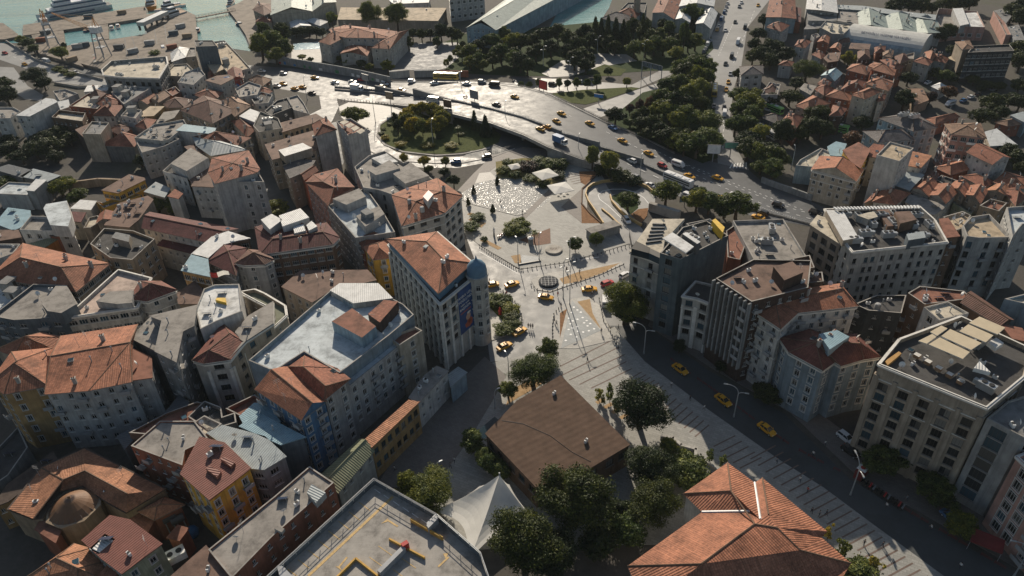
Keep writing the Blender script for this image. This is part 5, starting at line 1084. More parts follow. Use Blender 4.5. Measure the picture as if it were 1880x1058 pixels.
m = MB(); z0_, z1_ = 7.0, 20.0; q = [a0 - c3, a1 - c3]; m.face([(q[0].x, q[0].y, z0_), (q[1].x, q[1].y, z0_), (q[1].x, q[1].y, z1_), (q[0].x, q[0].y, z1_)], 0, [(0, 0), (1, 0), (1, 2), (0, 2)])
back = n_ * -.06; m.face([(q[1].x + back.x, q[1].y + back.y, z0_), (q[0].x + back.x, q[0].y + back.y, z0_), (q[0].x + back.x, q[0].y + back.y, z1_), (q[1].x + back.x, q[1].y + back.y, z1_)])
bn = thing('banner', 'tall blue banner with white lettering hanging on the stone corner hotel', 'banner', (Q.c[0], Q.c[1], 0)); m.build('cloth', ['banner'], bn)
def text(s, size, m_, loc, rot, parent, name='lettering', ext=.01, align='CENTER'):
    c = D.curves.new('txt', 'FONT'); c.body = s; c.size = size; c.extrude = ext; c.align_x = align; o = D.objects.new('txt', c); COL.objects.link(o); dg = bpy.context.evaluated_depsgraph_get(); me = D.meshes.new_from_object(o.evaluated_get(dg)); D.objects.remove(o); D.curves.remove(c)
    me.materials.clear(); me.materials.append(mat(m_)); t = put(name, me, parent, loc); t.rotation_euler = rot; return t
ra = atan2(d_.y, d_.x); wB = u1 - u0
for s, z, sz, mm in (('İSTANBUL UZUN', 17.6, .95, 'plain_white'), ("BEYOĞLU'NDA", 16.3, 1.05, 'plain_white'), ('kültür sanat', 15.2, .7, 'cloth_white'), ('BAŞINDA', 14.0, 1.0, 'plain_white')):
    w_ = a0 - c3 + d_ * (wB * .44) + n_ * .05; text(s, sz, mm, (w_.x, w_.y, z), (pi / 2, 0, ra), bn)
m = MB()
w_ = a0 - c3 + n_ * .04
def bq(u, v, w, h, mi, sl=0): 
    o1 = w_ + d_ * u; o2 = w_ + d_ * (u + w); m.face([(o1.x, o1.y, v), (o2.x, o2.y, v + sl), (o2.x, o2.y, v + sl + h), (o1.x, o1.y, v + h)], mi)
bq(wB * .08, 13.0, wB * .74, .28, 0, .0)
def blob(u, v, ru, rv, mi, seed):
    r = random.Random(seed); P_ = []
    for k in range(16): a = k * pi / 8; e = r.uniform(.85, 1.1); o1 = w_ + d_ * (u + ru * e * cos(a)) + n_ * (.004 * mi); P_.append((o1.x, o1.y, v + rv * e * sin(a)))
    m.face(P_, mi)
blob(wB * .62, 8.8, wB * .30, 1.0, 0, 3); blob(wB * .70, 9.5, wB * .2, .8, 0, 4); blob(wB * .60, 11.0, wB * .16, 1.1, 1, 5); blob(wB * .66, 12.1, wB * .13, .35, 2, 6)
m.build('print', ['printred', 'skin', 'trim'], bn)
text('1', .9, 'plain_white', tuple(w_ + d_ * (wB * .1) + Vector((0, 0, 7.4))), (pi / 2, 0, ra), bn)
# ---------------------------------------------------------------- east side
# tile 02 top
b('02', '1012,92 1082,-50 1240,-50 1162,137', 8, 'G:rust', 'white', 'brown-red roofed warehouse beside the avenue', rise=2, win='o', flip=0)
b('02', '1165,142 1215,40 1300,42 1275,160', 7, 'G:metalw', 'white', 'left white gabled shed beside the avenue', win='o', rise=1.8)
b('02', '1325,172 1390,44 1475,95 1425,205', 7, 'G:metal', 'white', 'right pale gabled shed with dark front by the avenue', win='o', rise=1.8)
b('02', '1205,46 1240,-40 1465,-45 1448,46', 9, 'G:metal', 'lgrey', 'wide pale roofed hall behind the gabled sheds', win='o', rise=2)
b('02', '785,62 832,18 972,18 952,92', 8, 'F:dark', 'teal', 'dark teal house beside the tall brick chimney', win='k')
b('02', '735,112 800,70 935,90 880,132', 7, 'H:rust', 'white', 'rust roofed house at the foot of the tall chimney', win='o')
b('02', '645,132 722,100 880,132 845,182', 6, 'H:greyt', 'grey', 'grey hip roofed house at the edge of the park', win='o')
st = P(*T('02', 890, 185)); ch = thing('factory_chimney', 'tall pale round chimney rising behind the park trees', 'chimney', (st.x, st.y, 0)); m = MB(); m.lathe([(2.3, 0), (2.2, 3), (1.5, 24), (1.65, 24.5), (1.65, 25.5)], 16); m.build('shaft', ['w:beige'], ch)
b('02', '1640,482 1800,474 1802,532 1652,540', 7, 'H:greyt', 'lgrey', 'grey roofed timber villa beside the avenue', win='w', rise=2)
b('02', '1780,665 1870,600 1900,640 1880,690', 6, 'H:brown', 'beige', 'small brown roofed house behind the avenue trees', win='o')
# tile 03: halls
b('03', '28,122 60,-20 228,-20 238,135', 8, 'G:rust', 'lblue', 'rust red warehouse roof at the top right of the avenue', rise=2.2, win='o', ridge='135,125 150,-25')
b('03', '232,155 242,54 276,62 272,162', 6, 'N:maroon', 'brick', 'narrow dark red annex of the rust red warehouse', roofm='t:maroon', win='o')
b('03', '318,65 330,-60 520,-60 538,92', 9, 'G:metalw', 'lgrey', 'white twin-pitched factory roof', ridge='425,75 425,-75', rise=1.4, win='o')
b('03', '322,92 535,98 530,152 330,150', 7, 'N:grey', 'grey', 'dark grey lean-to in front of the white factory roof', roofm='f:grey', win='o')
b('03', '300,212 345,148 450,148 415,208', 5, 'N:grey', 'grey', 'grey flat shed beside the cream factory terrace', roofm='f:grey', win='o')
SW = b('03', '540,152 562,60 690,80 692,178 655,172', 7, 'N:conc', 'lgrey', 'sawtooth factory hall with four pale ridges behind the swimming pool', roofm='f:conc', win='o')
for s, r_ in (('692,180 905,207 882,108 682,85', '782,180 766,60'), ('907,207 1112,232 1098,120 884,108', '1010,213 976,88'), ('1114,232 1285,235 1250,150 1100,130', '1192,238 1152,142')): merge(SW, b('03', s, 7, 'G:sage', 'lgrey', 'bay', ridge=r_, rise=2.6, win='o', clu='vvv'))
b('03', '412,196 455,147 662,176 580,246 500,242', 9, 'F:cream', 'grey', 'cream flat roof crowded with ducts left of the swimming pool', win='o', clu='AAaa')
b('03', '530,38 720,45 1090,95 1245,110 1240,145 1095,125 700,75 535,65', 8, 'N:metalg', 'teal', 'long low teal wall range behind the sawtooth hall', win='o')
R_ = b('03', '1240,135 1265,60 1385,68 1545,82 1602,196 1425,190 1290,205', 7, 'F:conc', 'pink', 'roofless ruin with crumbling pink walls', win='q', par=3.0, fl=4)
boxpart(R_, '03', '1368,62 1440,58 1485,172 1420,186', 4, 8, ['w:lgrey', 'm:metalw'], 'sheet_roof'); boxpart(R_, '03', '1450,95 1540,90 1600,195 1490,190', 4, 6.5, ['w:lgrey', 'f:white'], 'sheet_roof')
b('03', '1660,80 1700,72 1790,250 1750,250', 6, 'F:conc', 'pink', 'long ruined pink wall range at the right edge', win='o', par=2)
b('03', '1670,80 1740,62 1785,120 1750,170', 6, 'N:grey', 'pink', 'low grey roof beside the ruined pink wall', roofm='f:grey', win='o')
b('03', '1755,200 1840,180 1885,290 1810,290', 5, 'N:grey', 'grey', 'shed with open rafters at the right edge', roofm='f:grey', win='o', clu='kkkk')
b('03', '1390,302 1482,290 1512,346 1442,356', 14, 'H:tan', 'beige', 'beige stair tower with tan roof beside the dark office', win='o', rise=1)
b('03', '1475,378 1512,330 1775,318 1810,365', 14, 'F:dark', 'charcoal', 'dark long office block with rows of window bands', win='s', fl=2.9)
# village of small houses: picture outline, height, roof, wall, label
V = '''30,195 82,165 192,182 132,226|8|H:rust|lgrey|grey house with rust roof nearest the avenue in the village
235,332 262,290 348,296 300,346|9|H:rust|lgrey|tall grey house with rust roof left of the round tree
350,252 392,238 414,260 372,282|7|F:conc|lgrey|small grey house with flat top below the cream terrace
398,302 432,264 478,270 470,312|7|G:tile|brick|small gabled orange roof below the round dark tree
488,347 520,318 562,325 556,372|7|G:tile|brick|little gabled red roof above the walled garden
358,392 402,368 448,390 420,422|7|H:rust|offwhite|squat rust roofed house behind the dark timber house
440,420 480,385 560,380 540,440 470,450|8|N:brown|dbrown|dark timber house with white windows
118,467 152,440 222,446 205,476|6|H:rust|lgrey|rust roofed cottage behind the big round tree
425,545 470,510 568,530 515,582|8|G:metalb|lblue|pale blue house with pale blue sheet roof
608,502 650,464 782,490 745,537|10|H:tile|brick|tall brick-red house with orange hip roof
558,292 622,274 625,302 572,308|6|H:brown|grey|brown roofed hut at the left end of the swimming pool
638,312 775,320 762,362 622,352|6|N:brown|grey|long brown roof against the swimming pool
690,372 760,360 770,420 690,430|6|H:brown|dbrown|dark brown house beside the bright blue tarpaulin wall
810,342 880,334 874,374 816,378|7|H:rust|brick|rust roofed house in front of the middle of the swimming pool
870,372 938,364 928,412 872,402|7|H:tan|beige|tan roofed house in front of the middle of the swimming pool
945,410 1020,385 1050,430 990,455|6|H:brown|dbrown|dark brown roof below the right half of the swimming pool
1028,392 1092,378 1088,425 1040,420|6|F:conc|beige|small beige flat roof below the right half of the swimming pool
1170,377 1222,368 1245,402 1200,442|8|H:tile|offwhite|orange folded roof at the right end of the swimming pool
1088,442 1142,414 1222,440 1192,470|8|H:rust|offwhite|white fronted house with rust roof by the lane
1228,432 1245,390 1335,422 1312,452|7|H:rust|offwhite|long rust roof left of the beige stair tower
1330,420 1400,390 1440,400 1400,450|7|N:sand|beige|beige flat shed against the beige stair tower
850,432 922,424 1012,480 945,500|9|H:rust|brick|rust roof at the top of the terrace row
768,472 805,450 955,500 942,542 790,500|9|H:tile|brick|long red roof with parapet in the terrace row
775,540 850,520 950,560 940,600 800,580|8|F:rustf|offwhite|flat roof with white parapet in the terrace row
560,652 622,590 762,588 732,652|8|H:rust|brick|dark red roof left of the terrace row
748,602 792,568 935,600 902,652|10|H:tile|beige|red roofed house at the lower end of the terrace row
645,682 762,634 845,660 732,712|12|H:tile|cream|tall cream house with red roof beside the dark lane
820,692 885,678 868,722 830,730|9|H:rust|cream|narrow red roof leaning on the tall cream house
458,692 522,648 645,690 622,722|8|H:tile|brick|red roof with solar heaters left of the tall cream house
378,642 442,608 515,640 440,682|8|H:rust|beige|rust roof behind the red roof with heaters
400,602 442,568 494,590 450,632|8|H:rust|tan|rust roof beside the pale blue house
268,642 302,604 385,622 342,682|7|N:conc|grey|grey flat house beside the mossy garden
242,762 362,690 485,740 330,792|7|H:tile|beige|long folded red roof above the dark trees
488,832 512,760 605,780 562,832|8|H:rust|dbrown|small dark house with rust hip roof among trees
-10,680 50,590 130,605 110,680|7|F:conc|lgrey|grey house with cluttered terrace near the avenue trees
-10,842 60,820 185,850 112,892|5|H:greyt|dgrey|dark grey roofed bus workshop
150,862 192,818 292,842 232,932|7|H:rust|brick|rust roof beside the dark grey workshop
1218,622 1272,598 1325,625 1280,652|4|H:metalw|white|pale tent roof in the little park
1600,952 1682,930 1825,1042 1640,1052|6|N:metal|beige|pale sheet roof shed right of the pink apartment block
1680,882 1790,858 1855,892 1760,905|5|H:tan|brick|tan tiled shed near the right edge
1785,832 1872,808 1920,850 1890,885|6|N:metalg|lblue|blue-grey roofed house at the right edge
1180,857 1382,814 1412,840 1242,892|5|H:tile|brick|long low red roof behind the grey school'''
for l in V.split('\n'): p_, h_, r_, w_2, lb = l.split('|'); b('03', p_, float(h_), r_, w_2, lb, cat='house', name='house', win='k', roofm='f:brownf' if r_ == 'N:brown' else 'f:conc' if r_ == 'N:conc' else 'f:sand' if r_ == 'N:sand' else None, clu='' if float(h_) < 7 else 'cv')
SCH = b('03', '838,852 1085,810 1252,916 1085,942', 11, 'H:greyt', 'lblue', 'grey roofed school block with pale blue walls', win='t', rise=2.6, clu='AAc'); merge(SCH, b('03', '728,946 1050,928 1082,1002 832,1022', 9, 'H:greyt', 'lblue', 'w', win='t', rise=2.2))
b('03', '1040,642 1150,640 1192,722 1092,762', 4, 'N:rust', 'tan', 'garden pavilion with ribbed brown roof', roofm='t:tan', win='o')
PK = b('03', '1315,892 1560,886 1602,992 1365,962', 15, 'H:tan', 'pink', 'pink apartment block with white balconies and tan roof', win='s', rise=1.6, bal=3, clu='cd', bcol='plain_white')
# tile 13
b('13', '358,200 668,281 718,202 420,108', 11, 'G:tile', 'cream', 'cream villa with pediment and red gable roof on the bend', ridge='525,186 575,112', rise=2.6, win='t', cor=2, fl=2.8)
b('13', '240,170 270,130 392,60 422,45 502,100 365,182', 7, 'F:cream', 'lblue', 'pale terrace house left of the cream villa', win='o', clu='d')
b('13', '395,90 430,50 570,110 480,118 400,125', 9, 'F:cream', 'white', 'white roof terrace behind the cream villa', win='o', clu='v')
b('13', '470,40 530,5 600,20 560,110 490,100', 9, 'N:metalb', 'white', 'white sheet roofed house behind the cream villa', win='o')
b('13', '580,65 690,10 772,60 702,192 640,150', 12, 'N:brown', 'yellow', 'yellow house with collapsed brown roof', roofm='f:rustf', win='k')
b('13', '760,60 800,20 870,30 830,120 770,110', 11, 'N:tile', 'cream', 'cream house with red roof behind the tall white block', roofm='t:rust', win='k')
TW = b('13', '820,96 915,0 1087,46 985,141', 20, 'F:sand', 'white', 'tall blank white block with sandy roof', win='k', blank='3', clu='av', par=.5, maxw=12)
b('13', '918,305 985,175 1025,180 1158,242 1055,352', 10, 'N:metalg', 'dgrey', 'dark shed house with grey sheet roof below the tall white block', win='o')
b('13', '1035,172 1085,76 1148,90 1212,105 1132,192', 12, 'N:tile', 'offwhite', 'house with red inset roof and white parapet', roofm='t:orange', win='k', clu='k')
b('13', '1245,187 1432,138 1505,190 1350,237', 8, 'H:tile', 'brick', 'low orange hip roof left of the white gabled house', win='o', clu='dc')
b('13', '1475,78 1592,24 1775,115 1650,162', 13, 'G:rust', 'white', 'white gabled house with brown-red roof near the right edge', win='k', rise=1.8)
V = '''1058,342 1162,274 1258,310 1192,392|9|G:tile|offwhite|leftmost gabled house of the white terrace behind the fins
1203,387 1262,308 1398,360 1312,442|9|G:tile|offwhite|second gabled house of the white terrace behind the fins
1345,332 1392,288 1484,320 1452,392|9|G:tile|beige|red gable right of the white terrace
1460,382 1502,320 1614,352 1562,442|9|G:tile|beige|broad red gable with sunlit half right of the white terrace
1610,352 1692,308 1765,332 1742,382|9|G:orange|beige|small orange gable near the right edge
1668,292 1752,218 1890,262 1890,335 1760,330|9|H:tile|offwhite|big red roof at the right edge
800,432 882,328 1055,372 950,452|9|H:tile|offwhite|red hip roof behind the left end of the white fins
740,440 800,380 850,350 830,430|8|G:rust|tan|dark red roof behind the yellow house
1740,350 1830,330 1890,400 1820,460|9|H:rust|tan|dark red roof at the far right of the red gables
1560,460 1640,410 1760,440 1700,500|9|F:rustf|tan|rust flat roof below the red gables
1240,270 1290,240 1400,280 1350,330|8|F:dark|dgrey|dark mossy terrace between the red gables
1150,260 1200,200 1260,230 1240,290|8|H:brown|brick|brown roof below the red inset roof
1440,250 1530,235 1670,290 1590,330|8|H:rust|offwhite|long rust roof below the white gabled house
1370,440 1440,400 1560,450 1500,520|6|F:green|pgreen|mossy flat roof beside the cream parapet block'''
for l in V.split('\n'): p_, h_, r_, w_2, lb = l.split('|'); b('13', p_, float(h_), r_, w_2, lb, cat='house', name='house', win='k', clu='cv')
b('13', '1060,385 1300,455 1300,480 1230,530 1030,440', 8.5, 'N:white', 'offwhite', 'white front wing of the terrace behind the fins', roofm='f:conc', win='k')
H1 = b('13', '448,482 1130,462 1240,560 1330,720 650,792 585,712', 20, 'F:dark', 'offwhite', 'long pale hotel crowded with roof machinery', win='d', top=.8, clu='AAAAAAAAAAAAAaaaaaavvvvdd', maxw=100, par=.9, fl=3, cor=1)
for i in range(26): boxpart(H1, '13', f'{508 + i * 24},{470 - i * .5} {520 + i * 24},{469 - i * .5} {545 + i * 23.5},{487 - i * .4} {533 + i * 23.5},{488 - i * .4}', 21.4, 21.7, ['plain_white', 'plain_white'], 'fin')
boxpart(H1, '13', '455,492 575,492 690,690 580,712', 19.2, 21, ['w:beige', 'm:metalw'], 'pergola_roof'); boxpart(H1, '13', '950,505 1060,500 1110,560 990,590', 19.2, 22, ['w:brown', 'f:brownf']); boxpart(H1, '13', '820,490 950,485 1010,600 900,610', 19.2, 20.4, ['w:brown', 'f:brownf'], 'plinth')
boxpart(H1, '13', '680,530 800,500 830,540 760,560', 19.2, 21.2, ['w:offwhite', 'f:cream']); boxpart(H1, '13', '1035,665 1160,645 1175,690 1050,710', 19.2, 22, ['w:slate', 'm:metalg'])
b('13', '345,600 398,535 470,560 590,715 560,740', 18, 'N:cream', 'beige', 'pillared beige wing at the left end of the long pale hotel', roofm='f:cream', win='b')
b('13', '1275,562 1330,555 1412,682 1320,692', 19, 'N:rust', 'brown', 'narrow dark brown house with rust sheet roof', roofm='f:rustf', win='k')
b('13', '1300,540 1440,500 1500,530 1440,620 1390,640', 18, 'F:sand', 'beige', 'beige house with cluttered sandy roof beside the rust sheet roof', clu='vadd', win='k')
b('13', '1440,602 1500,540 1632,520 1792,686 1560,692 1470,680', 19, 'F:sand', 'lgrey', 'pale flats with glass bay and sandy roof', win='h', par=1.0, clu='d', fl=3)
b('13', '1755,472 1890,462 1980,580 1870,592 1800,680', 21, 'F:blue', 'lgrey', 'tall grey block with pale terrace at the right edge', win='k', par=1)
b('12', '1588,568 1951,556 2115,822 2010,872 1740,852', 12, 'F:conc', 'lgrey', 'low hall with broad grey roof and white parapet beside the highway', win='o', clu='AAaaav', par=.8)
b('12', '1250,590 1420,555 1500,600 1440,650 1330,640', 14, 'F:dark', 'grey', 'dark flat roof with yellow container and ducts behind the teal block', win='o', clu='AAav')
b('12', '1540,640 1600,600 1680,740 1640,850 1550,830', 11, 'F:rustf', 'brick', 'rust brown lower roof beside the teal block', win='o', clu='v')
# front row on the shaded street (region drawn from a close view)
def z5(s): return ' '.join(f'{1140 + float(a) * .24575:.1f},{400 + float(c) * .24575:.1f}' for a, c in (q.split(',') for q in s.split()))
def z6(s): return ' '.join(f'{1350 + float(a) * .24575:.1f},{520 + float(c) * .24575:.1f}' for a, c in (q.split(',') for q in s.split()))
C1 = b('o', z5('72,255 240,15 465,15 320,170 292,335'), 19, 'N:cream', 'offwhite', 'ornate corner house with ribbed cream roof and glazed terrace', roofm='f:cream', win='h', fl=2.9, cor=2)
for i in range(6): boxpart(C1, 'o', z5(f'{185 + i * 10},{185 - i * 28} {300 + i * 6},{170 - i * 24} {304 + i * 6},{164 - i * 24} {189 + i * 10},{178 - i * 28}'), 19.1, 19.6, ['dark_metal', 'dark_metal'], 'roof_beam')
boxpart(C1, 'o', z5('78,230 112,172 222,225 210,265'), 19.1, 21, ['glassb', 'glassc'], 'glass_terrace'); boxpart(C1, 'o', z5('205,262 225,230 292,262 288,300'), 19.1, 21, ['glassb', 'glassc'], 'glass_terrace')
C2 = b('o', z5('292,262 460,70 640,20 802,132 445,312'), 24, 'F:dark', 'teal', 'tall dark teal block with blank side wall and white roof awning', win='r', fl=2.75, blank='3', clu='aaaAv', par=.5)
boxpart(C2, 'o', z5('312,152 385,108 545,215 485,262'), 26.2, 26.5, ['plain_white', 'f:white'], 'awning'); boxpart(C2, 'o', z5('460,120 485,108 595,180 570,195'), 23.6, 26.8, ['w:dgrey', 'f:white'], 'air_duct'); boxpart(C2, 'o', z5('680,20 705,5 775,70 760,110'), 23.6, 26, ['yellow', 'yellow'], 'container')
b('o', z5('460,582 560,470 705,505 672,642 570,602'), 15.5, 'F:dark', 'offwhite', 'pair of low cream fronts between teal block and finned block', win='r', pil=.5, cor=2, fl=2.9, par=.6)
C4 = b('o', '1314,511 1383,476 1490,478 1484,528 1380,554', 24, 'F:brownf', 'dbrown', 'brown block ribbed with tall pale fins', win='n', fl=2.8, par=.6, clu='aavd')
p0, p1 = P(1314, 511, 24), P(1380, 554, 24); d_ = p1 - p0; L_ = d_.length; d_.normalize(); n_ = Vector((d_.y, -d_.x, 0)); c3 = Vector((C4.c[0], C4.c[1], 0))
if n_.y > 0: n_ = -n_
for i in range(9): m = MB(); w_ = p0 + d_ * (L_ * i / 8) + n_ * .5 - c3; m.box(w_.x, w_.y, 4.5, .38, 1.0, 19.2, atan2(d_.y, d_.x)); m.build('fin', ['w:grey'], C4.root)
boxpart(C4, 'o', '1420,490 1455,480 1475,500 1440,515', 23.4, 26.5, ['w:dbrown', 'f:brownf'])
b('13', '20,880 340,815 375,905 130,950', 21, 'F:brownf', 'brown', 'brown roof terrace behind the finned block', win='o', clu='dda')
b('13', '100,962 430,936 440,1005 110,1042', 20, 'F:brownf', 'dbrown', 'lower dark brown terrace behind the finned block', win='o', clu='aad')
C5 = b('o', z6('130,195 250,85 780,10 905,165 460,215 335,330'), 20, 'H:tile', 'white', 'ornate white corner house with red roof and bay windows', win='t', ridge=z6('300,130 800,40'), rise=1.6, cor=2, fl=2.8, clu='cckd', bal=2)
C6 = b('o', z6('345,415 560,350 640,385 900,385 1068,545 950,562 790,608 740,578 650,642 410,512'), 16, 'H:rustd', 'bluegrey', 'blue-grey corner house with dark red roof and metal canopy', win='t', ridge=z6('600,440 930,450'), rise=2.2, cor=1, fl=2.8, clu='ccdd')
boxpart(C6, 'o', z6('625,380 760,350 855,400 705,495'), 17, 19, ['w:lblue', 'm:metalb'], 'sheet_canopy')
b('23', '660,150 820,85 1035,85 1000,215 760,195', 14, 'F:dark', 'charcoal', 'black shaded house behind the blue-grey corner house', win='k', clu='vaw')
b('23', '1045,70 1130,20 1450,55 1500,110 1165,152', 17, 'F:rustf', 'brown', 'stained brown tenement with solar panels and dishes', win='k', clu='ssddaa', par=.4)
b('23', '1160,172 1330,130 1485,215 1270,266', 17.5, 'F:cream', 'white', 'white roof storey with cream top beside the stained tenement', win='w', clu='va', par=.5)
b('23', '1440,142 1505,70 1790,262 1705,302', 17, 'G:brown', 'brown', 'brown gabled roof behind the tan hotel', win='o', rise=1.2)
b('23', '1740,112 1880,78 1990,150 1960,260 1880,145', 19, 'F:cream', 'lblue', 'pale blue wall block at the right edge', win='o')
b('23', '1720,300 1860,330 1900,420 1800,400', 17, 'N:brown', 'brown', 'brown roof right of the gabled brown roof', roofm='f:rustf', win='o')
H7 = b('o', '1614,668 1652,622 1765,580 1895,640 1882,690 1812,748', 24.6, 'F:dark', 'beige', 'tan hotel with roof restaurant, awnings and satellite dishes', win='r', pil=1, fl=2.7, par=1.0, cor=2, maxw=95, top=2.6, clu='ddddaaaAAA')  # dark roof colour stands in for the shade cast by the awnings
for s in ('1120,415 1220,365 1250,385 1180,435', '1205,350 1285,305 1330,325 1255,378', '1195,440 1275,390 1490,495 1440,545', '1285,380 1350,330 1575,430 1500,480', '1415,345 1480,295 1660,375 1605,425', '1485,285 1560,240 1745,320 1690,368'): boxpart(H7, '23', s, 27.2, 27.4, ['trim', 'cream_cloth'], 'awning')
for s in ('1620,425 1680,390 1735,430 1680,465', '1560,560 1600,600 1640,640 1520,610'): boxpart(H7, '23', s, 25.5, 26.4, ['plain_white', 'm:metalw'], 'cabinet')
for i in range(5): boxpart(H7, '23', f'{1085 + i * 78},{510 + i * 46} {1105 + i * 78},{495 + i * 46} {1145 + i * 78},{515 + i * 46} {1125 + i * 78},{532 + i * 46}', 24.0, 24.75, ['wood', 'cloth_white'], 'table')
boxpart(H7, '23', '880,560 980,490 1000,505 900,590', 23.7, 24.4, ['floor_wood', 'floor_wood'], 'terrace_floor')
b('o', '1812,768 1850,736 1970,700 2000,800 1880,803', 22, 'F:grey', 'lgrey', 'dark glazed office with pale mullion grid', roofm='f:grey', win='g', fl=2.75, clu='aA', par=.5)
b('o', '1868,838 1960,800 2020,900 1960,930', 19, 'F:conc', 'pink', 'pinkish white house with bay windows and red shop awning', win='q', fl=2.8, bal=3, cor=1)
# ---------------------------------------------------------------- one-off structures
def custom_roof(root, c, t, pts, faces, m, hips=(), name='roof', hm='t:tan'):
    """pts: name -> (x, y, z); faces of named points; hips: ridge tiles"""
    W = {k: (lambda w: (w.x - c[0], w.y - c[1], w.z))(P(*T(t, x, y), z)) for k, (x, y, z) in pts.items()}; mb = MB()
    for f in faces:
        q = [W[k] for k in f]
        if area(q) < 0: q.reverse()
        for j in range(1, len(q) - 1): tr = [q[0], q[j], q[j + 1]]; mb.face(tr, 0, roof_uv(tr))
    for a, e in hips: mb.tube(W[a], W[e], .16, 5, 1)
    mb.build(name, [m, hm], root); return W
# red roofed house at the bottom right
E_, Q_ = 12, 16.2
pt = dict(p1=(830, 985, E_), p2=(1230, 465, E_), p3=(1550, 240, E_), p4=(1745, 385, E_), p5=(1800, 350, E_), p6=(2267, 735, E_), p7=(2228, 780, E_), p8=(2437, 965, E_), p9=(1365, 597, E_), r1=(1575, 445, 15), r2=(1745, 682, Q_), r3=(1360, 970, Q_), r4=(1845, 615, 15.6), r5=(1905, 708, 15.8), r6=(2072, 870, 15), v1=(1712, 592, 14.6), v2=(1785, 650, 15.6), q0=(960, 1290, E_), q1=(1700, 1330, E_), q2=(2330, 1150, E_))
c0 = P(*T('32', 1600, 750)); hs = thing('house', 'large house with clay red hip roof and chimneys beside the sloping square', 'house', (c0.x, c0.y, 0)); c0 = (c0.x, c0.y)
W = custom_roof(hs, c0, '32', pt, [('p2', 'p3', 'r1'), ('p3', 'p4', 'v2', 'r1'), ('p2', 'r1', 'v1', 'p9'), ('r1', 'v2', 'r2', 'v1'), ('p1', 'p9', 'v1', 'r2', 'r3'), ('p4', 'p5', 'r4', 'v2'), ('p5', 'p6', 'r4'), ('r4', 'p6', 'p7', 'r5'), ('v2', 'r4', 'r5', 'r2'), ('r5', 'p7', 'p8', 'r6'), ('r2', 'r5', 'r6', 'q1', 'r3'), ('r6', 'p8', 'q2', 'q1'), ('p1', 'r3', 'q0'), ('r3', 'q1', 'q0')], 't:tile', [('r1', 'p3'), ('r1', 'p2'), ('r2', 'r3'), ('r3', 'p1'), ('r4', 'p5'), ('r5', 'r6'), ('r2', 'r5'), ('r6', 'p8'), ('r1', 'r2')])
m = MB(); pl = offset(ccw([W[k][:2] for k in ('p1', 'p9', 'p2', 'p3', 'p4', 'p5', 'p6', 'p7', 'p8', 'q2', 'q1', 'q0')]), -.5); m.prism(pl, 0, E_ - .05, 0, 0, False); m.build('wall', ['w:offwhite'], hs)
m = MB()
for a, e in (('p4', 'v2'), ('p9', 'v1')): m.tube(Vector(W[a]) + Vector((0, 0, .06)), Vector(W[e]) + Vector((0, 0, .08)), .22, 5)
m.build('valley_gutter', ['plain_white'], hs)
for x, y, z in ((1655, 490, 14.2), (1860, 890, 14.0), (2110, 900, 14.5)): w = P(*T('32', x, y), z); put('chimney', clut('c'), hs, (w.x - c0[0], w.y - c0[1], z - .2), .6, (1.3, 1.3, 1.2))
for x, y, z in ((1535, 540, 13.4), (1685, 1000, 14.6), (2010, 885, 14.9)): w = P(*T('32', x, y), z); put('skylight', clut('k'), hs, (w.x - c0[0], w.y - c0[1], z), .6)
# brown-roofed pavilion on the square
pv = b('o', '1029,692 1154,817 1078,862 985,894 893,797 950,738', 6.5, 'N:deck', 'brown', 'low market hall with broad brown felt roof on the lower square', roofm='deckroof', win='b', name='market_hall', clu='aa', maxw=.5)
m = MB(); lst = [P(x, y, 6.72) for x, y in ((921, 772), (960, 778), (1010, 800), (1050, 830), (1085, 848))]
for i in range(4): q, r_ = lst[i], lst[i + 1]; m.tube((q.x - pv.c[0], q.y - pv.c[1], 6.69), (r_.x - pv.c[0], r_.y - pv.c[1], 6.69), .06, 5)
m.build('roof_cable', ['black'], pv.root)
m = MB()
for i in range(7): q = P(1075 + i * 11, 858 - i * 5.5, 5.2); m.box(q.x - pv.c[0], q.y - pv.c[1], 4.6, 1.1, .7, .8, .5)
m.build('air_unit_row', ['plain_white'], pv.root)
for i in range(1): boxpart(pv, 'o', '870,797 908,765 920,775 890,806', 4.6, 4.85, ['galv', 'glassb'], 'glass_canopy')
# parking deck
dk = b('o', '470,1075 686,877 802,943 882,1013 905,1080', 12, 'F:concrete', 'slate', 'open parking deck with yellow bay lines and steel parapet', name='parking_garage', roofm='concrete', win='o', par=1.5, maxw=0)
c3 = Vector((dk.c[0], dk.c[1], 0)); m = MB(); zD = 10.52
def dline(a, e, w, mi=0, z=10.53):
    m = MB(); p, q = P(*T('31', *a), z) - c3, P(*T('31', *e), z) - c3; d = (q - p); n = Vector((-d.y, d.x, 0)).normalized() * w / 2; m.face([p - n, q - n, q + n, p + n]); m.build('bay_line', ['lane_paint' if mi else 'yellow_paint'], dk.root)
dline((375, 1056), (985, 485), .55)
for i in range(8): x, y = 740 - i * 73, 525 + i * 69; dline((x, y), (x + 80, y + 60), .16)
for i in range(4): dline((880 + (i % 2) * 170 - (i // 2) * 65, 840 + (i % 2) * 90 + (i // 2) * 80), (980 + (i % 2) * 170 - (i // 2) * 65, 910 + (i % 2) * 90 + (i // 2) * 80), .14)
dline((940, 650), (1020, 700), .35); dline((1310, 990), (1385, 920), .35); dline((655, 920), (590, 1000), .35)
for (x, y), (u, v), (s, t_) in (((900, 680), (950, 640), (945, 665)), ((1345, 895), (1385, 890), (1365, 935)), ((570, 985), (620, 1020), (600, 990))):
    m = MB(); m.face([P(*T('31', *q), 10.534) - c3 for q in ((x, y), (u, v), (s, t_))]); m.build('arrow', ['yellow_paint'], dk.root)
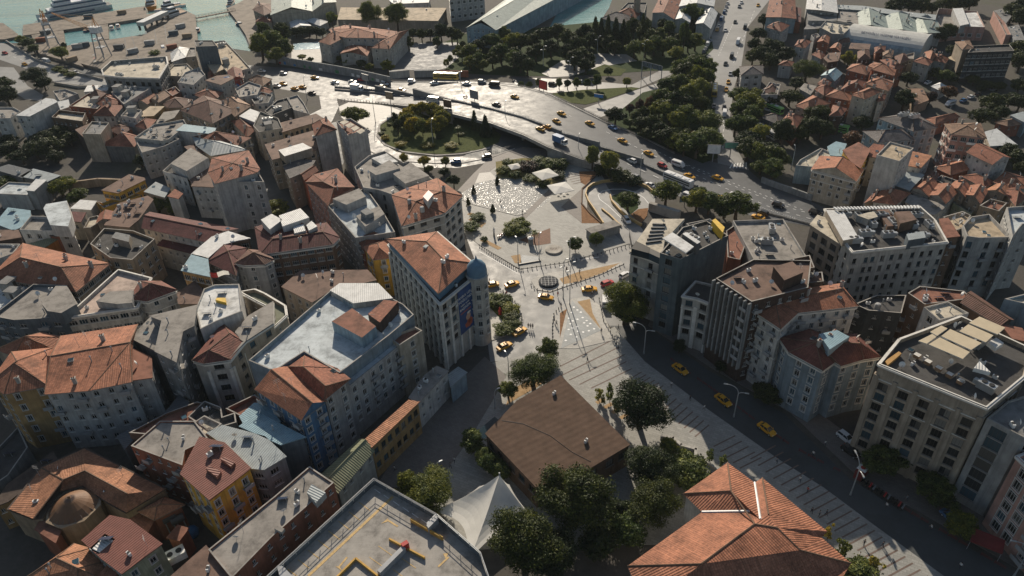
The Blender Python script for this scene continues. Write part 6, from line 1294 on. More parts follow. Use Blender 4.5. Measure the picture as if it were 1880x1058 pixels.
for i in range(6): dline((850 + i * 68, 430 + i * 44), (895 + i * 68, 462 + i * 44), .13, 1)
def deckwall(a, e, h, w, mm, name):
    mb = MB(); p, q = P(*T('31', *a), 10.5) - c3, P(*T('31', *e), 10.5) - c3; d = q - p; mb.box((p.x + q.x) / 2, (p.y + q.y) / 2, 10.5, d.length, w, h, atan2(d.y, d.x)); mb.build(name, [mm], dk.root)
deckwall((1115, 665), (1345, 800), .9, .28, 'kerb_yellow', 'kerb_wall'); deckwall((960, 800), (1215, 935), .6, .28, 'kerb_yellow', 'kerb_wall'); deckwall((720, 940), (890, 1075), .6, .3, 'kerb_yellow', 'kerb_wall'); deckwall((720, 940), (585, 1075), .6, .3, 'kerb_yellow', 'kerb_wall')
deckwall((1235, 720), (1300, 650), 1.6, .3, 'grey_metal', 'parapet_wall'); deckwall((1075, 880), (890, 1060), 1.5, .9, 'slatebox', 'parapet_wall') if False else deckwall((1070, 880), (890, 1060), 1.4, .8, 'grey_metal', 'parapet_wall')
q = P(*T('31', 1075, 850), 11) - c3; m = MB(); m.box(q.x, q.y, 10.5, 1.2, .8, 1.7, .6); m.build('red_cabinet', ['red'], dk.root)
e_ = ccw([xy(v) for v in gp('o', '470,1075 686,877 802,943 882,1013 905,1080', 13.2)]); m = MB()
for i in range(len(e_)):
    p, q = Vector((*e_[i], 13.0)) - c3, Vector((*e_[(i + 1) % len(e_)], 13.0)) - c3; L_ = (q - p).length; n = max(2, int(L_ / 2.6)); m.tube(p, q, .07, 5); p2, q2 = p - Vector((0, 0, .5)), q - Vector((0, 0, .5)); m.tube(p2, q2, .05, 5)
    for k in range(n): w = p.lerp(q, k / n); m.tube(w - Vector((0, 0, 1.1)), w, .06, 5)
m.build('railing', ['galv'], dk.root)
for s in ('150,985 195,985 265,1060 170,1060', '1225,690 1300,615 1310,640 1240,712'): boxpart(dk, '31', s, 10.5, 12.2, ['grey_metal', 'grey_metal'], 'lift_hut')
# tensile tent
tn = P(917, 872, 7.4); th = thing('tensile_tent', 'white peaked canvas tent beside the parking deck', 'tent', (tn.x, tn.y, 0)); ct = Vector((tn.x, tn.y, 0)); anch = [P(x, y, z) - ct for x, y, z in ((808, 938, 2.6), (840, 1000, 2.8), (885, 1035, 2.4), (975, 950, 2.4), (945, 930, 4.2), (905, 925, 3.4), (855, 965, 4))]
anch = [P(x, y, z) - ct for x, y, z in ((935, 890, 4.6), (880, 893, 4.6), (796, 938, 3.2), (862, 1026, 3), (985, 958, 3))]; pk = Vector((0, 0, 7.4)); m = MB(); N_ = 10; ring = []
for k in range(len(anch)):
    a, e = anch[k], anch[(k + 1) % len(anch)]
    for j in range(N_):
        s = j / N_; base_ = a.lerp(e, s); mid = (a + e) / 2; pull = 4 * s * (1 - s) * .2; base_ = base_.lerp(Vector((0, 0, base_.z)), pull); ring.append(base_)
n = len(ring); R_n = 8
def tp(r_, i): s = r_ / R_n; w = ring[i % n]; f = s; return Vector((w.x * f, w.y * f, w.z + (pk.z - w.z) * (1 - s) ** 1.7))
for i in range(n):
    for r_ in range(R_n):
        q = [tp(r_, i), tp(r_ + 1, i), tp(r_ + 1, i + 1), tp(r_, i + 1)]; m.face(q[::-1] if r_ else [q[2], q[1], q[0]])
m.build('canvas', ['cloth_white'], th, smooth=True); m = MB(); m.tube((0, 0, 0), (0, 0, 8), .16, 8)
for a in anch: m.tube((a.x * 1.08, a.y * 1.08, 0), a, .1, 6)
m.build('mast', ['grey_metal'], th)
# lantern dome of the bath house, with the sunk inner court
custom_roof(B11.root, B11.c, '30', dict(a=(62, 575, 8.2), b=(298, 278, 8.2), c=(605, 140, 8.2), d=(1185, 432, 8.2), e=(910, 600, 8.2), f=(780, 530, 8.3), k0=(240, 645, 9), k1=(455, 365, 10.4), k2=(610, 300, 10.4), k3=(915, 465, 10.2), i1=(430, 450, 8.1), i2=(590, 410, 8.1)), [('a', 'b', 'k1', 'k0'), ('b', 'c', 'k2', 'k1'), ('c', 'd', 'k3', 'k2'), ('d', 'e', 'f', 'k3'), ('k1', 'k2', 'i2', 'i1'), ('k2', 'k3', 'f', 'i2')], 't:orange', [('k0', 'k1'), ('k1', 'k2'), ('k2', 'k3'), ('k1', 'b')], 'tiled_roof')
dc = P(*T('30', 495, 490), 10.4); ox, oy = dc.x - B11.c[0], dc.y - B11.c[1]
m = MB(); m.lathe([(5.0, 0), (5.0, 7.5), (5.2, 7.55), (5.2, 7.8), (4.5, 7.85)], 8, 0, ox, oy); m.build('drum', ['w:tan'], B11.root)
m = MB(); m.lathe([(4.5, 7.8), (3.0, 8.9), (1.4, 9.8), (.3, 10.3), (.15, 10.6), (.02, 10.7)], 24, 0, ox, oy); m.build('dome', ['dome_tin'], B11.root)
m = MB()
for i in range(24): a = i * pi / 12; m.tube((ox + 4.5 * cos(a), oy + 4.5 * sin(a), 7.86), (ox + .4 * cos(a), oy + .4 * sin(a), 10.3), .06, 4)
m.build('dome_rib', ['stripe'], B11.root)
sk_ = boxpart(bld('30', '660,862 755,768 815,800 715,888', 11, 'N:metalw', 'offwhite', 'ribbed skylight sheet on the maroon roof of the pale green house', win='o', z0=10.8, cat='skylight', name='roof_light', clu=''), '30', '662,860 755,770 812,800 714,885', 11.1, 11.3, ['metalx' if 0 else 'plain_white', 'm:metalw'], 'sheet')
for t, s, z, nm in (('30', '1225,860 1330,930 1270,970 1195,905', 5.5, 'big white two-fan cooling unit in the dark yard'),):
    q = P(*T(t, 1255, 895), 4.6); o = thing('cooling_unit', nm, 'cooling unit', (q.x, q.y, 0), .6); m = MB(); m.box(0, 0, 3.2, 3.6, 2.2, 1.7); [m.tube((x, 0, 4.9), (x, 0, 5.0), .55, 14, 1) for x in (-.8, .8)]; [m.box(x, y, 0, .15, .15, 3.2, 0, 1) for x in (-1.6, 1.6) for y in (-.9, .9)]; m.build('casing', ['plain_white', 'black'], o)
for i, (x, y) in enumerate(((1215, 640), (1275, 650))):
    q = P(*T('30', x, y), 5); o = thing('cooling_drum', ('left', 'right')[i] + ' black drum of the pair on the rack beside the small orange roof', 'drum', (q.x, q.y, 4.2), .6, 'drums beside the bath house'); m = MB(); m.tube((-1.2, 0, .8), (1.2, 0, .8), .75, 14); m.build('shell', ['dark_metal'], o); m = MB(); [m.box(x2, 0, -4.2, .2, 1.4, 4.4) for x2 in (-.9, .9)]; m.build('stand', ['grey_metal'], o)
q = P(*T('30', 1380, 735), 1); o = thing('tarpaulin_bundle', 'bright blue tarpaulin bundle in the dark yard', 'tarpaulin', (q.x, q.y, 0)); m = MB(); m.lathe([(1.2, 0), (1.4, .8), (1.1, 1.6), (.4, 2.1), (.02, 2.2)], 9); m.build('bundle', ['bluetarp'], o, smooth=True)
# swimming pool hall with a barrel roof and its lettering
A, Bp, C_, D_ = [P(*T('03', x, y), 5) for x, y in ((652, 196), (1212, 272), (1168, 378), (612, 295))]; cc = (A + C_) / 2; ph = thing('swimming_hall', 'long white barrel-roofed swimming pool hall with dark lettering', 'sports hall', (cc.x, cc.y, 0)); cc = Vector((cc.x, cc.y, 0)); lo = ((Bp - A) + (C_ - D_)) / 2; L_ = lo.length; lo.normalize(); f_ = Vector((lo.y, -lo.x, 0)); wd_ = abs(((D_ - A) + (C_ - Bp)).dot(f_)) / 2; m = MB(); K_ = 14; prof = []
for i in range(K_ + 1): a = pi * i / K_; prof.append((-cos(a) * wd_ / 2, 3.2 + sin(a) * wd_ * .24))
for i in range(K_):
    for e, (y0, z0_), (y1, z1_) in ((0, prof[i], prof[i + 1]),):
        q = [lo * (-L_ / 2) + f_ * y0, lo * (L_ / 2) + f_ * y0, lo * (L_ / 2) + f_ * y1, lo * (-L_ / 2) + f_ * y1]; zz = (z0_, z0_, z1_, z1_); fc = [(v.x, v.y, z) for v, z in zip(q, zz)]; m.face(fc[::-1] if False else [fc[3], fc[2], fc[1], fc[0]], 1 if i >= K_ - 2 else 0)
for s in (-1, 1): fc = [((lo * (s * L_ / 2) + f_ * y).x, (lo * (s * L_ / 2) + f_ * y).y, z) for y, z in prof] + [((lo * (s * L_ / 2) + f_ * y).x, (lo * (s * L_ / 2) + f_ * y).y, 0) for y in (wd_ / 2, -wd_ / 2)]; m.face(fc if s < 0 else fc[::-1], 0)
for s in (-1, 1): q = [lo * (-L_ / 2) + f_ * (s * wd_ / 2), lo * (L_ / 2) + f_ * (s * wd_ / 2)]; m.face([(q[0].x, q[0].y, 0), (q[1].x, q[1].y, 0), (q[1].x, q[1].y, 3.2), (q[0].x, q[0].y, 3.2)], 1)
m.build('barrel_roof', ['roofwhite', 'w:lblue'], ph)
aa = pi * .70; yy, zz = -cos(aa) * wd_ / 2, 3.2 + sin(aa) * wd_ * .24; tl = atan2(wd_ * .24 * abs(cos(aa)), wd_ / 2 * sin(aa)); w = f_ * yy; to_ = text('BEYOĞLU YÜZME HAVUZU', 2.3, 'pooltext', (w.x, w.y, zz + .12), (tl, 0, atan2(lo.y, lo.x)), ph, ext=.03); k_ = L_ * .62 / max(1e-3, to_.dimensions.x); to_.scale = (k_, 1.0, 1)
for i in range(3): w = lo * (L_ * (.415 + .028 * i)) + f_ * (wd_ * .40); m = MB(); m.lathe([(.95, 0), (.9, .12)], 12); o = m.build('emblem', ['red'], ph, (w.x, w.y, 5.3)); o.rotation_euler = (.75, 0, atan2(lo.y, lo.x))
# kiosk on the main square
kk = b('12', '535,632 735,572 778,602 572,660', 3, 'N:conc', 'grey', 'long kiosk of painted containers with five roof fans on the main square', roofm='f:conc', win='w', name='kiosk', fl=3, clu='', maxw=.9)
for i in range(5): q = P(*T('12', 590 + i * 35, 622 - i * 10), 3); put('roof_fan', clut('a'), kk.root, (q.x - kk.c[0], q.y - kk.c[1], 3.15), .2, (1.5, 1.5, 1.3))
# long wall with paintings below the mansion; other walls and fences
def wall(t, s, h, w, m_, label, name='boundary_wall', cat='wall', z=0, panels=None):
    p = gp(t, s, h); c = p[0]; o = thing(name, label, cat, (c.x, c.y, z)); mb = MB()
    for i in range(len(p) - 1):
        a, e = p[i] - c, p[i + 1] - c; d = e - a; mb.box((a.x + e.x) / 2, (a.y + e.y) / 2, 0, d.length + w * .5, w, h - z, atan2(d.y, d.x))
    mb.build('wall', [m_], o)
    if panels:
        r = random.Random(4)
        for i in range(len(p) - 1):
            a, e = p[i] - c, p[i + 1] - c; d = e - a; n = Vector((d.y, -d.x, 0)).normalized() * (w / 2 + .03)
            if n.y > 0: n = -n
            for k in range(int(d.length / 3.2)):
                if r.random() < .3: continue
                q = a + d * ((k + .5) / int(d.length / 3.2)) + n; b_ = MB(); b_.box(q.x, q.y, .4, r.uniform(1.2, 2.6), .05, r.uniform(.9, 1.6), atan2(d.y, d.x)); b_.build('mural', [r.choice(panels)], o)
    return o
wall('01', '80,392 362,438 560,470 750,505 960,552', 4.2, .6, 'w:grey', 'long painted retaining wall below the red roofed school mansion', panels=['blue', 'carwhite', 'green', 'red', 'carsilver'])
wall('01', '965,512 1092,500', 3.6, 2.2, 'w:offwhite', 'white gatehouse wall right of the painted wall'); wall('01', '1145,505 1290,502', 3.4, 2.0, 'w:grey', 'low grey bus shelter range behind the yellow bus'); wall('01', '1290,505 1525,510', 3.2, .4, 'w:brick', 'brick red hoarding behind the yellow bus')
wall('10', '490,292 700,265 880,272', 3.2, .8, 'w:tan', 'old stone retaining wall above the grey shed'); wall('13', '0,255 120,300 250,345 360,385', 2.2, .6, 'w:grey', 'curving concrete wall along the highway bend'); wall('32', '1075,45 1160,60 1215,110 1325,140 1320,210', 1.2, .7, 'w:offwhite', 'low pale planter wall beside the dark trees'); wall('32', '1365,200 1475,285', 1.0, .5, 'w:offwhite', 'short white planter wall beside the red roof', cat='wall')
wall('00', '390,590 560,618 770,612', 1.2, .5, 'concrete', 'concrete crash barrier of the curved flyover'); wall('00', '0,262 130,345 260,425 480,505 735,565', 1.1, .4, 'concrete', 'roadside wall between dockyard and flyover')
def rail(t, s, label, h=1.0, n=40, m_='dark_metal', zf=None, name='railing'):
    q = px(t, s); pt_ = [P(x, y, (zf(x) if zf else 0) + .1) for x, y in q]; c = pt_[0].copy(); o = thing(name, label, 'railing', (c.x, c.y, c.z)); mb = MB(); L = sum((pt_[i + 1] - pt_[i]).length for i in range(len(pt_) - 1)); st_ = L / n; acc = 0
    for i in range(len(pt_) - 1):
        a, e = pt_[i] - c, pt_[i + 1] - c; d = (e - a).length
        for z in (h, h * .5): mb.tube(a + Vector((0, 0, z)), e + Vector((0, 0, z)), .05, 4)
        if n > 100: mb.box((a.x + e.x) / 2, (a.y + e.y) / 2, min(a.z, e.z) - .1, d, .9, .55 + abs(a.z - e.z), atan2(e.y - a.y, e.x - a.x), 1)
        k = max(1, int(d / st_))
        for j in range(k): w = a.lerp(e, j / k); mb.tube(w, w + Vector((0, 0, h)), .06, 4)
    mb.build('bars', [m_, 'f:grey'], o); return o
rail('o', '615,160 690,166 760,175 830,185 900,200 960,216 1030,245 1100,270 1180,302 1280,345 1380,385 1490,412', 'long median railing down the middle of the highway', 1.1, 150, 'galv', hz2)
wall('o', '615,163 690,169 760,178 830,188', .7, .7, 'concrete', 'concrete median kerb at the west end of the highway')
rail('o', '1000,172 1040,190 1080,208 1120,228', 'railing at the edge of the highway above the grass triangle', 1.1, 40, 'dark_metal', hz2)
rail('o', '888,283 920,277 960,265 985,262', 'railing with hedge along the ring road', 1.0, 30)
# sunken loop retaining wall
wall('12', '620,225 560,285 505,335 500,440 560,510 640,580', .5, .4, 'w:brown', 'dark brown planter wall beside the loop ramp'); wall('12', '1000,440 1200,500', 3.0, 1.6, 'concrete', 'concrete tunnel portal slab beside the loop ramp', name='tunnel_portal', cat='portal'); wall('12', '850,640 870,740', 2.4, .5, 'dark_metal', 'dark ramp gate post at the foot of the loop ramp', name='ramp_gate', cat='gate')

# ---------------------------------------------------------------- trees
def grove(t, s, group, lab, m='leaf', kind='round', frm='left'):
    """x,y,h,w per tree; the labels count along the picture"""
    L = [tuple(map(float, q.split(','))) for q in s.split()]; L.sort(key=lambda q: q[0]); n = len(L)
    for i, (x, y, h, w) in enumerate(L):
        lb = f'{lab}, {nth(i, n)}' if n > 1 else lab
        tree(t, x, y, h, w, lb, kind, (m if m != 'leaf' or n < 5 else ('leaf', 'leafl', 'leaf', 'leafd', 'leaf')[(i * 7) % 5]), group if n > 1 else None)
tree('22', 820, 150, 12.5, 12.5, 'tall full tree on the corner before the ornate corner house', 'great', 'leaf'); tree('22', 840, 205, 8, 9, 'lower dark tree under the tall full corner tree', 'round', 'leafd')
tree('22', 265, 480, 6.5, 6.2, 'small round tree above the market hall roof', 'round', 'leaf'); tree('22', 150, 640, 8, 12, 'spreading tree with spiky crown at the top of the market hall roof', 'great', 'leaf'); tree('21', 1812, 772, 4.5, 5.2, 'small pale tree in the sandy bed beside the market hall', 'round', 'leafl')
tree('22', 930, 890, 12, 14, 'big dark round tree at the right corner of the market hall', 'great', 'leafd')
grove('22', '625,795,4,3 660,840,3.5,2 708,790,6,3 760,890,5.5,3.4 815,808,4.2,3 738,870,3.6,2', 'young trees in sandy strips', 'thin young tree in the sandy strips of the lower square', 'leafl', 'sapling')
tree('32', 455, 505, 13.5, 15.5, 'huge dark tree with golden top covering the market hall corner', 'great', 'leafd'); tree('32', 80, 810, 12.5, 14, 'huge dark tree below the white tent', 'great', 'leafd'); tree('32', 290, 900, 9, 11, 'dark tree at the bottom edge between two huge trees', 'great', 'leafd')  # leafd greens here stand in for partial shade on the bottom trees
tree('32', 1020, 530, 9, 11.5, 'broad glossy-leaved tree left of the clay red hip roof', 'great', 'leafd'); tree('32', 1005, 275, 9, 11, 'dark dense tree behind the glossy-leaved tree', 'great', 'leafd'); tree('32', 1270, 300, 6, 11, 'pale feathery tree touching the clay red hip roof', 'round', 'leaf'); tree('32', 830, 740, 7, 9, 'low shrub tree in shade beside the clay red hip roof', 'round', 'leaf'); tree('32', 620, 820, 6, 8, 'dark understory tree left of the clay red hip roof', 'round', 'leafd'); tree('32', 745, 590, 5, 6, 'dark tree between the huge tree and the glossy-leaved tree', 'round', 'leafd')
tree('32', 1130, 140, 4, 5, 'small yellowish tree inside the pale planter wall', 'round', 'leafl')
grove('31', '1555,90,6,6.5 1640,200,5,5 1690,250,5.5,5.5 1765,300,5,5', 'trees along the west wall of the market hall', 'small tree along the west wall of the market hall', 'leafl'); tree('31', 1095, 400, 6.5, 6, 'olive green small tree above the parking deck', 'round', 'leaf'); tree('31', 1245, 470, 7.5, 11.5, 'dense dark green tree between parking deck and white tent', 'great', 'leaf')
grove('33', '870,235,6.5,8.5 1250,450,6.5,8.5 1430,690,5,7', 'street trees in front of the tan hotel', 'shaded street tree below the tan hotel', 'leaf'); grove('33', '480,745,4,3 580,855,5,4.2 800,985,4,4.4', 'young yellow trees at the foot of the red roof', 'wispy yellow young tree near the clay red roof', 'leafy', 'sapling'); grove('32', '1430,195,3.5,3 1510,225,3.5,3', 'young trees behind the red roof', 'wispy young tree at the planter behind the red roof', 'leafl', 'sapling'); tree('33', 660, 1045, 4, 8, 'low bushy tree at the bottom edge beside the red roof', 'round', 'leafl')
tree('22', 1830, 800, 4.5, 7, 'dark street tree before the blue-grey corner house', 'round', 'leafd'); tree('22', 1205, 455, 4, 4, 'small street tree before the low cream fronts', 'round', 'leafd'); tree('22', 1500, 600, 3.5, 3.5, 'small street tree before the finned block', 'round', 'leafd')
# main square
tree('12', 455, 738, 4.8, 5.2, 'round clipped tree beside the stone disc', 'topiary', 'leaf'); tree('12', 606, 705, 4.6, 4.8, 'round clipped tree in front of the container kiosk', 'topiary', 'leaf'); palm('12', 160, 655, 3.5, 'small palm in the red lattice bed of the main square')
grove('12', '580,110,9.5,6 700,150,9.5,8.5', 'airy trees between square and highway', 'airy pale tree between the main square and highway', 'leafl'); grove('12', '770,240,5,9 880,270,4,6 640,190,5,6', 'dark shrubs at the loop ramp', 'dark shrub at the rim of the loop ramp', 'leafd', 'shrub'); tree('12', 835, 425, 7, 9, 'bushy tree rising from the hole of the loop ramp', 'round', 'leaf')
grove('12', '1110,365,9,10.5 1330,425,8,9 1420,440,8,9 1620,460,9,12.5 1530,490,6,8 1350,380,6,6', 'trees between highway and right hand houses', 'tree between the highway and the ribbed-roof corner house', 'leaf')
grove('12', '20,600,3.5,7 70,640,3,5 -10,640,3,5 60,570,3,4 90,590,2.5,4', 'shrubs beside the parked motorbikes', 'grey green shrub beside the parked motorbikes on the square', 'leafl', 'shrub'); grove('11', '1590,535,2.2,5.5 1545,610,2.8,6 1640,700,2,2.5', 'low shrubs at the west side of the square', 'low shrub at the west side of the main square', 'leaf', 'shrub')
grove('11', '1565,345,3.4,2.2 1525,432,3,2.2 1702,482,3.2,2.4 1735,280,3.4,2.4', 'small cypresses round the fountain', 'small dark cypress at the rim of the fountain floor', 'leafd', 'cypress')
grove('12', '120,170,4,7 60,160,3,6 200,140,3,8 270,150,3.5,8 340,150,4.5,7 330,240,3,6 20,230,3,5 -60,200,3,6 130,260,2.2,6 230,300,2.2,6 -30,150,3,5', 'shrubs in the bed above the fountain', 'shrub in the planted bed above the fountain', 'leaf', 'shrub'); tree('12', 115, 175, 4.5, 7, 'purple-leaved shrub in the planted bed above the fountain', 'shrub', 'leafp')
grove('11', '1062,120,4,4.2 1205,142,4.8,4.8 1360,145,4.4,4.2', 'yellow trees at the ring road', 'small yellow tree beside the ring road', 'leafy'); grove('11', '1420,285,5,5 1350,215,3,5 1240,200,3,4', 'trees behind the pale stepped block', 'dark small tree between ring road and square', 'leafd'); tree('11', 150, 480, 5, 10, 'leafy tree in the lane behind the striped flats', 'round', 'leaf')
grove('o', '905,551,3,7 925,548,2.4,5 938,565,2.6,5.5 940,582,2.6,5 942,597,2.6,5 925,603,2.6,6', 'clipped hedge shrubs of the hotel garden', 'clipped hedge shrub in the garden of the stone hotel', 'leaf', 'shrub')
# roundabout
for i in range(11):
    a = 2 * pi * i / 11; tree('01', 1212 + 128 * cos(a), 850 + 62 * sin(a), 7.5, 6.6, f'golden willow in the ring on the roundabout, number {i + 1} counted clockwise from its right end' if 0 else ('golden willow in the ring of willows on the roundabout'), 'mop', 'leafy', 'ring of golden willows on the roundabout')
grove('01', '1000,855,6,4 1018,905,6.5,5', 'dark trees left of the willow ring', 'dark tree left of the willow ring', 'leafd'); grove('01', '1570,865,8,4.4 1650,905,8.5,6', 'dark trees at the bridge', 'dark conical tree where roundabout meets bridge', 'leafd', 'cypress'); palm('01', 1450, 920, 4, 'palm on the shaded lawn of the roundabout')
grove('01', '930,985,2,4 1040,1035,2,5 1235,1040,2,6 1400,1045,2,6', 'clipped orange mounds on the roundabout', 'clipped orange mound at the rim of the roundabout', 'leafy', 'shrub'); grove('01', '915,925,1.2,2.5 960,890,1.2,2.5 900,955,1.2,3 1080,1000,1.2,4 1320,985,1.2,4 1480,960,1.2,4', 'small clipped bushes on the roundabout lawn', 'small clipped bush on the roundabout lawn', 'leaf', 'shrub')
tree('01', 710, 832, 8, 12, 'spreading tree behind the slender pale tower house', 'round', 'leaf')
# waterfront, mansion, park
grove('01', '30,330,14,14 110,300,14,15 190,240,12,12 200,350,11,11 60,230,12,11 140,400,9,10', 'big trees at the dock corner', 'big dark tree at the dock corner by the painted wall', 'leaf'); tree('01', 545, 135, 10, 8, 'pale green tree behind the white tents', 'round', 'leafl'); tree('01', 820, 100, 16, 13.5, 'left of two big round trees over the rust-patched shed', 'great', 'leaf'); tree('01', 1010, 112, 16, 14, 'right of two big round trees over the rust-patched shed', 'great', 'leaf')
grove('01', '285,232,6,7 330,228,6,7 380,226,6,7 430,228,6,7 475,235,5,6', 'dark hedge trees behind the courtyard pool', 'dark hedge tree behind the courtyard pool', 'leafd'); grove('01', '1125,242,7,7 1190,250,7,7 1250,245,6,6 1330,232,10,10 1405,245,9,9 1445,262,8,8', 'trees behind the school playground', 'tree behind the asphalt playground', 'leafd'); tree('01', 1095, 310, 7.5, 6, 'upright tree at the right wing of the mansion', 'round', 'leafd'); tree('01', 1300, 305, 6, 6, 'lone tree inside the asphalt playground', 'round', 'leaf')
grove('01', '755,462,5,6 815,482,4,5 945,478,6.5,7 640,440,3.5,5 330,410,3,6 390,430,3,4 600,420,3,5', 'trees at the foot of the mansion', 'small tree between the mansion and the painted wall', 'leaf'); grove('01', '1368,455,4.5,3.6 1397,425,4.4,3.4 1432,382,4.4,3.8 1455,350,4.2,3.6 1488,322,4.4,3.8', 'round trees along the playground path', 'small round tree along the playground path', 'leaf', 'topiary')
PARK1 = '1545,375,9,10 1600,330,8,9 1560,255,7,8 1640,250,9,10 1700,300,10,11 1780,255,10,10 1850,300,11,12 1850,420,9,10 1760,380,10,11 1700,430,8,9 1600,430,8,9 1480,400,5,6 1630,470,6,7 1540,450,7,8'
grove('01', PARK1, 'trees at the west end of the park', 'park tree right of the playground', 'leaf')
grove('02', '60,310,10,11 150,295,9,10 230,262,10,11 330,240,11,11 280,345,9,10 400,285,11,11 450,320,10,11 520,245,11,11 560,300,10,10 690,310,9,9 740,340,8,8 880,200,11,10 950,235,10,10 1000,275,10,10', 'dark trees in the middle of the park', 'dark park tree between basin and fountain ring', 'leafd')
grove('02', '600,215,13,7 640,235,14,7 690,215,14,7 745,230,14,7 800,245,14,7 830,265,12,6 940,205,14,6 970,225,12,6', 'tall cypresses in the park', 'tall dark cypress in the park', 'leafd', 'cypress')
grove('02', '880,350,9,11 960,345,9,11 1025,325,10,11 1085,180,8,8 1130,205,9,9 1150,330,9,11 1190,300,9,10 1090,340,8,10 1270,310,9,9 1320,300,9,10 1180,385,8,9 1060,250,8,8', 'trees at the east end of the park', 'tree at the avenue end of the park', 'leaf'); grove('02', '1240,260,17,7 1300,105,13,13', 'tall trees before the gabled sheds', 'tall airy tree before the gabled sheds', 'leaf')
grove('02', '450,430,10,11 500,400,9,9 530,475,8,9 60,445,10,11 110,475,9,10 20,400,9,10 170,375,9,10 400,380,9,9 560,430,7,7', 'trees along the service road', 'dark tree between service road and park path', 'leafd'); tree('02', 692, 515, 4.2, 5, 'round clipped tree on the bright grass patch', 'topiary', 'leaf')
grove('02', '65,612,4,3.6 122,616,4,3.6 195,600,5,4 338,600,5,4 400,606,5,4.4 466,600,6,4.2 540,602,5,4.2 612,585,7,5.4 826,592,5,4.8', 'young trees along the service road', 'young tree in the row above the grass triangle', 'leaf')
grove('02', '1320,475,13,14.5 1265,540,12,13 1385,560,10,11 1415,495,10,10 1190,610,10,11 1110,640,10,11 1180,755,13,14 1280,700,12,13 1140,800,11,12 1090,720,10,11 1250,850,11,12 1330,640,10,11 1350,760,9,10 1200,500,10,10 1320,560,12,12 1060,790,9,9 1200,880,10,10', 'big trees between highway and avenue', 'big spreading tree between highway and avenue', 'leaf')
grove('02', '745,835,7.5,9 940,820,7,7 892,850,6,6 930,890,7,8 990,895,8,8 1070,950,8,9 1130,985,8,9 1250,1005,8,9 1030,900,7,8 970,960,5,7', 'lower trees at the highway edge', 'dark lower tree at the highway edge', 'leafd'); grove('02', '848,785,5.5,4 918,765,7,4.6 992,745,7,5', 'purple trees at the ramp road', 'purple-leaved tree beside the ramp road', 'leafp'); grove('02', '1180,965,6,8 1400,1000,9,13 1420,880,9,12 850,880,4,7 1340,1040,7,8', 'pale trees above the highway', 'pale green tree at the mouth of the avenue', 'leafl'); tree('02', 1262, 975, 5, 7, 'rust-red domed tree near the mouth of the avenue', 'round', 'leafr')
grove('02', '1815,150,8,8.5 1775,250,8,9 1740,318,7,8 1850,350,10,11 1735,405,8,9 1800,400,9,9 1625,535,6,6', 'trees on the right side of the upper avenue', 'tree on the right side of the upper avenue', 'leafd'); grove('02', '1640,690,8,11 1710,745,10,13 1640,790,9,10 1730,830,9,10 1610,900,9,10 1860,720,7,8 1760,700,8,9 1700,900,8,9 1700,1010,8,11 1780,960,8,9', 'trees on the right side of the lower avenue', 'tree on the right side of the lower avenue', 'leaf')
grove('12', '1330,25,10,11 1240,20,9,9 1430,-10,9,10 1700,50,9,11 1780,90,9,10 1850,110,9,11 1880,200,8,9 1790,180,6,8 1160,0,7,8', 'trees at the foot of the avenue', 'tree beside the foot of the avenue and highway bend', 'leaf'); grove('13', '40,90,9,11 110,130,8,9 60,170,6,8', 'trees above the bend', 'dark tree above the highway bend wall', 'leafd')
# village
grove('03', '80,355,10,13 150,400,9,11 60,440,8,10 20,400,9,10', 'wood at the upper left of the village', 'dark tree at the avenue side of the village', 'leafd'); tree('03', 322, 505, 10, 13, 'large round tree in the middle of the village', 'great', 'leaf'); tree('03', 245, 600, 6, 8, 'small tree below the large round village tree', 'round', 'leafd'); tree('03', 440, 240, 7, 8.5, 'round dark tree below the cream factory terrace', 'round', 'leafd'); tree('03', 620, 430, 9, 7, 'pale green tree in the walled village garden', 'round', 'leafl')
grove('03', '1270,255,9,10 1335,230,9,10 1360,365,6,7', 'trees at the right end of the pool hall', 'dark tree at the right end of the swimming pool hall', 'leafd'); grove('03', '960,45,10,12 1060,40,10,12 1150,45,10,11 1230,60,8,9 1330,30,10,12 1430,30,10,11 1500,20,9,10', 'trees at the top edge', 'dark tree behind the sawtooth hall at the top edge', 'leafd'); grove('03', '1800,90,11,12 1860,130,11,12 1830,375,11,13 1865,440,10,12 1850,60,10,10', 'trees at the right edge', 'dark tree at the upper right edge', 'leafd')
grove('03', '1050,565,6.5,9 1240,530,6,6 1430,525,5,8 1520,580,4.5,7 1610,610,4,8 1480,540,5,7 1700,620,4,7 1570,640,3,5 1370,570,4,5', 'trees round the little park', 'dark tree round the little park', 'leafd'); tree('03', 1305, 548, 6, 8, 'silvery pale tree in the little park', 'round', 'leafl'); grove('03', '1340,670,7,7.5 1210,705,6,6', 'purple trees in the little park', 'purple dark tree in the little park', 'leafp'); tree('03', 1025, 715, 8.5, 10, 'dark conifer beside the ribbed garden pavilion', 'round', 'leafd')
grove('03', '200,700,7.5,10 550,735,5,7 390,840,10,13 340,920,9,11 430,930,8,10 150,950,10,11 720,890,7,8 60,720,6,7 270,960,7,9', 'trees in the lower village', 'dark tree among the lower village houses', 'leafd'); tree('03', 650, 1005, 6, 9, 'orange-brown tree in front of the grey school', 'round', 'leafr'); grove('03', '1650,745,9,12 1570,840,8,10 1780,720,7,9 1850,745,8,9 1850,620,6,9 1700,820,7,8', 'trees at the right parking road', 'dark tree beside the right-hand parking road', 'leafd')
grove('13', '1770,80,7,9 1830,130,7,9 1880,190,6,7', 'trees behind the white gabled house', 'dark tree behind the white gabled house', 'leafd')
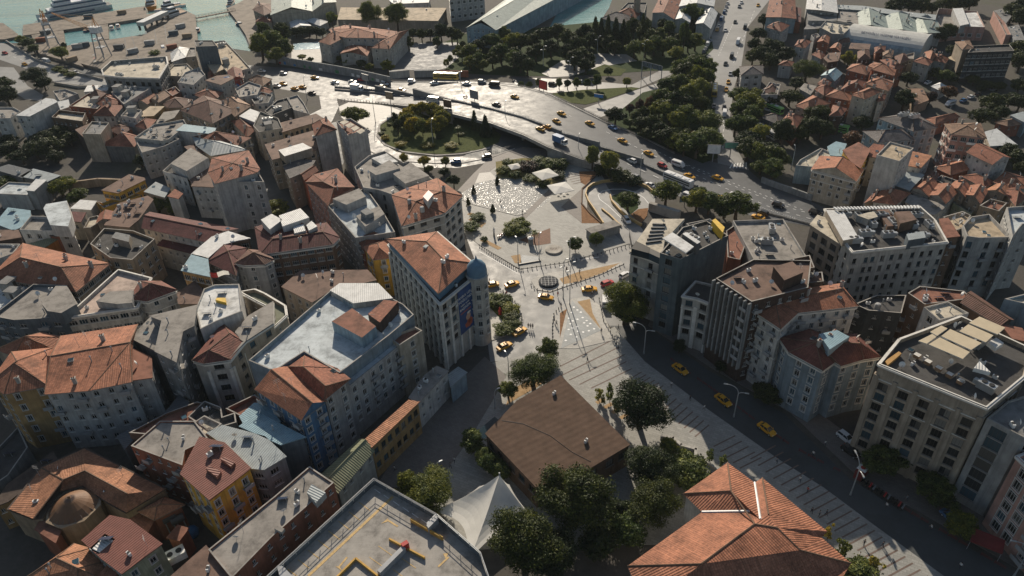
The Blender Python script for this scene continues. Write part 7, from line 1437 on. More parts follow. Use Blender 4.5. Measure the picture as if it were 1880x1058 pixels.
# west
grove('00', '430,385,8.5,10 195,310,6,9 240,350,5,8 150,290,6,7 460,330,4,4', 'trees at the dockyard wall', 'tree at the dockyard wall beside the flyover', 'leaf'); tree('00', 1110, 380, 4, 6, 'yellowish bush on the dockyard concrete', 'shrub', 'leafl'); tree('00', 245, 550, 9.5, 13, 'big round tree between the two ramp roads', 'great', 'leafd'); grove('00', '0,620,10,13 40,690,10,12 310,600,7,8', 'trees left of the white slab block', 'dark tree at the left edge below the ramp road', 'leafd'); grove('00', '410,490,2.5,6 500,530,2.5,6 455,510,2.5,5', 'hedge between flyover lanes', 'low hedge between the flyover lanes', 'leaf', 'shrub')
grove('00', '330,990,7,12 420,960,7,11 500,1000,6,9 250,1030,6,9 60,1010,5,8', 'garden trees below the white slab block', 'dark garden tree below the white slab block', 'leafd'); grove('10', '60,60,7,11 150,110,6,9 250,60,7,11 350,40,8,13 400,110,5,8', 'trees in the vacant lot', 'dark tree in the vacant lot at the left', 'leafd'); grove('10', '430,330,7,10 480,300,6,7 555,395,5.5,8', 'trees behind the wedge tower', 'green tree behind the white wedge tower', 'leaf'); grove('10', '1130,450,6,9 1210,440,6.5,9 1260,480,5,7', 'trees in the leafy courtyard', 'tree in the courtyard above the maroon hall', 'leaf'); tree('10', 50, 280, 4.5, 8, 'bush behind the pale blue roof terrace', 'shrub', 'leaf'); tree('10', 1010, 140, 5, 6, 'bushy tree beside the parked white car in the lot', 'round', 'leafd')
# ---------------------------------------------------------------- traffic
TX = 'taxi'; GH = 'traffic on the highway'; GJ = 'taxis at the junction'
for x, y, u, v, lb in ((902, 522, 888, 524, 'yellow taxi beside the domed turret'), (940, 521, 953, 517, 'yellow taxi crossing between turret and solar disc'), (1002, 545, 1016, 547, 'yellow taxi just below the dark disc island'), (1082, 530, 1096, 529, 'yellow taxi behind the red car at the sandy island'), (954, 608, 966, 601, 'yellow taxi beside three people in black'), (926, 635, 938, 629, 'yellow taxi nearest the street corner hut'), (1249, 677, 1263, 687, 'farthest yellow taxi on the shaded street'), (1328, 734, 1342, 745, 'middle yellow taxi on the shaded street'), (1408, 787, 1421, 797, 'nearest yellow taxi on the shaded street')): car('o', x, y, u, v, 'taxi', lb, 'sedan', GJ, True, .05)
car('o', 1115, 519, 1126, 515, 'carred', 'red car ahead of a taxi at the sandy island', 'hatch', z=.05); car('o', 1147, 504, 1157, 498, 'carwhite', 'white hatchback parked at the bollards before the ornate corner house', 'hatch', z=.05); car('o', 1111, 553, 1111, 538, 'carwhite', 'white van beside the tall full corner tree', 'van', z=.05); car('o', 1553, 803, 1566, 813, 'carwhite', 'white car parked in shade at the foot of the tan hotel', 'suv', z=.05); car('o', 1562, 828, 1576, 838, 'carblack', 'black car parked in shade before the tan hotel', 'suv', z=.05); car('o', 1747, 950, 1760, 962, 'carblue', 'dark blue car in deep shade before the glazed office', 'sedan', z=.05)
def hw(x, y, u, v, col, lb, k='sedan', taxi=False, **kw): car('o', x, y, u, v, col, lb, k, GH, taxi, hz2(x) + .02, **kw)
for x, y, u, v, lb in ((520, 153, 534, 156, 'yellow taxi behind a white car at the forecourt'), (541, 162, 528, 160, 'left taxi of the pair at the forecourt exit'), (555, 159, 542, 157, 'right taxi of the pair at the forecourt exit'), (578, 142, 592, 143, 'orange taxi in the shaded upper lanes'), (702, 159, 716, 161, 'yellow taxi at the median before a white car'), (737, 165, 750, 167, 'yellow taxi alone beside the median'), (945, 177, 958, 181, 'yellow taxi on the bridge beside the bus stop'), (1031, 208, 1044, 213, 'upper yellow taxi above the median by the bridge end'), (1022, 222, 1035, 228, 'lower yellow taxi close above the median'), (992, 236, 979, 231, 'left of two taxis side by side below the median'), (1005, 232, 992, 227, 'right of two taxis side by side below the median'), (1083, 226, 1097, 231, 'dark yellow taxi in tree shade near the highway railing'), (1143, 258, 1157, 263, 'yellow taxi in the sun beside the dark trees'), (1191, 281, 1205, 287, 'yellow taxi above the red car on the highway'), (1266, 323, 1281, 329, 'yellow taxi beside the white bus'), (1318, 326, 1333, 331, 'yellow taxi in tree shade at the highway bend'), (1325, 363, 1311, 357, 'yellow taxi hidden by trees below the median'), (1392, 398, 1378, 393, 'yellow taxi beside the pale hall roof')): hw(x, y, u, v, 'taxi', lb, taxi=True)
for x, y, u, v, c, lb, k in ((480, 130, 494, 131, 'carwhite', 'leftmost white car below the painted wall', 'sedan'), (520, 134, 534, 136, 'carwhite', 'second white car below the painted wall', 'hatch'), (508, 157, 522, 159, 'carwhite', 'white car beside taxis at the forecourt', 'sedan'), (572, 170, 560, 168, 'carblack', 'black car leaving the forecourt', 'sedan'), (615, 151, 629, 152, 'carwhite', 'white car entering the sunlit lanes', 'sedan'), (647, 150, 661, 151, 'carwhite', 'white car beside a red car in tree shade', 'sedan'), (665, 146, 679, 147, 'carred', 'dark red car in the shaded upper lanes', 'sedan'), (705, 145, 719, 146, 'carsilver', 'silver car in shade below the gatehouse', 'suv'), (706, 154, 720, 156, 'carwhite', 'white car beside a taxi near the median', 'suv'), (756, 149, 770, 150, 'carwhite', 'white and black car in front of the sunlit edge', 'suv'), (797, 152, 783, 151, 'carwhite', 'white car in front of the yellow bus', 'sedan'), (856, 153, 842, 152, 'carwhite', 'white car right of the yellow bus', 'sedan'), (885, 150, 899, 151, 'cargrey', 'grey car at the bus stop', 'suv'), (907, 155, 893, 154, 'carblack', 'black van at the bus stop', 'van'), (911, 191, 899, 188, 'carblack', 'dark car in glare beside the median', 'sedan'), (1125, 234, 1139, 240, 'carblue', 'blue-grey car in tree shade', 'sedan'), (1160, 295, 1146, 289, 'carwhite', 'white car below the median near the motorbike', 'suv'), (1216, 303, 1231, 309, 'carred', 'bright red car on the highway', 'hatch'), (1245, 302, 1260, 307, 'carwhite', 'white van on the highway', 'van'), (1165, 324, 1151, 318, 'cargrey', 'grey car behind dark shrubs below the median', 'suv'), (1193, 339, 1179, 333, 'carwhite', 'white car ahead of the white bus', 'sedan'), (1263, 361, 1249, 355, 'carwhite', 'white car among trees behind the bus', 'van'), (1351, 357, 1366, 362, 'carwhite', 'white car right of the taxi at the bend', 'sedan'), (1429, 376, 1444, 380, 'carblack', 'black car alone at the right bend', 'suv'), (1497, 390, 1512, 394, 'carblack', 'black car behind the white fins', 'suv'), (1400, 391, 1386, 386, 'carblack', 'black car among trees beside a taxi', 'suv')): hw(x, y, u, v, c, lb, k)
hw(819, 143, 845, 144, 'buscol', 'long yellow and white city bus at the bus stop', 'bus', cat='bus', col2='carwhite'); hw(794, 185, 780, 183, 'carwhite', 'white coach in the glare above the willow ring', 'minibus', cat='bus'); hw(655, 164, 669, 166, 'carwhite', 'white flat-fronted lorry near the west billboard', 'truck', cat='truck', col2='carwhite'); hw(1028, 261, 1046, 268, 'carwhite', 'lorry with blue box body at the end of the bridge', 'truck', cat='truck', col2='carblue'); hw(1245, 334, 1225, 326, 'carwhite', 'white articulated-looking bus below the median', 'bus', cat='bus', name='bus')
car('o', 1014, 154, 1028, 155, 'carblack', 'black car on the service road behind the red billboard', 'suv'); car('o', 1065, 150, 1051, 150, 'carsilver', 'silver car on the service road', 'sedan'); car('o', 837, 296, 823, 297, 'carblue', 'blue-grey car on the outer ring lane', 'suv'); car('o', 893, 287, 880, 289, 'carblack', 'black car on the ring road near the hedge', 'suv'); car('o', 1151, 404, 1160, 416, 'carwhite', 'white-roofed car coming down the loop ramp', 'suv', z=.16)
AV = [(1380, 368, 0, 'cargrey', 'suv'), (1393, 347, 0, 'carsilver', 'sedan'), (1408, 318, 0, 'carwhite', 'van'), (1425, 291, 0, 'carsilver', 'sedan'), (1488, 187, 0, 'carwhite', 'sedan'), (1505, 137, 0, 'carblue', 'van'), (1526, 88, 0, 'carblue', 'suv'), (1533, 68, 0, 'carwhite', 'sedan'), (1541, 45, 0, 'carsilver', 'sedan'), (1551, 22, 0, 'carwhite', 'sedan')]
for i, (x, y, _, c, k) in enumerate(AV): car('02', x, y, x + 12, y - 26, c, f'{dict(cargrey="grey", carsilver="silver", carwhite="white", carblue="blue")[c]} {"van" if k == "van" else "car"} at the left avenue kerb, {nth(i, len(AV), "bottom", "top")}', k, 'cars parked along the avenue')
for x, y, c, k, lb, tx in ((1476, 212, 'taxi', 'sedan', 'taxi beside the parked row of the avenue', 1), (1535, 215, 'carwhite', 'sedan', 'white car driving up the avenue', 0), (1605, 156, 'carblack', 'sedan', 'dark car in mid avenue near the divider', 0), (1635, 46, 'cargrey', 'suv', 'grey car high on the avenue', 0), (1650, 16, 'carwhite', 'sedan', 'white car at the top of the avenue', 0), (1676, 196, 'carblack', 'van', 'black van right of the avenue divider', 0), (1770, 36, 'taxi', 'sedan', 'taxi at the top right lane of the avenue', 1), (1625, 305, 'carwhite', 'minibus', 'white minibus right of the avenue divider', 0), (1580, 405, 'carblack', 'van', 'black van below the minibus', 0), (1536, 456, 'carblack', 'sedan', 'dark car near the great avenue tree', 0), (1570, 527, 'carsilver', 'sedan', 'silver car parked by the grey timber villa', 0), (1556, 587, 'taxi', 'sedan', 'upper of two taxis below the grey timber villa', 1), (1541, 642, 'taxi', 'sedan', 'lower of two taxis below the grey timber villa', 1), (1452, 762, 'carblack', 'sedan', 'black car in tree shade on the lower avenue', 0), (1528, 820, 'carwhite', 'van', 'white van on the lower avenue', 0), (1526, 770, 'carblack', 'sedan', 'black car ahead of the white van', 0)): car('02', x, y, x - (12 if y < 500 else 3), y + 30, c, lb, k, 'traffic on the avenue', bool(tx))
car('02', 1455, 660, 1452, 720, 'buscol', 'yellow bus in tree shade on the avenue', 'bus', cat='bus', col2='carwhite')
for i, (x, y, c, k, lb) in enumerate(((1190, 592, 'carwhite', 'sedan', 'white car by the pale tent roof'), (1445, 720, 'carblue', 'sedan', 'dark blue car parked left on the parking road'), (1500, 695, 'carwhite', 'sedan', 'white car parked in the middle of the parking road'), (1555, 675, 'carblack', 'suv', 'black car parked right of the white one'), (1660, 640, 'cargrey', 'suv', 'grey car parked at the far end of the parking road'))): car('03', x, y, x + 40, y - 18, c, lb, k, 'cars on the right-hand parking road')
car('03', 1350, 748, 1310, 760, 'carwhite', 'white delivery van on the parking road', 'van')
for x, y, u, v, lb in ((60, 788, 110, 808, 'left green and white bus at the workshop'), (505, 928, 555, 938, 'green and white bus in front of the grey school')): car('03', x, y, u, v, 'busgreen', lb, 'bus', 'buses in the depot', cat='bus', col2='carwhite')
car('02', 1830, 962, 1880, 990, 'carwhite', 'white bus at the depot below the avenue trees', 'bus', 'buses in the depot', cat='bus'); car('02', 1792, 762, 1830, 775, 'cargreen', 'teal car parked behind the avenue trees', 'sedan'); car('02', 1842, 786, 1880, 798, 'carwhite', 'white car parked behind the avenue trees', 'sedan'); car('02', 1732, 940, 1765, 950, 'cargreen', 'green car in shade above the depot', 'sedan')
for x, y, u, v, c, lb, k in ((35, 380, 75, 390, 'carred', 'dark red car on the flyover at the left edge', 'sedan'), (335, 440, 385, 450, 'carwhite', 'white van on the flyover', 'van'), (545, 520, 590, 535, 'carwhite', 'white car on the sunk lane below the flyover', 'sedan'), (1175, 350, 1185, 385, 'carwhite', 'white van parked on the dockyard', 'van'), (680, 405, 700, 404, 'carsilver', 'silver car of the trio parked under the crane', 'sedan'), (684, 428, 704, 427, 'carred', 'red car of the trio parked under the crane', 'sedan'), (688, 450, 708, 449, 'carwhite', 'white car of the trio parked under the crane', 'sedan')): car('00', x, y, u, v, c, lb, k, 'vehicles by the dockyard')
car('00', 175, 460, 140, 445, 'taxi', 'yellow taxi on the flyover', 'sedan', None, True); car('10', 935, 108, 985, 112, 'carwhite', 'white car parked in the vacant lot', 'suv'); car('10', 930, 128, 975, 130, 'carred', 'dark red car beside the white one in the vacant lot', 'sedan')
# ---------------------------------------------------------------- people
PP = [(924, 541, 'shirtb', 'black'), (930, 543, 'shirtr', 'red'), (970, 603, 'shirtb', 'black'), (974, 604, 'shirtb', 'black'), (978, 604, 'shirtb', 'black'), (1041, 500, 'shirtb', 'black'), (1064, 503, 'shirtg', 'grey'), (1018, 592, 'shirtb', 'black'), (1022, 598, 'shirtg', 'grey'), (1030, 565, 'shirtb', 'black'), (1087, 542, 'shirtw', 'white'), (1024, 545, 'shirtr', 'red'), (1078, 665, 'shirtb', 'black'), (1135, 606, 'shirtb', 'black'), (1104, 612, 'shirtg', 'grey')]
for i, (x, y, s, c) in enumerate(PP):
    where = ['at the corner of the hotel garden', 'beside the hotel garden hedge', 'left of the three standing beside a taxi', 'in the middle of the three beside a taxi', 'right of the three beside a taxi', 'on the upper kerb above the sandy island', 'walking on the sandy island', 'upper of two on the kerb left of the blue floor', 'lower of two on the kerb left of the blue floor', 'beside the bicycles at the blue floor', 'stepping off the kerb behind a taxi', 'beside the dark disc island', 'crossing the lined paving', 'under the tall full corner tree', 'right of the blue fountain floor'][i]
    person('o', x, y, f'person in a {c} top {where}', s, 'stand' if i in (2, 3, 4) else 'walk', z=.17)
P3 = [('22', 1145, 745, 'shirtw', 'white', 'at the upper end of the shaded square'), ('22', 1280, 845, 'shirtb', 'dark', 'in the middle of the shaded square edge'), ('22', 1380, 912, 'shirtw', 'white', 'near the kerb of the shaded street'), ('33', 360, 195, 'shirtw', 'white', 'left of the street lamp among long paving lines'), ('33', 445, 120, 'shirtw', 'pale', 'near the parked white car'), ('33', 100, 245, 'shirtg', 'grey', 'at the left end of the long paving lines'), ('33', 265, 378, 'shirtw', 'white', 'beside the red peak of the roof'), ('33', 320, 455, 'shirtr', 'red', 'among the long paving lines'), ('33', 350, 605, 'shirtb', 'dark', 'leftmost of three beside the roof edge'), ('33', 405, 625, 'shirtg', 'grey', 'middle one of three beside the roof edge'), ('33', 455, 620, 'shirtb', 'dark', 'rightmost of three beside the roof edge'), ('33', 725, 835, 'shirtb', 'black', 'at the upper left of the sunlit patch'), ('33', 857, 850, 'shirtb', 'black', 'at the upper middle of the sunlit patch'), ('33', 690, 925, 'shirtw', 'white', 'walking nearest in the sunlit patch'), ('33', 675, 960, 'shirtb', 'black', 'in the sunlit patch beside the young tree'), ('33', 885, 567, 'shirtw', 'white', 'crossing the shaded street'), ('33', 1030, 515, 'shirtg', 'grey', 'on the pavement below the tan hotel'), ('33', 1205, 725, 'shirtw', 'white', 'on the street before the glazed office'), ('33', 1415, 1000, 'shirtw', 'white', 'at the bottom right of the street'), ('31', 1427, 240, 'shirtw', 'white', 'upper one of two on the shaded white paving'), ('31', 1400, 282, 'shirtg', 'grey', 'lower one of two on the shaded white paving'), ('31', 1000, 300, 'shirtw', 'white', 'on the shaded street by the ochre ruin'), ('12', 75, 525, 'shirtb', 'dark', 'beside the fountain strip on the main square'), ('11', 1760, 450, 'shirtb', 'black', 'walking on the glittering fountain floor'), ('12', 390, 935, 'shirtb', 'black', 'at the bollards above the sandy island')]
for t, x, y, s, c, w in P3: person(t, x, y, f'person in a {c} top {w}', s, z=.13)
# ---------------------------------------------------------------- lamps, signs, parasols, bollards
lamp('o', 1182, 650, 9.5, 'curved street lamp beside the tall full corner tree', 2, pi * .9, 'street lamps on the shaded street'); lamp('o', 1347, 766, 9.5, 'curved street lamp beside the middle taxi', 2, pi * .9, 'street lamps on the shaded street'); lamp('o', 1561, 909, 9.5, 'curved street lamp before the tan hotel', 2, pi * .5, 'street lamps on the shaded street'); lamp('o', 1860, 1060, 9.5, 'curved street lamp at the bottom right corner', 2, pi * .9, 'street lamps on the shaded street')
lamp('o', 1046, 560, 14, 'tall thin mast lamp above the blue floor, right one of the pair', 2, .3, 'mast lamps at the junction', .8); lamp('o', 1034, 548, 13, 'tall thin mast lamp beside the dark disc, left one of the pair', 2, .3, 'mast lamps at the junction', .8); lamp('12', 195, 850, 9, 'lamp post at the red lattice bed', 1, 1, None, .8); lamp('12', 45, 880, 9, 'lamp post at the grey grid bed', 1, 2, None, .8); lamp('12', 415, 850, 8, 'lamp post left of the round clipped tree', 2, 0, None, 1.0); lamp('21', 1820, 720, 9, 'lamp post on the pale kerb above the street hut', 1, 2, None, 1.2); lamp('31', 1310, 385, 6, 'lamp post beside the tree at the parking deck', 1, .5, None, .8); lamp('21', 1720, 905, 6, 'lamp post at the edge of the shaded street', 1, .5, None, .8)
for i, (x, y) in enumerate(((225, 475), (612, 400), (415, 560), (945, 430), (920, 715))): lamp('02', x, y, 10, f'thin park lamp post, {nth(i, 5)} of five between park and ramp road' if i < 4 else 'tall lamp post beside the ramp road', 2, 0, None, 1.0)
for x, y, l in ((860, 885, 'tall lamp post left of the roundabout'), (1480, 690, 'tall lamp post at the bridge median'), (1795, 915, 'lamp post on the bridge parapet'), (1275, 1050, 'lamp post below the roundabout'), (185, 395, 'lamp post beside the courtyard pool'), (370, 720, 'lamp post on the taxi forecourt')): lamp('01', x, y, 11, l, 1, 1.2, None, 1.2)
for x, y, l in ((475, 110, 'lamp post beside the airy trees at the highway'), (920, 260, 'lamp post beside the grey car at the highway')): lamp('12', x, y, 9, l, 1, 1.2, None, 1.2)
lamp('13', 205, 200, 9, 'white lamp post beside the pale terrace house', 1, 1.5, None, 1.0); lamp('13', 490, 400, 9, 'lamp post before the cream villa', 1, 1.5, None, 1.0); lamp('00', 350, 640, 11, 'lamp post below the curved flyover', 1, .4, None, 1.2)
board('01', 972, 792, 5, 4.2, 3.4, -.5, 'billboard left of the roundabout', 'w:tan'); board('01', 1385, 852, 5, 4.2, 3.4, -.6, 'billboard beside the willow ring', 'w:brown'); board('01', 1575, 805, 6, 4.6, 3.8, -.7, 'grey billboard on the bridge right of the roundabout', 'w:grey'); board('01', 795, 625, 3, 5, 3.2, -.7, 'grey slanted billboard above the white lorry', 'w:grey'); board('02', 225, 705, 4, 4.8, 4.2, -.8, 'red billboard beside the service road', 'red'); board('02', 622, 750, 3, 4.5, 1.6, -.5, 'blue traffic sign over the grass triangle', 'blue', 'traffic_sign', 'traffic sign'); board('12', 1440, 150, 3.5, 5, 3.6, -.2, 'white sign board at the foot of the avenue', 'plain_white', 'traffic_sign', 'traffic sign'); board('12', 1565, 120, 4, 5, 2.4, -.2, 'teal sign board over the foot of the avenue', 'cargreen', 'traffic_sign', 'traffic sign'); board('12', 1240, 470, 2, 4, 2.2, .2, 'pale blue sign board beside the tunnel portal', 'w:lblue', 'traffic_sign', 'traffic sign'); board('01', 1450, 590, 1, 4.2, 3.6, .8, 'slanted grey board at the end of the yellow bus', 'w:lgrey')
q0, q1 = P(*T('02', 930, 560)), P(*T('02', 1070, 600)); gt = thing('sign_gantry', 'overhead sign gantry across the ramp road', 'sign gantry', (q0.x, q0.y, 0)); e = q1 - q0; m = MB()
for k in (0, .45, 1): m.tube(e * k, e * k + Vector((0, 0, 8)), .2, 8)
for z in (6, 8): m.tube(Vector((0, 0, z)), e + Vector((0, 0, z)), .14, 6)
m.build('frame', ['grey_metal'], gt)
for k in (.15, .4, .65, .88): m = MB(); w = e * k; m.box(w.x, w.y, 5.8, e.length * .2, .25, 2.4, atan2(e.y, e.x)); m.build('sign_panel', ['w:slate'], gt)
umbrella('12', 240, 235, 'large white square parasol in the planted bed', 7.0, group='big white parasols', h=3.4); umbrella('12', 348, 335, 'large white square parasol on the paving beside the bed', 7.2, group='big white parasols', h=3.4); umbrella('12', 20, 180, 'round pale parasol at the left of the planted bed', 4.2)
for i in range(7):
    x, y = ((300, 370), (330, 385), (370, 385), (395, 370), (345, 365), (305, 265), (200, 265))[i]; q = P(*T('12', x, y)); o = thing('cafe_table', f'white cafe table under the big parasols, {nth(i, 7)} of seven' if 0 else 'small white cafe table by the big white parasols', 'table', (q.x, q.y, .14), 0, 'cafe tables by the big parasols'); m = MB(); m.lathe([(.02, .7), (.55, .71), (.55, .74)], 10); m.build('table_top', ['plain_white'], o); m = MB(); m.tube((0, 0, 0), (0, 0, .7), .05, 6); m.lathe([(.3, 0), (.28, .04)], 8); m.build('stand', ['grey_metal'], o)
bol = MB(); bol.lathe([(.13, 0), (.12, .5), (.15, .53), (.15, .64), (.08, .7)], 8); BM = bol.me('bollard', ['dark_metal']); NB = [0]
def bollards(t, s, n, where, group):
    q = gp(t, s, .15); L = [0]
    for i in range(len(q) - 1): L.append(L[-1] + (q[i + 1] - q[i]).length)
    for k in range(n):
        d = L[-1] * k / (n - 1)
        for i in range(len(q) - 1):
            if d <= L[i + 1] + 1e-6: w = q[i].lerp(q[i + 1], (d - L[i]) / (L[i + 1] - L[i])); break
        o = put('bollard', BM, None, (w.x, w.y, .14)); tag(o, where, 'bollard', group)
bollards('o', '880,452 912,474 945,493 957,496', 22, 'dark bollard along the west kerb of the main square', 'bollards on the west kerb'); bollards('o', '960,496 1000,489 1040,483 1100,468 1155,452', 26, 'dark bollard along the lower kerb of the main square', 'bollards on the lower kerb'); bollards('o', '975,524 985,533 1010,537 1050,523 1100,506 1145,487', 22, 'dark bollard around the sandy traffic island', 'bollards on the sandy island'); bollards('o', '890,508 905,520 925,538 945,555 958,580 958,604', 24, 'dark bollard on the pale kerb of the hotel garden', 'bollards at the hotel garden'); bollards('o', '1015,640 1014,600 1017,578 1030,563', 14, 'dark bollard left of the blue fountain floor', 'bollards left of the blue floor'); bollards('o', '1100,550 1108,590 1120,610 1135,640', 14, 'dark bollard right of the blue fountain floor', 'bollards right of the blue floor'); bollards('o', '620,186 640,184 680,188 720,193 750,198', 24, 'dark bollard on the paved triangle by the highway', 'bollards on the paved triangle')
q = P(*T('12', 300, 785)); o = thing('stone_disc', 'low round stone disc bench on the main square', 'bench', (q.x, q.y, .12)); m = MB(); m.lathe([(2.6, 0), (2.7, .35), (2.5, .5)], 32); m.build('slab', ['stone'], o); m = MB()
for i in range(5): m.box(-.9 + i * .45, 0, .5, .16, 1.6, .04, .2)
m.build('inlay', ['stripe'], o)
q = P(*T('12', 262, 1018)); o = thing('vent_cover', 'round dark glazed vent cover on the traffic island', 'vent cover', (q.x, q.y, .17)); m = MB(); m.lathe([(2.9, 0), (2.9, .5), (2.6, .62)], 32); m.build('cover', ['carglass'], o); m = MB()
for i in range(-2, 3): w = (2.6 ** 2 - i * i) ** .5; m.box(i, 0, .62, .05, 2 * w, .05); m.box(0, i, .625, 2 * w, .05, .05)
m.build('glazing_bar', ['grey_metal'], o)
# motorbikes
wh = MB(); wh.tube((0, -.06, 0), (0, .06, 0), .31, 14); mbk = MB(); mbk.box(0, 0, .35, 1.1, .28, .35, 0, 0, None, .7, .7); mbk.box(-.35, 0, .7, .75, .3, .14); mbk.box(.28, 0, .72, .45, .32, .22, 0, 0, None, .7, .7); mbk.tube((.72, 0, .32), (.48, 0, 1.02), .05, 6); mbk.tube((.46, -.36, 1.0), (.46, .36, 1.0), .03, 6); MW, MBY = wh.me('wheel', ['rubber']), {}
def moto(t, x, y, a, c, label, group=None, z=.13):
    q = P(*T(t, x, y), z); o = thing('motorbike', label, 'motorbike', (q.x, q.y, z), a, group)
    if c not in MBY: MBY[c] = mbk.me('body', [c])
    put('body', MBY[c], o)
    for wx in (-.68, .74): put('wheel', MW, o, (wx, 0, .31))
for i in range(9): moto('11', 1745 + i * 15, 690 - i * 8 + (i % 2) * 5, 1.2, ('carblack', 'carred', 'cargrey', 'carwhite')[i % 4], f'parked motorbike in the row beside the square shrubs, {nth(i, 9)}', 'motorbikes parked on the square')
moto('12', 882, 195, .5, 'carblack', 'black motorbike on the highway beside a white car', z=.1); moto('02', 488, 1030, 1.8, 'carblack', 'black motorbike near the blue box lorry', z=.1); moto('01', 1505, 700, 0, 'carred', 'motorbike in the glare at the bridge median', z=5.05)
for i in range(12): moto('33', 720 + i * 26, 385 + i * 17, .75, ('carblack', 'carblack', 'carred', 'cargrey')[i % 4], f'motorbike parked in the shaded row before the tan hotel, {nth(i, 12)}', 'motorbikes parked before the tan hotel', .05)
# red construction fence down the far edge of the shaded street
m = MB(); q = gp('o', '1222,655 1260,684 1300,712 1350,748 1400,785 1450,820 1500,848 1545,870'); q2 = gp('o', '1640,925 1690,955 1740,985 1800,1020 1850,1050'); f0 = q[0].copy(); o = thing('safety_fence', 'red safety netting along the far kerb of the shaded street', 'fence', (f0.x, f0.y, .06))
for L in (q, q2):
    for i in range(len(L) - 1):
        a, e = L[i] - f0, L[i + 1] - f0; n = max(2, int((e - a).length / 1.6))
        for j in range(n):
            if (i * 7 + j * 3) % 5 == 0: continue
            u, v = a.lerp(e, j / n), a.lerp(e, (j + .8) / n); m.tube(u, u + Vector((0, 0, .9)), .04, 4); m.tube(u + Vector((0, 0, .8)), v + Vector((0, 0, .75)), .05, 4); m.tube(u + Vector((0, 0, .4)), v + Vector((0, 0, .4)), .05, 4)
m.build('netting', ['awning_red'], o)
q = P(1580, 873); o = thing('street_stall', 'dark red street stall with white square sign before the tan hotel', 'stall', (q.x, q.y, .05), .7); m = MB(); m.box(0, 0, 0, 3.4, 1.6, 2.2); m.build('cabin', ['awning_red'], o); m = MB(); m.box(0, 0, 2.2, 2.0, 1.8, .12); m.build('roof_sign', ['plain_white'], o); m = MB(); m.lathe([(.5, 2.32), (.5, 2.36)], 14); m.build('emblem', ['red'], o)
q = P(*T('33', 1620, 800), 3); o = thing('shop_awning', 'red shop awning at the foot of the pinkish white house', 'awning', (q.x, q.y, 2.6), -.6); m = MB(); m.face([(-2.6, -1.3, 0), (2.6, -1.3, 0), (2.6, 1.3, .8), (-2.6, 1.3, .8)]); m.face([(-2.6, -1.3, -.35), (2.6, -1.3, -.35), (2.6, -1.3, 0), (-2.6, -1.3, 0)]); m.face([(-2.6, -1.3, -.06), (-2.6, 1.3, .74), (2.6, 1.3, .74), (2.6, -1.3, -.06)]); m.build('cloth', ['awning_red'], o); m = MB(); [m.tube((x, -1.2, -2.6), (x, -1.2, 0), .05, 5) for x in (-2.5, 2.5)]; m.build('post', ['grey_metal'], o)
q = P(*T('22', 1500, 580), 3)
# flag on the striped flats, blue tarpaulin bulge
q = P(*T('10', 1590, 985), 16); o = thing('flag', 'red and white flag flying over the ochre striped flats', 'flag', (q.x, q.y, 14)); m = MB(); m.tube((-2.6, 0, 0), (-2.6, 0, 4.2), .06, 6); m.build('pole', ['galv'], o); m = MB()
for i in range(10):
    a, e = -2.6 + i * .52, -2.6 + (i + 1) * .52; f1 = lambda u: .35 * sin(u * 1.6); m.face([(a, f1(a), 2.2 + .1 * i), (e, f1(e), 2.2 + .1 * (i + 1)), (e, f1(e), 3.9 + .05 * i), (a, f1(a), 3.9 + .05 * i)], 0 if i < 4 else 1)
m.build('cloth', ['red', 'cloth_white'], o)
q = P(*T('00', 1640, 605), 9); o = thing('tarpaulin', 'bulging bright blue tarpaulin on a house front', 'tarpaulin', (q.x, q.y, 3)); m = MB(); m.lathe([(2.6, 0), (3.6, 2), (4.0, 5), (3.4, 7.5), (1.8, 9), (.05, 9.4)], 14); o2 = m.build('sheet', ['bluetarp'], o, smooth=True); o2.scale = (1.3, .6, 1)
# red figure in the hotel garden, small kiosk roofs
q = P(*T('21', 1755, 205), 1); o = thing('garden_sculpture', 'red sculpture in the hedged hotel garden', 'sculpture', (q.x, q.y, .19)); m = MB(); m.lathe([(.5, 0), (.35, .4), (.6, 1.0), (.25, 1.6), (.3, 2.0), (.05, 2.4)], 9); m.build('figure', ['red'], o, smooth=True)
q = P(*T('11', 1712, 680)); o = thing('statue', 'white statue on a slim plinth west of the square shrubs', 'statue', (q.x, q.y, .12)); m = MB(); m.box(0, 0, 0, .6, .6, 1.3, 0, 0, None, .8, .8); m.build('plinth', ['stone'], o); m = MB(); m.lathe([(.26, 1.3), (.3, 1.9), (.34, 2.4), (.12, 2.75), (.16, 2.95), (.02, 3.15)], 10); m.build('figure', ['plain_white'], o, smooth=True)
q = P(*T('12', 135, 740)); o = thing('booth', 'small round-roofed white booth beside the red lattice bed', 'booth', (q.x, q.y, .12)); m = MB(); m.lathe([(.8, 0), (.8, 2.2)], 14); m.build('cabin', ['w:grey'], o); m = MB(); m.lathe([(1.05, 2.2), (1.0, 2.4), (.4, 2.7), (.02, 2.75)], 14); m.build('roof', ['plain_white'], o)
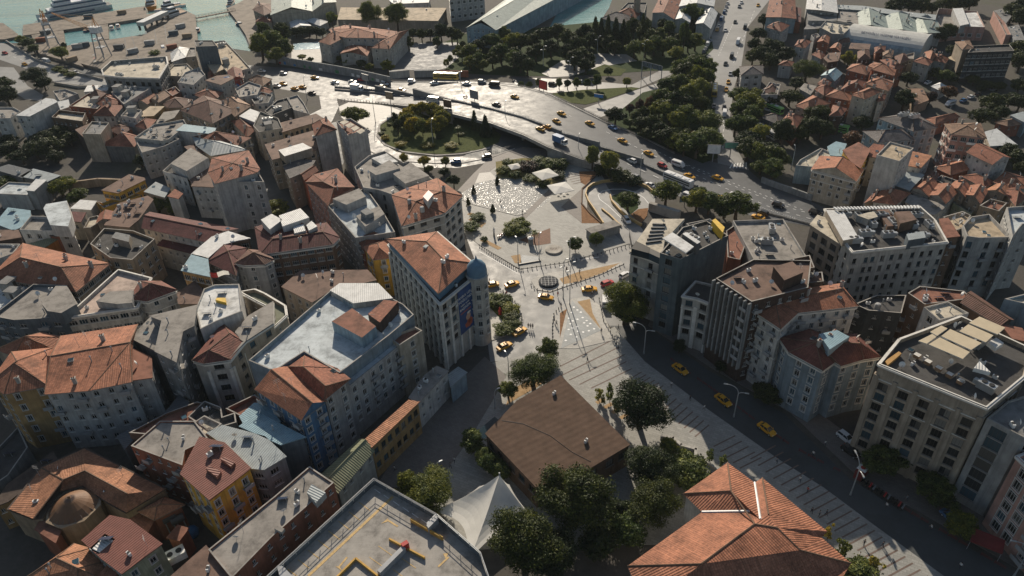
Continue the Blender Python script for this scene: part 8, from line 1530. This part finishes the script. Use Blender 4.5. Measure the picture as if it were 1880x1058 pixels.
# ---------------------------------------------------------------- boats, cranes
def hull(L, W_, H_, m_, deck, name='hull', bow=.35, par=None):
    mb = MB(); N = 12; R = []
    for i in range(N + 1):
        s = i / N; x = -L / 2 + L * s; w = W_ / 2 * (1 if s < 1 - bow else max(.02, 1 - ((s - 1 + bow) / bow) ** 2)) * (.9 if i == 0 else 1); z = H_ * (1 + .25 * max(0, s - .5) ** 2 * 4); R.append([(x, -w * .75, 0), (x, -w, z), (x, w, z), (x, w * .75, 0)])
    for i in range(N):
        a, c = R[i], R[i + 1]; mb.face([a[0], c[0], c[1], a[1]]); mb.face([a[2], c[2], c[3], a[3]]); mb.face([a[1], c[1], c[2], a[2]], 1)
    mb.face(R[0], 0); return mb.build(name, [m_, deck], par)
def boat(t, x, y, u, v, L, label, kind='motor', col='hull_white', group=None):
    p, e = P(*T(t, x, y), .3), P(*T(t, u, v), .3); o = thing('ferry' if kind == 'ferry' else 'tugboat' if kind == 'tug' else 'motorboat', label, 'ferry' if kind == 'ferry' else 'boat', (p.x, p.y, .1), atan2(e.y - p.y, e.x - p.x), group)
    if kind == 'ferry':
        hull(L, L * .24, 2.6, col, 'f:grey', par=o); W_ = L * .22
        for z, l, w, off, nm in ((2.6, .78, 1.0, -.04, 'main_deck'), (5.4, .66, .94, -.07, 'upper_deck'), (8.0, .22, .7, .12, 'bridge')):
            m = MB(); m.box(L * off, 0, z, L * l, W_ * w, 2.6, 0, 0, None, .97, .94); m.box(L * off, 0, z + .9, L * l * 1.003, W_ * w * 1.005, .95, 0, 1, None, .99, .985); m.build(nm, ['hull_white', 'hull_blue'], o)
        m = MB(); m.box(-L * .2, 0, 8.0, 3, 2.2, 2.6, 0, 0, None, .8, .8); m.build('funnel', ['hull_white'], o); m = MB(); m.tube((L * .1, 0, 10.6), (L * .1, 0, 14), .12, 6); m.build('mast', ['grey_metal'], o)
        m = MB(); m.box(L * .05, -L * .124, 1.0, L * .6, .1, .9, 0, 0); m.box(L * .05, L * .124, 1.0, L * .6, .1, .9, 0, 0); m.build('hull_stripe', ['hull_blue'], o)
    else:
        hull(L, L * .3, L * .11, col, 'wood', par=o); m = MB(); m.box(-L * .05, 0, L * .11, L * .4, L * .22, L * .11, 0, 0, None, .85, .85); m.box(-L * .05, 0, L * .15, L * .395, L * .222, L * .045, 0, 1, None, .97, .97); m.build('cabin', ['hull_white', 'carglass'], o)
        if kind == 'tug' or L > 13: m = MB(); m.box(-L * .06, 0, L * .22, L * .22, L * .17, L * .1, 0, 0, None, .85, .85); m.box(-L * .06, 0, L * .25, L * .218, L * .172, L * .04, 0, 1, None, .97, .97); m.build('wheelhouse', ['hull_white', 'carglass'], o)
        m = MB(); m.tube((-L * .1, 0, L * .2), (-L * .1, 0, L * .45), .07, 5); m.build('mast', ['grey_metal'], o)
    return o
boat('00', 540, 95, 340, 130, 46, 'big white ferry with dark curved window bands along the quay', 'ferry'); boat('00', 1092, 45, 1090, -10, 24, 'tug with orange hull and white bridge at the quay head', 'tug', 'orange')
for i, (x, y, u, v, L) in enumerate(((1205, 75, 1150, 90, 19), (1235, 130, 1170, 150, 21), (1270, 50, 1230, 55, 12))): boat('00', x, y, u, v, L, f'white motor yacht moored at the right pier, {("middle", "nearest", "farthest")[i]} of three', 'motor', group='yachts at the right pier')
for x, y, u, v, L, c, lb in ((805, 205, 800, 170, 9, 'hull_white', 'left white motorboat of the pair in the basin'), (850, 195, 846, 165, 9, 'hull_white', 'right white motorboat of the pair in the basin'), (655, 215, 700, 200, 10, 'hull_blue', 'dark workboat beside the inner jetty'), (1425, 222, 1422, 185, 9, 'hull_blue', 'dark boat at the left wall of the second basin'), (1722, 180, 1690, 170, 9, 'hull_blue', 'dark boat at the right wall of the second basin'), (1665, 35, 1690, 10, 14, 'hull_white', 'white launch at the far right pier')): boat('00', x, y, u, v, L, lb, 'motor', c)
def crane(t, x, y, u, v, label, h=13, L=26):
    p = P(*T(t, x, y)); e = P(*T(t, u, v), 20) - Vector((p.x, p.y, 0)); o = thing('dock_crane', label, 'crane', (p.x, p.y, 1.5), atan2(e.y, e.x)); m = MB()
    for sx in (-2.2, 2.2):
        for sy in (-2.2, 2.2): m.tube((sx * 1.3, sy * 1.3, 0), (sx * .7, sy * .7, h), .3, 6)
    for z in (h * .4, h * .75, h): m.box(0, 0, z, 4.4, 4.4, .35)
    m.build('portal', ['grey_metal'], o); m = MB(); m.box(-1, 0, h + .4, 5.5, 3.6, 3); m.build('cab', ['hull_white'], o); m = MB(); tip = Vector((L, 0, h + 9))
    for s in (-1, 1):
        for z in (0, 1.2): m.tube((1.5, s * 1.0, h + 1.2 + z), tip + Vector((0, s * .25, z * .3)), .13, 5)
    for k in range(11): s = k / 11; a = Vector((1.5, 1, h + 1.2)).lerp(tip, s); c = Vector((1.5, -1, h + 2.4)).lerp(tip, (k + 1) / 11); m.tube(a, c, .07, 4); m.tube(Vector((a.x, -a.y, a.z)), Vector((c.x, -c.y, c.z)), .07, 4)
    m.build('jib', ['crane'], o); m = MB()
    for s in (-1, 1): m.tube((0, s, h + 3), (-1.5, 0, h + 8.5), .16, 5); m.tube((-3, s, h + 3), (-1.5, 0, h + 8.5), .16, 5)
    m.tube((-1.5, 0, h + 8.5), tip, .05, 4); m.build('tower_frame', ['crane'], o); return o
crane('00', 755, 430, 470, 150, 'right orange-jibbed dock crane beside the parked cars'); crane('00', 395, 350, 350, 150, 'left orange-jibbed dock crane at the small yard', 12, 9)
q0, q1 = P(*T('00', 1410, 130), 1.6), P(*T('00', 1690, 75), 1.6); o = thing('footbridge', 'narrow railed footbridge between the two piers', 'footbridge', (q0.x, q0.y, 0)); e = q1 - q0; m = MB(); m.box(e.x / 2, e.y / 2, 1.3, e.length, 2.6, .4, atan2(e.y, e.x)); m.build('deck', ['quay'], o); m = MB(); n = Vector((-e.y, e.x, 0)).normalized() * 1.2
for s in (-1, 1):
    for k in range(13): w = Vector((e.x, e.y, 0)) * (k / 12) + n * s; m.tube((w.x, w.y, 0 if k % 3 == 0 else 1.6), (w.x, w.y, 2.9), .08, 4)
    a, c = n * s, Vector((e.x, e.y, 0)) + n * s; m.tube((a.x, a.y, 2.8), (c.x, c.y, 2.8), .08, 4)
m.build('railing', ['dark_metal'], o)
q = P(*T('00', 1120, 200)); o = thing('travel_lift', 'long grey boat hoist bridge in the dock cut', 'boat hoist', (q.x, q.y, 1.6), 1.35); m = MB(); m.box(0, 0, 3, 26, 5, 2.2); m.build('deck', ['galv'], o); m = MB(); [m.box(x, y, 0, 1, 1, 3) for x in (-12, 0, 12) for y in (-2, 2)]; m.build('leg', ['dark_metal'], o)
# dockside goods
for i, (x, y, c, a) in enumerate(((560, 345, 'w:lgrey', .3), (610, 335, 'w:slate', .5), (300, 300, 'w:brick', .2), (520, 440, 'w:tan', .9), (1250, 250, 'w:slate', .4), (1300, 200, 'w:lgrey', .7), (1240, 350, 'w:brick', .5), (1350, 270, 'w:tan', .2), (860, 350, 'w:dgrey', .1), (880, 100, 'w:tan', .3), (640, 130, 'w:slate', .3), (960, 380, 'w:lgrey', .6), (330, 245, 'w:dgrey', 1), (1080, 320, 'w:lgrey', .2))):
    q = P(*T('00', x, y), 1.6); o = thing('cargo_container', ('grey', 'slate', 'brick red', 'tan', 'slate', 'grey', 'brick red', 'tan', 'black', 'tan', 'slate', 'grey', 'black', 'grey')[i] + ' cargo box on the dockyard concrete ' + ('under the right crane', 'behind the parked trio', 'on the small yard', 'beside the dock trees', 'below the yachts', 'beside the yachts', 'near the yellowish bush', 'on the right pier edge', 'beside the slip rails', 'on the long quay', 'at the left of the long quay', 'behind the railed block', 'under the left crane', 'at the hoist cut')[i], 'container', (q.x, q.y, 1.6), a); m = MB(); m.box(0, 0, 0, 5.5, 2.3, 2.3); [m.box(k, 0, .05, .12, 2.36, 2.2) for k in (-2.6, -1.3, 0, 1.3, 2.6)]; m.build('shell', [c], o); m = MB(); m.box(2.76, -.55, .1, .06, 1.0, 2.1); m.build('door', ['galv'], o)
hm = D.materials.new('haze'); hm.use_nodes = True; nt_ = hm.node_tree; nt_.nodes.remove(nt_.nodes['Principled BSDF']); pv_ = nt_.nodes.new('ShaderNodeVolumePrincipled'); pv_.inputs['Color'].default_value = (.80, .90, .95, 1); pv_.inputs['Density'].default_value = HAZE; pv_.inputs['Anisotropy'].default_value = 0.0; nt_.links.new(pv_.outputs[0], nt_.nodes['Material Output'].inputs['Volume'])
m = MB(); m.box(0, 1100, -1, 3100, 3100, 126); o = m.build('haze', [hm]); tag(o, 'thin pale summer haze over the city', 'haze', None, 'stuff')
# ---------------------------------------------------------------- camera, sun, sky
cam = D.cameras.new('camera'); co = D.objects.new('camera', cam); COL.objects.link(co); SC.camera = co
cam.sensor_width = 36; cam.lens = F / 1880 * 36; cam.clip_end = 6000; cam.clip_start = .5
co.matrix_world = Matrix(((CR.x, CU.x, -FW.x, CAM.x), (CR.y, CU.y, -FW.y, CAM.y), (CR.z, CU.z, -FW.z, CAM.z), (0, 0, 0, 1)))
SE, SA = radians(27.0), radians(-6.0)      # sun elevation; azimuth from +Y towards +X
sl = D.lights.new('sun', 'SUN'); sl.energy = SUN_E; sl.angle = radians(.5); sl.color = (1.0, .88, .72); so = D.objects.new('sun', sl); COL.objects.link(so)
sd = Vector((sin(SA) * cos(SE), cos(SA) * cos(SE), sin(SE))); so.rotation_euler = sd.to_track_quat('Z', 'Y').to_euler(); so.location = (0, 200, 300)
wd = D.worlds.new('World'); SC.world = wd; wd.use_nodes = True; nt = wd.node_tree; bg = nt.nodes['Background']; sk = nt.nodes.new('ShaderNodeTexSky'); sk.sky_type = 'NISHITA'; sk.sun_disc = False; sk.sun_elevation = SE; sk.sun_rotation = SA; sk.altitude = 50; sk.air_density = 1.2; sk.dust_density = 1.5
nt.links.new(sk.outputs[0], bg.inputs[0]); bg.inputs[1].default_value = SKY_S
SC.view_settings.view_transform = 'Standard'; SC.view_settings.look = 'None'; SC.view_settings.exposure = EXPO; SC.view_settings.gamma = 1; SC.view_settings.use_curve_mapping = False
SC.render.engine = 'CYCLES'; SC.cycles.use_denoising = True; SC.cycles.max_bounces = 6; SC.cycles.diffuse_bounces = 3; SC.cycles.glossy_bounces = 2; SC.cycles.transparent_max_bounces = 4
